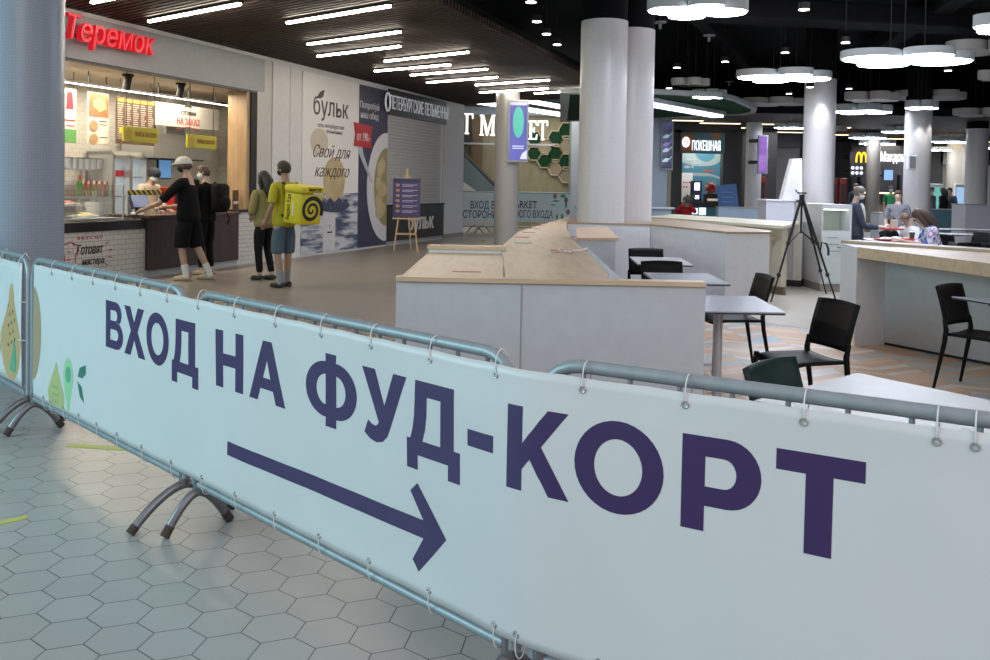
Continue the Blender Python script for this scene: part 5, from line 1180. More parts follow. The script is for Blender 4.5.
# ================================================================ green ceiling island
ZI = 3.55
pts = [G(560, 92, ZI), G(650, 91.5, ZI), G(722, 95, ZI), G(738, 99.5, ZI), G(757, 108.5, ZI), G(755, 112, ZI), G(745, 114, ZI), G(700, 116, ZI), G(650, 118.5, ZI), G(560, 121, ZI)]
c = sum(pts, Vector()) / len(pts)
t = thing('ceiling_island', 'hanging green moss ceiling island with a pale rim beyond the twin columns', 'ceiling panel', c, 0)
P2 = [(p.x - c.x, p.y - c.y) for p in pts]
obj('moss', MB().prism([(x * .94, y * .94) for x, y in P2], 0, .05), mat('moss', (.01, .045, .02)), t)
g = MB(); n = len(P2)
b = g.b; o1 = [b.verts.new((x, y, -.03)) for x, y in P2]; o2 = [b.verts.new((x * .93, y * .93, -.03)) for x, y in P2]; o3 = [b.verts.new((x, y, .06)) for x, y in P2]; o4 = [b.verts.new((x * .93, y * .93, .06)) for x, y in P2]
for i in range(n):
    j = (i + 1) % n; b.faces.new((o1[i], o1[j], o2[j], o2[i])); b.faces.new((o1[j], o1[i], o3[i], o3[j])); b.faces.new((o2[i], o2[j], o4[j], o4[i])); b.faces.new((o3[i], o3[j], o4[j], o4[i]))
obj('rim', g, mat('island_rim', (.36, .38, .39), .5), t)
A, B = G(640, 100.5, ZI - .1) , G(718, 114.5, ZI - .1); d = B - A
t2 = thing('light_line', 'bright white light bar under the green ceiling island', 'light', (A + B) / 2, atan2(d.y, d.x)); obj('diffuser', MB().box((0, 0, -.05), (d.length, .30, .06)), mat('led_portal', (1, 1, 1)), t2); obj('housing', MB().box((0, 0, .03), (d.length + .1, .42, .10)), mat('housing_grey', (.35, .38, .4)), t2)
# ================================================================ bar counters
ZT = .98
def xy(px, py, z=ZT): p = G(px, py, z); return Vector((p.x, p.y))
def inset(a, b, d):   # point pulled from a towards b
    return a + (b - a).normalized() * d
def quadprism(pts, z0, z1): return MB().prism([(p.x, p.y) for p in pts], z0, z1)
OAKT = wood('oak_top', (.52, .365, .235), (.66, .49, .335), 'y', 2.2, .38)
OAKX = wood('oak_top_cross', (.52, .365, .235), (.66, .49, .335), 'x', 2.2, .38)
MARK_R = mat('marker_red', (.45, .07, .08), .5); MARK_G = mat('marker_green', (.07, .35, .16), .5)
# --- long bar in the middle
t = thing('bar_counter', 'long white bar with oak top running away from the banner past the twin columns', 'bar counter', (0, 0, 0))
FL, FR = xy(395.8, 277.2), xy(706.5, 283)
ux = (FR - FL).normalized(); uy = Vector((-ux.y, ux.x))
def on(u, v=0): return FL + ux * u + uy * v
uS = (xy(505, 279) - FL).dot(ux); uE = (xy(609, 281) - FL).dot(ux); uW = (FR - FL).length
run = [on(uS, .12), on(uE, .12), xy(609, 274.5), xy(572, 238), xy(567, 229), xy(567, 223), xy(570, 217.2), xy(566, 217.4), xy(545, 223.5), xy(518, 232), xy(500.8, 246.8), xy(503.5, 258)]
obj('worktop', quadprism(run, ZT - .035, ZT), OAKT, t)
cen = sum(run, Vector((0, 0))) / len(run)
obj('base_panel', quadprism([p + (cen - p).normalized() * .05 for p in run], 0, ZT - .035), WHITE, t)
obj('front_panel', quadprism([on(.0, .02), on(uW - .09, .02), on(uW - .09, .10), on(.0, .10)], 0, ZT - .022), GREYLAM, t)
obj('front_edge', quadprism([on(-.0), on(uW), on(uW, .12), on(0, .12)], ZT - .022, ZT + .002), OAKX, t)
obj('panel_joint', quadprism([on(.405 * uW, .017), on(.408 * uW, .017), on(.408 * uW, .022), on(.405 * uW, .022)], 0, ZT - .03), mat('joint_grey', (.25, .25, .27), .5), t)
obj('end_panel', quadprism([on(uW - .09, .02), on(uW, .02), on(uW, .14), on(uW - .09, .14)], 0, ZT - .022), GREYLAM, t)
dT = (xy(440, 250) - FL).dot(uy)
obj('side_table', quadprism([on(.0, .1), on(uS - .01, .1), on(uS - .01, dT), on(.0, dT)], ZT - .06, ZT - .02), OAKT, t)
obj('side_panel', quadprism([on(.02, .1), on(.08, .1), on(.08, dT), on(.02, dT)], 0, ZT - .06), WHITE, t)
obj('side_panel', quadprism([on(.02, dT - .08), on(uS - .05, dT - .08), on(uS - .05, dT - .02), on(.02, dT - .02)], 0, ZT - .06), WHITE, t)
obj('raised_ledge', quadprism([on(.0, dT), on(uS + .0, dT), on(uS + .0, dT + .10), on(.0, dT + .10)], .6, ZT + .005), WHITE, t)
obj('ledge_cap', quadprism([on(-.01, dT - .01), on(uS + .01, dT - .01), on(uS + .01, dT + .16), on(-.01, dT + .16)], ZT + .005, ZT + .035), OAKX, t)
e0, e1 = xy(609, 275), xy(572, 238); dd = (e1 - e0).normalized(); nn2 = Vector((dd.y, -dd.x))
obj('glass_ledge', quadprism([e0 + nn2 * .01 + dd * .1, e1 + nn2 * .01, e1 + nn2 * .13, e0 + nn2 * .13 + dd * .1], ZT - .10, ZT - .07), mat('teal_glass', (.20, .36, .40), .1), t)
s0, s1 = xy(556.5, 257), xy(548, 235.5)
obj('joint_strip', quadprism([s0, s1, s1 + Vector((.05, 0)), s0 + Vector((.05, 0))], ZT, ZT + .012), OAKX, t) if False else None
for i, (px, py, w, m, lab) in enumerate([(523, 243, 8.5, MARK_G, 'green distance sticker nearest on the long oak bar'), (522, 237.2, 7, MARK_R, 'first red distance sticker on the long oak bar beyond the green one'), (529, 232.4, 6, MARK_R, 'second red distance sticker on the long oak bar'), (534.5, 228.6, 6, MARK_G, 'farther green distance sticker on the long oak bar'), (538, 225.6, 5.5, MARK_R, 'third red distance sticker on the long oak bar'), (543, 223.8, 5, MARK_R, 'small dark distance sticker before the bend of the long oak bar'), (551, 221.6, 5, MARK_R, 'farthest red distance sticker on the long oak bar')]):
    p = xy(px, py); a, b = xy(px - w, py), xy(px + w, py)
    tag(obj('distance_sticker', MB().box((0, 0, .0008), ((b - a).length, .11, .0016)), m, None, None, (p.x, p.y, ZT)), lab, 'sticker', 'stickers on the oak bar')
p = xy(466.7, 268.6); tag(obj('distance_sticker', MB().box((0, 0, .0008), (.18, .07, .0016)), MARK_R, None, None, (p.x, p.y, ZT - .02)), 'red distance sticker on the low side table of the long bar', 'sticker', 'stickers on the oak bar')
# red and white tape lying on the bar
def stripe_tape():
    m, nt, b = base('red_white_tape', .4); x, y, z = nt.sep(nt.coord())
    nt.put(b.inputs['Base Color'], nt.mix(nt.math('GREATER_THAN', nt.math('FRACT', nt.math('MULTIPLY', nt.math('ADD', x, nt.math('MULTIPLY', y, .25)), 9.0)), .5), (.55, .05, .05), (.62, .58, .60))); return m
ST = stripe_tape()
def ribbon(pts, label):
    g = MB(); P = [G(px, py, ZT + .004 + dz) for px, py, dz in pts]
    vs = [[g.b.verts.new(p + Vector((0, sy * .055, .004 * (sy > 0)))) for sy in (-1, 1)] for p in P]
    for a, b in zip(vs[:-1], vs[1:]): g.b.faces.new((a[0], b[0], b[1], a[1]))
    o = obj('barrier_tape', g, ST); md = o.modifiers.new('t', 'SOLIDIFY'); md.thickness = .002; md.offset = 1
    tag(o, label, 'tape', 'loose tape on the oak bar')
ribbon([(551, 250.5, 0), (556, 251, .01), (562, 250.4, 0), (568, 252.2, .015), (574, 251, 0), (580, 250.5, .02), (585, 251, .03), (587.5, 248.5, .05), (583, 249.5, .03)], 'red and white tape crossing the oak bar nearer to the long front panel')
ribbon([(563, 237, .0), (567, 236, .02), (571, 237.5, .0), (575, 237, .02), (579, 238.5, .0), (574, 238.8, .012)], 'red and white tape lying on the oak bar by the stepped white box')
# --- stepped box and the planter box that holds the twin columns
Da, Db, Dc, Dd = xy(568, 222.3), xy(651, 224), xy(726, 231.7), xy(770, 232)
t = thing('partition_box', 'large white box with oak rim around the feet of the twin columns', 'box', (0, 0, 0))
bk = [Dd * 1.04, Vector((2.9, 15.2)), Vector((1.3, 15.2))]
obj('body', quadprism([Da, Db, Dc, Dd] + bk, 0, ZT - .025), WHITE, t)
cen = (Da + Dc + bk[1]) / 3
obj('rim', quadprism([p + (p - cen).normalized() * .015 for p in [Da, Db, Dc, Dd] + bk], ZT - .025, ZT), wood('rim_oak', (.32, .22, .14), (.42, .31, .21), 'x', 2), t)
obj('panel_joint', quadprism([Db + Vector((-.008, -.006)), Db + Vector((.008, -.004)), Db + Vector((.008, .01)), Db + Vector((-.008, .01))], 0, ZT - .025), mat('joint_grey', (.25, .25, .27)), t)
Zs = .93
Ca, Cb, Cc, Cd = xy(577, 238, Zs), xy(618.7, 238, Zs), xy(608, 227.3, Zs), xy(576, 227.3, Zs)
t = thing('step_box', 'lower white box with oak top attached before the twin column box', 'box', (0, 0, 0))
obj('body', quadprism([Ca + Vector((.01, .02)), Cb + Vector((-.03, .02)), Cc + Vector((-.03, -.02)), Cd + Vector((.01, -.02))], 0, Zs - .03), mat('blue_laminate', (.50, .54, .60), .4), t)
obj('top', quadprism([Ca, Cb, Cc, Cd], Zs - .03, Zs), OAKX, t)
# --- cream counter behind
ZE = 1.0
t = thing('service_bar', 'long cream counter with pale end post behind the twin column box', 'counter', (0, 0, 0))
Ea, Eb, Ec, Ed = xy(656, 217.2, ZE), xy(784, 226, ZE), xy(801, 222, ZE), xy(650, 212.5, ZE)
CREAM = mat('cream_top', (.58, .54, .40), .35); CREAMP = mat('cream_panel', (.50, .45, .34), .45)
ex = (Eb - Ea).normalized(); ey = Vector((-ex.y, ex.x))
El = Ea - ex * .3
obj('top', quadprism([El, Eb, Ec, El + (Ec - Eb)], ZE - .04, ZE), CREAM, t)
obj('front', quadprism([El + ey * .15, Eb + ey * .15 - ex * .2, Eb + ey * .25 - ex * .2, El + ey * .25], .12, ZE - .04), CREAMP, t)
obj('plinth', quadprism([El + ey * .2, Eb + ey * .2 - ex * .2, Eb + ey * .25 - ex * .2, El + ey * .25], 0, .12), mat('brown_plinth', (.16, .12, .08), .5), t)
obj('inner_shelf', quadprism([El + ey * .05, Eb + ey * .05 - ex * .3, Eb + ey * .16 - ex * .3, El + ey * .16], .78, .83), wood('shelf_oak', (.40, .30, .20), (.5, .4, .28), 'x', 2), t)
# end post
pb = G(784, 286, 0); pr = G(801, 287, 0); p0 = Vector((pb.x, pb.y)); p1 = Vector((pr.x, pr.y)); px_ = (p1 - p0).normalized(); py_ = Vector((-px_.y, px_.x))
obj('end_post', quadprism([p0, p0 + (p1 - p0) * .45, p0 + (p1 - p0) * .45 + py_ * .3, p0 + py_ * .3], .10, ZE + .005), mat('post_grey', (.58, .58, .60), .4), t)
obj('end_post', quadprism([p0 + (p1 - p0) * .47, p1, p1 + py_ * .5, p0 + (p1 - p0) * .47 + py_ * .5], .10, ZE + .01), mat('post_cream', (.76, .75, .70), .4), t)
obj('post_plinth', quadprism([p0, p1, p1 + py_ * .3, p0 + py_ * .3], 0, .10), BLACKP, t)
# pale low wall beyond
t = thing('low_partition', 'pale low wall with shelves between the twin columns and the seated person in red', 'partition', (0, 0, 0))
a, b = atY(640, 0, 22.5), atY(676, 0, 22.5); c = atY(770, 0, 19.3)
obj('panel', quadprism([Vector((a.x - 1.5, 22.5)), Vector((b.x, 22.5)), Vector((b.x, 22.7)), Vector((a.x - 1.5, 22.7))], 0, .98), mat('low_wall_blue', (.36, .45, .58)), t)
obj('cap', quadprism([Vector((a.x - 1.5, 22.3)), Vector((b.x + .05, 22.3)), Vector((b.x + .05, 22.8)), Vector((a.x - 1.5, 22.8))], .98, 1.02), mat('cap_pale', (.5, .52, .58), .4), t)
# white block under the spotlit column with a slanted board
Yc = 18.2
a, b = atY(771.5, 0, Yc), atY(800, 0, Yc)
t = thing('white_block', 'pale block standing at the foot of the spotlit column behind the tripod', 'block', ((a.x + b.x) / 2, Yc, 0))
obj('body', MB().box((0, .3, .64), (b.x - a.x, .6, 1.28)), mat('block_lilac', (.42, .42, .47), .45), t); obj('cap', MB().box((0, .3, 1.29), (b.x - a.x + .04, .64, .03)), WHITE, t)
a = [atY(x, y, 18.0) for x, y in ((788, 205), (806, 205), (806, 158), (799, 158))]
t = thing('slanted_board', 'tall white slanted board leaning on the spotlit column', 'board', (a[0].x, 18.25, 0))
A0 = a[0].x
obj('board', MB().upright([(p.x - A0, max(1.31, p.z) if i < 2 else p.z) for i, p in enumerate(a)], .15, .35), mat('board_white', (.55, .54, .55), .4), t)
obj('edge_strip', MB().upright([(a[2].x - A0, a[2].z), (a[1].x - A0, 1.31), (a[1].x - A0 + .05, 1.31), (a[2].x - A0 + .05, a[2].z)], .13, .36), PRINT_W, t)
# --- white cabinet with a niche
YF = 13.3
a, b = atY(828, 0, YF), atY(858, 0, YF); w = b.x - a.x
t = thing('display_cabinet', 'white cabinet with an open lit niche beside the tripod', 'cabinet', ((a.x + b.x) / 2, YF, 0))
hT = 1.30; z0, z1 = atY(840, 231, YF).z, atY(840, 209, YF).z
obj('body', MB().span((-w / 2, .0, .12), (w / 2, 1.2, z0)).span((-w / 2, 0, z1), (w / 2, 1.2, hT)).span((-w / 2, 0, z0), (-w / 2 + .02, 1.2, z1)).span((w / 2 - .03, 0, z0), (w / 2, 1.2, z1)).span((-w / 2 + .02, .41, z0), (w / 2 - .03, 1.19, z1)), WHITE, t)
obj('niche_back', MB().span((-w / 2 + .02, .385, z0), (w / 2 - .03, .40, z1)), mat('niche_green', (.50, .56, .50), .4), t)
obj('niche_lamp', MB().span((-w / 2 + .04, .05, z1 - .02), (w / 2 - .05, .12, z1 - .005)), mat('niche_led', (1, 1, .9), .4, emit=2.0, ecol=(.95, 1, .9)), t)
obj('plinth', MB().span((-w / 2 + .01, .03, 0), (w / 2 - .01, 1.18, .12)), mat('plinth_stone', (.27, .25, .23), .5), t)
obj('front_board', MB().span((-w / 2 + .01, -.012, .14), (w / 2 - .01, 0, z0 - .08)), mat('front_mint', (.55, .60, .59), .4), t)
g = MB()
for k, z in enumerate((.80, .70, .60)): g.span((-w * .30 + .02 * k, -.018, z), (w * .02 + .03 * k, -.012, z + .018))
obj('printed_lines', g, mat('print_sage', (.30, .36, .35), .5), t)
# --- bar at the frame side
t = thing('bar_counter', 'white bar with thick oak apron on the chevron floor, in front of the diners', 'bar counter', (0, 0, 0))
def g2(px, py): p = G(px, py); return Vector((p.x, p.y))
Bc = g2(854.5, 346.5); Bi = g2(883, 345); Br = g2(990, 366); Bl = xy(841, 241.4)
bd = (Br - Bi).normalized(); Bend = Bi + bd * 4.2
apd = (xy(990, 261.5) - Bc).normalized(); Aend = Bc + apd * 3.2
bn = Vector((-bd.y, bd.x)); 
if bn.dot(Vector((1, 0))) < 0: bn = -bn
obj('end_panel', quadprism([Bc, Bi, Bi + bn * .35, Bl], .0, ZT - .02), mat('end_white', (.60, .60, .62), .4), t)
obj('back_panel', quadprism([Bi, Bend, Bend + bn * .12, Bi + bn * .12], .03, ZT - .02), mat('back_panel_grey', (.44, .44, .45), .45), t)
obj('dark_gap', quadprism([Bi + bn * .02, Bend + bn * .02, Bend + bn * .1, Bi + bn * .1], 0, .03), BLACKP, t)
apn = Vector((-apd.y, apd.x)); 
if apn.x < 0: apn = -apn
obj('apron', quadprism([Bc - apd * .0 + apn * .0, Aend, Aend + bn * 1.3, Bend + bn * .5, Bi + bn * .3, Bc + apn * .3], ZT - .12, ZT - .015), OAKX, t)
rl0 = Bl; rl1 = xy(990, 251.2); rd = (rl1 - rl0).normalized()
obj('rear_ledge', quadprism([rl0, rl0 + rd * 4.5, rl0 + rd * 4.5 + Vector((.25, .12)), rl0 + Vector((.25, .12))], ZT - .02, ZT + .012), wood('rim_oak', (.4, .3, .2), (.5, .4, .3)), t)
obj('rear_panel', quadprism([rl0 + Vector((.03, -.02)), rl0 + rd * 4.5 + Vector((.03, .02)), rl0 + rd * 4.5 + Vector((.15, .06)), rl0 + Vector((.15, .04))], 0, ZT - .02), WHITE, t)
tag(obj('socket_box', MB().box((0, 0, .04), (.06, .06, .08), 0, .006), mat('socket_cream', (.6, .5, .32), .4, emit=.4, ecol=(1, .8, .5)), None, None, (Bc.x - .045, Bc.y + .06, .0)), 'small glowing cream box on the floor at the corner of the side bar', 'floor lamp')
# ================================================================ tables and chairs
TOPW = mat('table_white', (.47, .49, .50), .35); TOPL = mat('table_lilac', (.40, .41, .50), .25); TBLK = mat('table_edge', (.025, .025, .03), .4)
def table(corner, d1, d2, l1, l2, label, m, h_=.72):
    """corner + two horizontal edge directions"""
    c = Vector(corner); d1 = Vector(d1).normalized(); d2 = Vector(d2).normalized(); ctr = c + d1 * l1 / 2 + d2 * l2 / 2
    t = thing('dining_table', label, 'table', (ctr.x, ctr.y, 0), 0, 'dining tables')
    P = [c - ctr, c + d1 * l1 - ctr, c + d1 * l1 + d2 * l2 - ctr, c + d2 * l2 - ctr]
    obj('tabletop', MB().prism([(p.x, p.y) for p in P], h_ - .008, h_), m, t); obj('edge', MB().prism([(p.x * .995, p.y * .995) for p in P], h_ - .02, h_ - .008), TBLK, t)
    obj('pole', MB().tube([(0, 0, .02), (0, 0, h_ - .02)], .032, 16), mat('pole_grey', (.50, .50, .52), .35, .3), t, True); obj('base_plate', MB().box((0, 0, .01), (.42, .42, .02), 0, .006), mat('pole_grey', (.5, .5, .52)), t)
    obj('bracket', MB().box((0, 0, h_ - .03), (.25, .25, .02)), BLACKM, t); return t
table((1.865, 5.72), (-1, .0), (.06, 1), .70, .85, 'lilac-grey table beside the end of the long bar, chair tucked at its far side', TOPL)
table((1.95, 7.39), (-1, .0), (.03, 1), .60, .88, 'lilac-grey table behind the end of the long bar, black chair back behind it', TOPL)
table((2.03, 9.15), (-1, .05), (.06, 1), .56, .95, 'white table farthest along the planter box, between two black chair backs', TOPW)
table((1.57, 3.85), (.555, -.83), (-.745, -.667), .80, .80, 'large white table right behind the banner with the green-black chair', TOPW)
table((3.46, 6.78), (.945, -.33), (.316, -.95), .38, .62, 'lilac-grey table cut by the frame edge under the side bar', TOPL)
SEATM = mat('chair_black', (.004, .004, .005), .5); SEATG = mat('chair_bottle_green', (.012, .030, .028), .30)
def chair_proto(name, label, m, hB=.785):
    t = thing(name, label, 'chair', (0, 0, 0), 0, 'black plastic chairs')    # faces +y
    g = MB(); W_, D_ = .41, .42; nx, ny = 10, 8; top = []
    V = [[g.b.verts.new(((i / nx - .5) * W_ * (1 - .06 * (1 - j / ny)), (j / ny - .5) * D_, .437 - .012 * (1 - (2 * i / nx - 1) ** 2) - (.018 * max(0, j / ny - .8) / .2))) for j in range(ny + 1)] for i in range(nx + 1)]
    for i in range(nx):
        for j in range(ny): g.b.faces.new((V[i][j], V[i + 1][j], V[i + 1][j + 1], V[i][j + 1]))
    o = obj('seat', g, m, t, True); md = o.modifiers.new('t', 'SOLIDIFY'); md.thickness = .022; md.offset = -1
    g = MB(); nx, nz_ = 10, 8
    V = [[g.b.verts.new(((i / nx - .5) * .405, -.205 - .075 * (j / nz_) ** 1.3 - .022 * (1 - (2 * i / nx - 1) ** 2), .487 + (hB - .487) * j / nz_ + .008 * (1 - (2 * i / nx - 1) ** 2) * (j == nz_))) for j in range(nz_ + 1)] for i in range(nx + 1)]
    for i in range(nx):
        for j in range(nz_): g.b.faces.new((V[i][j], V[i + 1][j], V[i + 1][j + 1], V[i][j + 1]))
    o = obj('backrest', g, m, t, True); md = o.modifiers.new('t', 'SOLIDIFY'); md.thickness = .018; md.offset = 0
    for sx in (-1, 1):
        obj('leg', MB().tube([(sx * .225, .215, 0), (sx * .198, .19, .44)], [.011, .018], 10), m, t, True)
        obj('leg', MB().tube([(sx * .215, -.27, 0), (sx * .20, -.205, .36), (sx * .20, -.195, .46), (sx * .205, -.21, .54)], [.011, .018, .019, .013], 10), m, t, True)
    return t
protos = {}
def chair(x, y, face, label, m='b', hB=.80):
    if m not in protos:
        o = chair_proto('dining_chair', label, SEATM if m == 'b' else SEATG); protos[m] = o
    else:
        o = copy_tree(protos[m]); o['label'] = label
    o.location = (x, y, 0); f = Vector(face); o.rotation_euler = (0, 0, atan2(f.y, f.x) - pi / 2)
chair(1.99, 7.50, (-1, -.06), 'black plastic chair drawn sideways to the lilac table, in front of the tripod leg')
chair(1.97, 5.74, (-.955, -.28), 'black plastic chair alone in the middle of the chevron floor, back turned sideways')
chair(3.72, 6.78, (.61, -.79), 'black plastic chair tucked under the side bar near the frame edge')
chair(1.345, 3.51, (.69, -.72), 'dark green-black plastic chair back showing just above the banner rail', 'g')
chair(1.77, 10.22, (0, -1), 'black plastic chair behind the farthest white table along the planter box')
chair(1.64, 8.44, (.05, -1), 'black plastic chair between the white table and the lilac table behind the long bar')
for i, (px, Y, fx, fy, lab) in enumerate([(962, 15.5, .9, .4, 'far black chair at the tall tables below the column base, nearer one'), (978, 16.2, -.9, -.3, 'far black chair turned to the frame edge below the column base'), (951, 17.5, .8, -.5, 'far black chair behind the woman in the patterned blouse'), (940, 13.0, -1, .2, 'dark grey chair under the woman in the patterned blouse'), (906, 15.8, .2, -1, 'far black chair behind the seated boy'), (993, 13.0, 0, 1, 'black chair back with its wide panel behind the side bar at the frame edge'), (966, 13.2, .0, 1, 'black chair back left of the wide one behind the side bar')]):
    p = atY(px, 0, Y); chair(p.x, Y, (fx, fy), lab)
for i, (px, Y, w_, lab, m) in enumerate([(960, 16.8, 1.2, 'far grey table in front of the column base, nearer one', TOPW), (975, 19.0, 1.6, 'far grey table in front of the column base, deeper one', TOPW), (884, 12.0, .8, 'white table top between the side bar and the masked woman', TOPW), (900, 14.3, .85, 'table of the diners carrying the red trays', TOPW)]):
    p = atY(px, 0, Y); table((p.x - w_ / 2, Y - .35), (1, 0), (0, 1), w_, .7, lab, m, .74)
for px, Y, z, lab, thick in ((908, 14.25, .74, 'red serving tray with paper wrappers on the diners table', .8), (897.5, 14.05, .74, 'second red serving tray on the diners table next to the masked woman', .5)):
    p = atY(px, 0, Y); t = thing('serving_tray', lab, 'tray', (p.x, Y, z), 0, 'red serving trays')
    obj('tray', MB().box((0, 0, .012), (.42, .30, .024), 0, .006), mat('tray_red', (.42, .03, .04), .4), t); obj('wrapper', MB().ball((-.08, 0, .03), (.09, .07, .025), 10), PRINT_W, t, True); obj('wrapper', MB().box((.1, .02, .03), (.12, .14, .02), .3, .004), mat('wrapper_tan', (.5, .4, .3), .6), t)
p = atY(899.5, 0, 14.2); t = thing('drink_cup', 'dark drink cup standing on the diners table near the patterned blouse', 'cup', (atY(919, 0, 14.2).x, 14.2, .74)); obj('cup', MB().lathe([(.032, 0), (.042, .13)], n=14), mat('cup_dark', (.06, .06, .04), .4), t, 40); obj('lid', MB().lathe([(.045, .13), (.04, .145)], n=14), PRINT_W, t, 40)
# ================================================================ tripod
apex = atY(802, 193, 12.3); A = Vector((apex.x, apex.y, apex.z))
t = thing('tripod', 'black camera tripod standing without a camera beside the white cabinet', 'tripod', (A.x, A.y, 0))
feet = [G(771, 302) , G(828, 300), G(836, 301)]; 
feet = [Vector((f.x - A.x, f.y - A.y, 0)) for f in feet]; feet[1] = Vector((G(826, 299) * 1.05).to_tuple()) - Vector((A.x, A.y, 0)); feet[1].z = 0
top = Vector((0, 0, A.z - .04))
for f in feet:
    lg = obj('leg', MB().tube([top + (f - top).normalized() * .02, top + (f - top) * .45], .019, 8).tube([top + (f - top) * .40, top + (f - top) * .75], .015, 8).tube([top + (f - top) * .7, f], .011, 8), BLACKM, t, 40)
    for k in (.45, .75): obj('leg_clamp', MB().ball(top + (f - top) * k, (.03, .03, .035), 10), BLACKP, lg, True)
    obj('foot', MB().ball(f + Vector((0, 0, .012)), (.018, .018, .012), 8), BLACKP, lg)
obj('head', MB().tube([(0, 0, A.z - .10), (0, 0, A.z - .02)], .035, 12).box((0, 0, A.z + .0), (.10, .08, .02), 0, .004).tube([(-.06, 0, A.z + .0), (-.09, 0, A.z + .045)], .008, 6), BLACKM, t)
obj('centre_column', MB().tube([(0, 0, A.z - .55), (0, 0, A.z - .05)], .014, 10), BLACKM, t, True)
sp = MB()
for f in feet: sp.tube([(0, 0, A.z - .52), top + (f - top) * .46], .007, 6)
obj('spreader', sp, BLACKM, t)
pth = [Vector((.27, -.05, .80)), Vector((.33, -.06, .78)), Vector((.36, -.06, .70)), Vector((.36, -.06, .62))]
obj('pan_handle', MB().tube([top + (feet[2] - top) * .53] + pth, [.010, .012, .014, .016, .016], 8), BLACKP, t, True)
# ================================================================ people
def skin_mesh(name, verts, edges, sub=2, root=0):
    me = bpy.data.meshes.new(name); me.from_pydata([v[0] for v in verts], edges, []); o = bpy.data.objects.new(name, me); COL.objects.link(o)
    md = o.modifiers.new('s', 'SKIN'); md.use_smooth_shade = True; md.branch_smoothing = .6
    for i, v in enumerate(verts):
        r = v[1]; sv = me.skin_vertices[0].data[i]; sv.radius = r if isinstance(r, tuple) else (r, r); sv.use_root = (i == root)
    o.modifiers.new('d', 'SUBSURF').levels = sub
    dg = bpy.context.evaluated_depsgraph_get(); out = bpy.data.meshes.new_from_object(o.evaluated_get(dg)); out.name = name
    bpy.data.objects.remove(o); bpy.data.meshes.remove(me)
    return out
def chain(pts):
    """list of (co, r) chains merged on equal tuples"""
    V = []; E = []; ix = {}
    for c in pts:
        prev = None
        for co, r in c:
            k = tuple(round(x, 4) for x in co)
            if k not in ix: ix[k] = len(V); V.append((Vector(co), r))
            i = ix[k]
            if prev is not None and prev != i and (prev, i) not in E and (i, prev) not in E: E.append((prev, i))
            prev = i
    return V, E
def join(meshes, name):
    b = bmesh.new()
    for m in meshes: b.from_mesh(m); bpy.data.meshes.remove(m)
    me = bpy.data.meshes.new(name); b.to_mesh(me); b.free()
    for p in me.polygons: p.use_smooth = True
    return me
def lp(a, b, t): return Vector(a).lerp(Vector(b), t)
def hand_mb(g, w, el, side, curl=.4):
    w = Vector(w); d = (w - Vector(el)).normalized(); up = Vector((0, 0, 1)) if abs(d.z) < .8 else Vector((0, 1, 0))
    s = d.cross(up).normalized(); n = s.cross(d).normalized()
    thumb = -s if side > 0 else s
    g.tube([w - d * .02, w + d * .02, w + d * .05, w + d * .085], [.022, .030, .034, .028], 8)
    for k, (o_, l) in enumerate(((-.026, .058), (-.009, .07), (.009, .066), (.025, .05))):
        b0 = w + d * .08 + s * o_; k1 = b0 + d * l * .5 - n * .006; k2 = k1 + (d * (1 - curl) - n * curl).normalized() * l * .32; k3 = k2 + (d * (1 - 1.6 * curl) - n * 1.4 * curl).normalized() * l * .26
        g.tube([b0 - d * .015, b0, k1, k2, k3], [.0095, .0095, .009, .008, .006], 6)
    b0 = w + d * .025 + thumb * .024; g.tube([b0, b0 + (d * .6 + thumb).normalized() * .035, b0 + (d * 1.3 + thumb * .6).normalized() * .062], [.012, .0105, .007], 6)
STAND = dict(pel=(0, 0, .95), wai=(0, .0, 1.09), che=(0, .0, 1.29), nek=(0, -.01, 1.475), hed=(0, .02, 1.645),
             sL=(-.185, 0, 1.425), eL=(-.235, -.03, 1.13), wL=(-.225, .06, .88), sR=(.185, 0, 1.425), eR=(.235, -.03, 1.13), wR=(.225, .06, .88),
             hL=(-.09, 0, .91), kL=(-.10, .02, .49), aL=(-.105, -.02, .085), hR=(.09, 0, .91), kR=(.10, .02, .49), aR=(.105, -.02, .085), turn=0.0, nod=0.0)
SIT = dict(pel=(0, -.05, .50), wai=(0, -.04, .64), che=(0, .02, .86), nek=(0, .06, 1.04), hed=(0, .11, 1.20), sL=(-.18, .04, .99), eL=(-.23, .12, .76), wL=(-.12, .34, .78), sR=(.18, .04, .99), eR=(.23, .12, .76), wR=(.12, .34, .78),
           hL=(-.09, -.04, .49), kL=(-.12, .36, .50), aL=(-.12, .34, .085), hR=(.09, -.04, .49), kR=(.12, .36, .50), aR=(.12, .34, .085), turn=0.0, nod=0.0)
SKINC = [mat('skin_light', (.42, .26, .19), .5), mat('skin_tan', (.34, .20, .14), .5), mat('skin_pale', (.48, .32, .25), .5)]
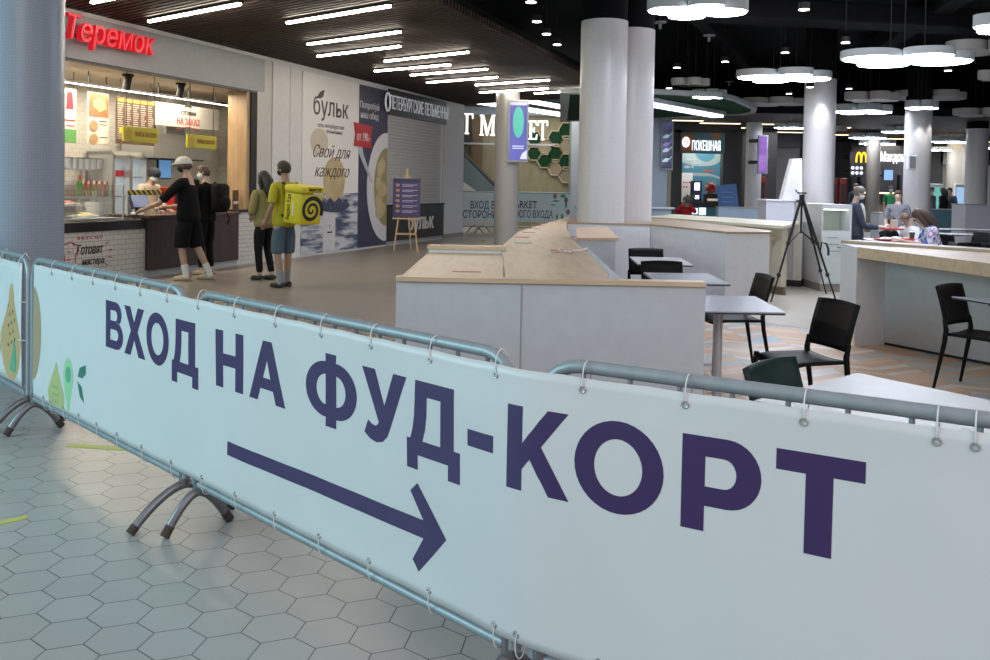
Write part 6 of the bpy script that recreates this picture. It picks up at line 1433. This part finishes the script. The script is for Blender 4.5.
def person(label, loc, rz, h=1.78, pose=None, sit=False, skin=0, top=None, sleeve=.45, legs=None, leglen=1.0, shoe=None, sock=None, hair=None, hairlen=0.0, cap=None, mask=None, wide=1.0, group=None, jacket=None, name='person'):
    P = dict(SIT if sit else STAND); P.update(pose or {})
    for k in list(P):
        if isinstance(P[k], tuple): P[k] = Vector(P[k])
    k = h / 1.78
    t = thing(name, label, 'person', loc, rz, group); t.scale = (k, k, k); SK = SKINC[skin]
    pel, wai, che, nek, hed = P['pel'], P['wai'], P['che'], P['nek'], P['hed']
    up = (hed - nek).normalized(); yaw = P['turn']; fw = Matrix.Rotation(yaw, 3, 'Z') @ Vector((0, 1, 0)); fw = (fw - up * fw.dot(up) * .5 + Vector((0, 0, -P['nod']))).normalized()
    sd = fw.cross(up).normalized()
    W_ = wide
    ch = [[(pel, (.135 * W_, .105)), (wai, (.128 * W_, .10)), (che, (.155 * W_, .11)), (lp(che, nek, .62), (.12 * W_, .085)), (nek, .062), (lp(nek, hed, .40), .052), (lp(nek, hed, .72), .066), (hed, (.082, .092)), (hed + up * .065, (.072, .082))]]
    for S in 'LR':
        s, e, w, hp, kn, an = (P[q + S] for q in 'sewhka')
        ch.append([(lp(che, nek, .62), (.12 * W_, .085)), (s, .056), (lp(s, e, .35), .048), (e, .038), (lp(e, w, .35), .037), (w, .024)])
        toe = an + Vector((0, .13, -.05)) if not P.get('toe' + S) else an + P['toe' + S]
        ch.append([(pel, (.135 * W_, .105)), (hp, .088 * W_), (lp(hp, kn, .35), .078 * W_), (kn, .053), (lp(kn, an, .3), .055), (an, .036), (toe, .026)])
    V, E = chain(ch); body = skin_mesh('body', V, E)
    g = MB()
    for sgn, S in ((-1, 'L'), (1, 'R')): hand_mb(g, P['w' + S], P['e' + S], sgn, P.get('curl', .4))
    nb = hed + fw * .088 - up * .01; g.tube([nb + up * .03, nb + fw * .012 - up * .005, nb - up * .018], [.007, .013, .008], 6)     # nose
    for sx in (-1, 1): g.ball(hed + sd * sx * .080 - fw * .008, (.012, .02, .03), 8)                                             # ears
    hm = g.mesh('h'); obj('body', join([body, hm], 'body'), SK, t)
    g = MB()
    for sx in (-1, 1): g.ball(hed + sd * sx * .032 + fw * .080 + up * .022, .011, 8)
    obj('eyes', g, mat('eye_dark', (.03, .025, .02), .3), t, True)
    if not mask: g = MB(); g.tube([hed + sd * sx * .024 + fw * (.088 - abs(sx) * .008) - up * .045 for sx in (-1, 0, 1)], [.004, .007, .004], 6); obj('mouth', g, mat('lip', (.30, .12, .10), .5), t, True)
    if top is not None:
        f = 1.14; ch = [[(pel - (wai - pel) * .9, (.195 * W_, .165)), (pel, (.188 * W_, .158)), (wai, (.168 * W_, .140)), (che, (.184 * W_, .136)), (lp(che, nek, .62), (.150 * W_, .108)), (nek, (.084, .078))]]
        for S in 'LR':
            s, e, w = (P[q + S] for q in 'sew')
            if sleeve <= 1: end = lp(s, e, sleeve * 1.0); ch.append([(lp(che, nek, .62), (.150 * W_, .108)), (s, .080), (lp(s, e, sleeve * .6), .072), (end, .070), (lp(s, e, sleeve + .08), .066)])
            else: ch.append([(lp(che, nek, .62), (.150 * W_, .108)), (s, .080), (lp(s, e, .5), .070), (e, .060), (lp(e, w, .5), .054), (lp(e, w, sleeve - 1), .046)])
        V, E = chain(ch); obj('shirt', skin_mesh('shirt', V, E), top, t, True)
    if legs is not None:
        ch = [[(lp(pel, wai, .8), (.130 * W_, .104)), (pel, (.148 * W_, .118))]]
        for S in 'LR':
            hp, kn, an = (P[q + S] for q in 'hka')
            c = [(pel, (.148 * W_, .118)), (hp, .104 * W_), (lp(hp, kn, .4), .100 * W_)]
            if leglen >= 1: c += [(kn, .068), (lp(kn, an, .5), .060), (lp(kn, an, .93), .056)]
            else: c += [(lp(hp, kn, .75), .096 * W_), (lp(hp, kn, .95), .092 * W_), (lp(kn, an, .05), .090 * W_)]
            ch.append(c)
        V, E = chain(ch); obj('shorts' if leglen < 1 else 'trousers', skin_mesh('trousers', V, E), legs, t, True)
    for S in 'LR':
        an, kn = P['a' + S], P['k' + S]; toe = Vector((0, .17, 0)) if not P.get('toe' + S) else Vector(P['toe' + S]) * 1.25; toe.z = 0
        tn = toe.normalized(); fl = an.z - .085
        if sock: obj('sock', MB().tube([lp(an, kn, .38), lp(an, kn, .1), an - Vector((0, 0, .03))], [.050, .046, .046], 12), sock, t, True)
        if shoe:
            b0 = Vector((an.x, an.y, fl)) - tn * .065
            g = MB().tube([b0 + Vector((0, 0, .045)), b0 + tn * .06 + Vector((0, 0, .05)), b0 + tn * .14 + Vector((0, 0, .042)), b0 + tn * .235 + Vector((0, 0, .032)), b0 + tn * .265 + Vector((0, 0, .028))], [.034, .044, .044, .036, .016], 12)
            sh = obj('shoe', g, shoe, t, True)
            obj('sole', MB().tube([b0 + Vector((0, 0, .014)) - tn * .03, b0 + tn * .1 + Vector((0, 0, .014)), b0 + tn * .27 + Vector((0, 0, .014))], [.012, .014, .012], 8), mat('sole_tan', (.30, .24, .18), .6), sh, True)
    if hair is not None:
        g = MB(); R = Matrix((sd, fw, up)).transposed().to_4x4(); R.translation = hed
        hb = bmesh.new(); bmesh.ops.create_uvsphere(hb, u_segments=18, v_segments=12, radius=1)
        for v in hb.verts:
            c = v.co.copy(); v.co = Vector((c.x * .094, c.y * .104 - .008, c.z * (.105 if cap is None else .06) + (.028 if cap is None else .0)))
            if c.y > .25 and c.z < .45: v.co.y = min(v.co.y, .055); v.co.z = max(v.co.z, .045)
            if c.z < -.1 and c.y <= .25: v.co.z = max(v.co.z, -.055 - hairlen * .0)
        bmesh.ops.transform(hb, matrix=R, verts=hb.verts); me = bpy.data.meshes.new('hair'); hb.to_mesh(me); hb.free()
        parts_ = [me]
        if hairlen:
            g.tube([hed - fw * .05 + up * .04, hed - fw * .085 - up * .05, hed - fw * .10 - up * (.05 + hairlen * .6), hed - fw * .085 - up * (.05 + hairlen)], [.07, .095, .085, .03], 12)
            for sx in (-1, 1): g.tube([hed + sd * sx * .07 + up * .03, hed + sd * sx * .088 - up * .06, hed + sd * sx * .085 - fw * .02 - up * (.06 + hairlen * .7)], [.03, .035, .02], 8)
            parts_.append(g.mesh('x'))
        obj('hair', join(parts_, 'hair'), hair, t, True)
    if mask is not None:
        g = bmesh.new(); bmesh.ops.create_uvsphere(g, u_segments=16, v_segments=10, radius=1); R = Matrix((sd, fw, up)).transposed().to_4x4(); R.translation = hed + fw * .012 - up * .035
        for v in g.verts: v.co = Vector((v.co.x * .078, max(.0, v.co.y) * .098, v.co.z * .058))
        bmesh.ops.transform(g, matrix=R, verts=g.verts); me = bpy.data.meshes.new('mask'); g.to_mesh(me); g.free(); obj('face_mask', me, mask, t, True)
    if cap is not None:
        g = bmesh.new(); bmesh.ops.create_uvsphere(g, u_segments=18, v_segments=12, radius=1); R = Matrix((sd, fw, up)).transposed().to_4x4(); R.translation = hed + up * .05
        for v in g.verts: v.co = Vector((v.co.x * .108, v.co.y * .122, max(-.02, v.co.z * .10)))
        bmesh.ops.transform(g, matrix=R, verts=g.verts); me = bpy.data.meshes.new('cap'); g.to_mesh(me); g.free(); c_ = obj('cap', me, cap, t, True)
        if cap.name.startswith('cap_w'):
            g = MB().lathe([(.085, 0), (.07, .012)], (0, 0, 0), 18, 1.0, .85).xf(R @ Matrix.Translation((0, .12, -.012)) @ Matrix.Rotation(-.25, 4, 'X')); obj('visor', g, cap, c_, True)
    if jacket is not None:
        ch = []
        for sx in (-1, 1):
            off = Vector((sx * .055, -.02, 0)); ch.append([(lp(pel, wai, -.2) + off, (.10, .125)), (wai + off, (.10, .13)), (che + off, (.125, .135)), (lp(che, nek, .7) + off * .6, (.09, .1))])
        ms = [skin_mesh('j', *chain([c]), root=0) for c in ch]
        for S in 'LR':
            s, e, w = (P[q + S] for q in 'sew'); ms.append(skin_mesh('j', *chain([[(lp(s, che, .3), .075), (s, .08), (lp(s, e, .5), .066), (e, .058), (lp(e, w, .85), .048)]])))
        obj('jacket', join(ms, 'jacket'), jacket, t)
    return t
BLKF = mat('black_cloth', (.005, .005, .006), .9); HAIRB = mat('hair_black', (.012, .010, .009), .6); HAIRBR = mat('hair_brown', (.07, .035, .02), .6)
MASKW = mat('mask_white', (.60, .63, .66), .6); MASKB = mat('mask_black', (.015, .015, .017), .7); MASKBL = mat('mask_blue', (.25, .42, .55), .6)
TRAIN = mat('shoe_beige', (.36, .27, .18), .6); SHB = mat('shoe_black', (.02, .02, .022), .6); SHW = mat('shoe_white', (.5, .5, .5), .5)
def facing(dx, dy): return atan2(dy, dx) - pi / 2
# customers at the till
inn = -WN
p = G(188, 280.5)
person('man in a white cap, black t-shirt and black shorts leaning on the counter', (p.x, p.y, 0), facing(inn.x - .15, inn.y - .10), 1.84,
       dict(wL=(-.30, .52, 1.02), eL=(-.33, .25, 1.12), wR=(.10, .44, 1.04), eR=(.24, .16, 1.08), kL=(-.10, .05, .49), aL=(-.10, -.03, .085), aR=(.16, -.26, .085), kR=(.13, -.06, .49), nek=(0, .03, 1.475), hed=(0, .07, 1.64), che=(0, .03, 1.29), turn=.15),
       skin=1, top=mat('black_tee', (.005, .005, .006), .9), sleeve=.85, legs=mat('black_shorts', (.005, .005, .006), .9), leglen=.6, shoe=TRAIN, sock=mat('sock_white', (.55, .53, .50), .7), cap=mat('cap_white', (.50, .48, .44), .7), mask=MASKB, hair=HAIRBR, wide=1.25)
p = G(205.5, 275)
t = person('young man in black hoodie and trousers with a backpack, next to the white cap', (p.x, p.y, 0), facing(inn.x + .1, inn.y + .02), 1.74,
       dict(wL=(-.16, .30, 1.10), eL=(-.26, .06, 1.10), wR=(.20, .28, 1.0), eR=(.26, .02, 1.12), turn=.45, hed=(-.01, .05, 1.64)), skin=2, top=BLKF, sleeve=1.85, legs=mat('black_trousers', (.005, .005, .006), .9), shoe=TRAIN, hair=HAIRBR, mask=MASKW)
pr = t.rotation_euler.z; bp = Vector((p.x, p.y, 0)) + Matrix.Rotation(pr, 3, 'Z') @ Vector((.03, -.25, 1.22))
b = thing('backpack', 'black backpack hanging on the young man in the black hoodie', 'backpack', bp, pr)
obj('pack', MB().box((0, 0, 0), (.30, .19, .46), 0, .07), mat('nylon_black', (.006, .006, .007), .75), b, 60); obj('pocket', MB().ball((0, -.09, -.08), (.12, .07, .13), 14), mat('nylon_black', (.014, .014, .016)), b, True)
for sx in (-1, 1): obj('strap', MB().tube([(sx * .10, .10, .20), (sx * .12, .20, .24), (sx * .13, .33, .14), (sx * .14, .30, -.05), (sx * .13, .1, -.20)], .018, 8), mat('nylon_black', (.014, .014, .016)), b, True)
obj('loose_strap', MB().tube([(.15, .02, -.2), (.17, -.05, -.32), (.15, -.02, -.42)], .010, 6), mat('nylon_black', (.014, .014, .016)), b, True)
# worker behind the counter
s, _ = onW(149, 200, 1.0); p = Wp(s, 0, 1.0)
person('masked worker in a pale uniform and dark cap standing behind the till', (p.x, p.y, 0), facing(WN.x + .3, WN.y - .2), 1.72, dict(wL=(-.14, .32, 1.04), eL=(-.25, .05, 1.12), wR=(.16, .32, 1.04), eR=(.25, .05, 1.12), nek=(0, .04, 1.46), hed=(0, .10, 1.61), nod=.3), skin=0, top=mat('uniform_beige', (.45, .38, .30), .7), sleeve=1.6, legs=BLKF, shoe=SHB, cap=mat('cap_dark', (.03, .035, .045), .7), mask=MASKW, hair=HAIRB)
# courier and the woman next to him
p = G(263.5, 280)
person('woman with long dark hair in an olive top and black trousers next to the courier', (p.x, p.y, 0), facing(-.85, .55), 1.66,
       dict(wL=(-.05, .25, 1.02), eL=(-.24, .03, 1.10), wR=(.10, .26, 1.0), eR=(.24, .03, 1.10), aL=(-.08, .0, .085), aR=(.09, -.1, .085), nod=.15), skin=2, top=mat('olive_top', (.25, .21, .085), .8), sleeve=1.35, legs=mat('charcoal_trousers', (.010, .010, .010), .9), shoe=SHB, hair=HAIRB, hairlen=.30, wide=1.0)
p = G(283.5, 287.5); rzc = facing(-.84, .55)
person('courier man in a yellow t-shirt and blue-grey shorts with short dark hair', (p.x, p.y, 0), rzc, 1.80,
       dict(wL=(-.20, .16, .93), eL=(-.25, -.02, 1.14), wR=(.22, .14, .93), eR=(.25, -.02, 1.14), aL=(-.09, -.04, .085), aR=(.09, .03, .085), turn=.1), skin=1, top=mat('yellow_tee', (.42, .36, .03), .75), sleeve=.8, legs=mat('bluegrey_shorts', (.085, .11, .14), .8), leglen=.6, shoe=SHB, sock=mat('sock_grey', (.25, .25, .26), .8), hair=mat('hair_dark_brown', (.03, .018, .012), .6), mask=MASKB, wide=1.05)
bp = Vector((p.x, p.y, 0)) + Matrix.Rotation(rzc, 3, 'Z') @ Vector((.02, -.345, 1.14))
YB_ = mat('bag_yellow', (.62, .50, .012), .5); YBD = mat('bag_black', (.012, .012, .012), .6)
b = thing('delivery_bag', 'yellow cube delivery backpack with a black spiral on the courier back', 'bag', bp, rzc)
b.rotation_euler = (.10, 0, rzc); b.scale = (.93, .93, .93)
obj('box', MB().box((0, 0, 0), (.44, .36, .48), 0, .03), YB_, b, 50)
lid = MB().box((0, -.0, .28), (.47, .39, .11), 0, .035); obj('lid', lid, YB_, b, 50)
obj('zip_line', MB().box((0, 0, .222), (.46, .375, .012), 0, .003), mat('bag_seam', (.30, .24, .02), .5), b)
obj('reflector', MB().box((.1, -.190, .225), (.2, .004, .02)).box((-.223, -.02, -.02), (.006, .018, .20)), mat('reflector', (.75, .75, .72), .3), b)
sp_ = []
for i in range(46):
    q = -.4 + i * .30; r = .22 - i * .0046
    x_, z_ = r * cos(q), r * .95 * sin(q)
    sp_.append((max(-.22, min(.22, x_)) + .0, -.1815, max(-.22, min(.19, z_ - .02))))
obj('spiral', MB().tube(sp_, [.036 - .0005 * i for i in range(46)], 8).xf(Matrix.Translation((0, -.1815, 0)) @ Matrix.Scale(.10, 4, (0, 1, 0)) @ Matrix.Translation((0, .1815, 0))), YBD, b)
me = text_mesh('Яндекс Еда', .07, .38, .002, .01); me.transform(Matrix.Translation((-.2225, .05, 0)) @ Matrix.Rotation(-pi / 2, 4, 'Z') @ Matrix.Rotation(-pi / 2, 4, 'Y')); obj('lettering', me, YBD, b)
me = text_mesh('Яндекс Еда', .05, .26, .002, .006); obj('lettering', me, YBD, b, None, (.02, -.197, .27))
for sx in (-1, 1): obj('strap', MB().tube([(sx * .13, .19, .22), (sx * .14, .30, .34), (sx * .14, .46, .28), (sx * .15, .50, .10), (sx * .16, .36, -.10), (sx * .15, .2, -.18)], .02, 8), YBD if sx < 0 else mat('strap_yellow', (.42, .34, .02), .6), b, True)
# diners
p = atY(691, 0, 23.6)
t = person('seated man in a red jacket holding a camera to his face behind the cream counter', (p.x, p.y, 0), facing(-.25, -1), 1.74, dict(wL=(-.06, .30, 1.14), eL=(-.24, .16, .90), wR=(.06, .30, 1.14), eR=(.24, .16, .90), curl=.6), sit=True, skin=1, top=mat('jacket_red', (.28, .012, .02), .7), sleeve=1.85, legs=BLKF, shoe=SHB, hair=mat('hair_grey_short', (.10, .08, .07), .6))
R = Matrix.Rotation(t.rotation_euler.z, 3, 'Z'); c = thing('camera', 'black camera held by the seated man in the red jacket', 'camera', Vector((p.x, p.y, 0)) + R @ Vector((-.06, .36, 1.16)), t.rotation_euler.z)
obj('body', MB().box((0, 0, 0), (.14, .07, .10), 0, .01), BLACKP, c); obj('lens', MB().tube([(0, .03, 0), (0, .15, 0)], .04, 14), BLACKP, c, True)
ch_ = copy_tree(protos['b']); ch_['label'] = 'black chair under the seated man in the red jacket'; ch_.location = (p.x, p.y - .0, 0); ch_.rotation_euler = t.rotation_euler; ch_.location -= R @ Vector((0, .0, 0))
p = atY(861, 0, 13.9)
person('grey-haired masked woman in a dark jacket and white top carrying a tray', (p.x, p.y, 0), facing(1, -.25), 1.60, dict(wL=(-.13, .42, 1.06), eL=(-.24, .10, 1.08), wR=(.13, .42, 1.06), eR=(.24, .10, 1.08), nod=.25, hed=(0, .06, 1.63), curl=.7), skin=2, top=mat('jacket_navy', (.05, .06, .085), .8), sleeve=1.8, legs=mat('jeans', (.05, .08, .14), .8), shoe=SHB, hair=mat('hair_ash', (.12, .11, .09), .6), mask=MASKW, wide=1.5)
pt = bpy.data.objects[[o.name for o in COL.objects if o.get('label', '').startswith('grey-haired')][0]]
obj('shirt_front', MB().ball((0, .10, 1.20), (.10, .075, .27), 16), mat('top_white', (.58, .57, .56), .7), pt, True)
R = Matrix.Rotation(facing(1, -.25), 3, 'Z'); q = Vector((p.x, p.y, 0)) + R @ Vector((0, .52, .93))
t = thing('serving_tray', 'serving tray with paper bag held by the masked woman', 'tray', q, facing(1, -.25), 'red serving trays'); obj('tray', MB().box((0, 0, .01), (.40, .30, .02), 0, .005), mat('tray_red', (.42, .03, .04)), t); obj('paper_bag', MB().box((.06, .03, .08), (.12, .09, .13), 0, .006), mat('bag_cream', (.55, .48, .38), .6), t); obj('box', MB().box((-.1, 0, .045), (.12, .11, .05), 0, .006), PRINT_W, t)
p = atY(894, 0, 15.3); person('dark-haired seated boy in a dark top at the diners table', (p.x, p.y, 0), facing(.5, -1), 1.45, dict(nod=.5), sit=True, skin=1, top=BLKF, sleeve=1.3, legs=BLKF, shoe=SHB, hair=HAIRB)
p = atY(904, 0, 17.0); person('boy in a grey t-shirt standing behind the diners table', (p.x, p.y, 0), facing(-.5, -1), 1.54, dict(wL=(-.20, .16, .95)), skin=2, top=mat('tee_grey', (.17, .17, .20), .8), sleeve=.8, legs=mat('jeans', (.05, .08, .14)), shoe=SHW, hair=HAIRBR, wide=.8)
p = atY(917.5, 0, 15.7); person('brown-haired child in a white and black top bending over the red tray', (p.x, p.y, 0), facing(-.9, -.45), 1.55, dict(nod=.7, hed=(0, .16, 1.18), wL=(-.1, .40, .80), wR=(.1, .42, .80), curl=.7), sit=True, skin=2, top=mat('top_ivory', (.5, .5, .52), .7), sleeve=.9, legs=BLKF, shoe=SHB, hair=mat('hair_light_brown', (.11, .065, .035), .6))
m, nt, b_ = base('patterned_blouse', .7); n = nt.noise(nt.coord(), 9.0, 1); cr = nt.new('ShaderNodeValToRGB'); nt.put(cr.inputs[0], n); cr.color_ramp.interpolation = 'CONSTANT'; e = cr.color_ramp.elements
e[0].color = (.06, .10, .42, 1); e[0].position = 0; e[1].color = (.58, .60, .66, 1); e[1].position = .46; k = e.new(.60); k.color = (.35, .16, .36, 1); k = e.new(.68); k.color = (.55, .58, .65, 1); nt.put(b_.inputs['Base Color'], cr.outputs[0])
p = atY(940, 0, 13.0); person('seated woman with long brown hair in a blue and white patterned blouse', (p.x, p.y, 0), facing(-1, .2), 1.74, dict(nod=.8, hed=(0, .20, 1.16), nek=(0, .10, 1.03), wL=(-.12, .42, .80), wR=(.12, .42, .80)), sit=True, skin=0, top=m, sleeve=1.3, legs=BLKF, shoe=SHB, hair=mat('hair_chestnut', (.055, .03, .02), .6), hairlen=.28)
# far staff and visitors
p = atY(896.5, 0, 34.0); person('far worker in a green shirt and blue mask at the burger counter', (p.x, p.y, 0), facing(-.4, -1), 1.72, skin=0, top=mat('shirt_green', (.03, .22, .08), .7), sleeve=.8, legs=BLKF, shoe=SHB, hair=HAIRB, mask=MASKBL)
p = atY(860.5, 0, 33.0); person('far person in dark navy clothes in front of the burger menu screen', (p.x, p.y, 0), facing(.2, -1), 1.80, skin=2, top=mat('jacket_navy', (.035, .045, .075)), sleeve=1.8, legs=BLKF, shoe=SHB, hair=mat('hair_light_brown', (.11, .065, .035)), mask=MASKW)
for i, (px, Y, c, lab) in enumerate(((937, 31.4, (.16, .15, .15), 'far visitor in a grey top next to the green order terminal'), (949, 32.0, (.02, .02, .02), 'far visitor in black with dark hair, right of the one in grey'), (956, 32.2, (.10, .10, .13), 'far visitor in a slate top in front of the beige wall, alone'))):
    p = atY(px, 0, Y); person(lab, (p.x, p.y, 0), facing((.6, -.5, -.8)[i], (-1, .6, -.5)[i]), 1.70, skin=i % 3, top=mat('top_far_%d' % i, c, .8), sleeve=1.5, legs=BLKF, shoe=SHB, hair=HAIRB, hairlen=(0, .25, 0)[i])
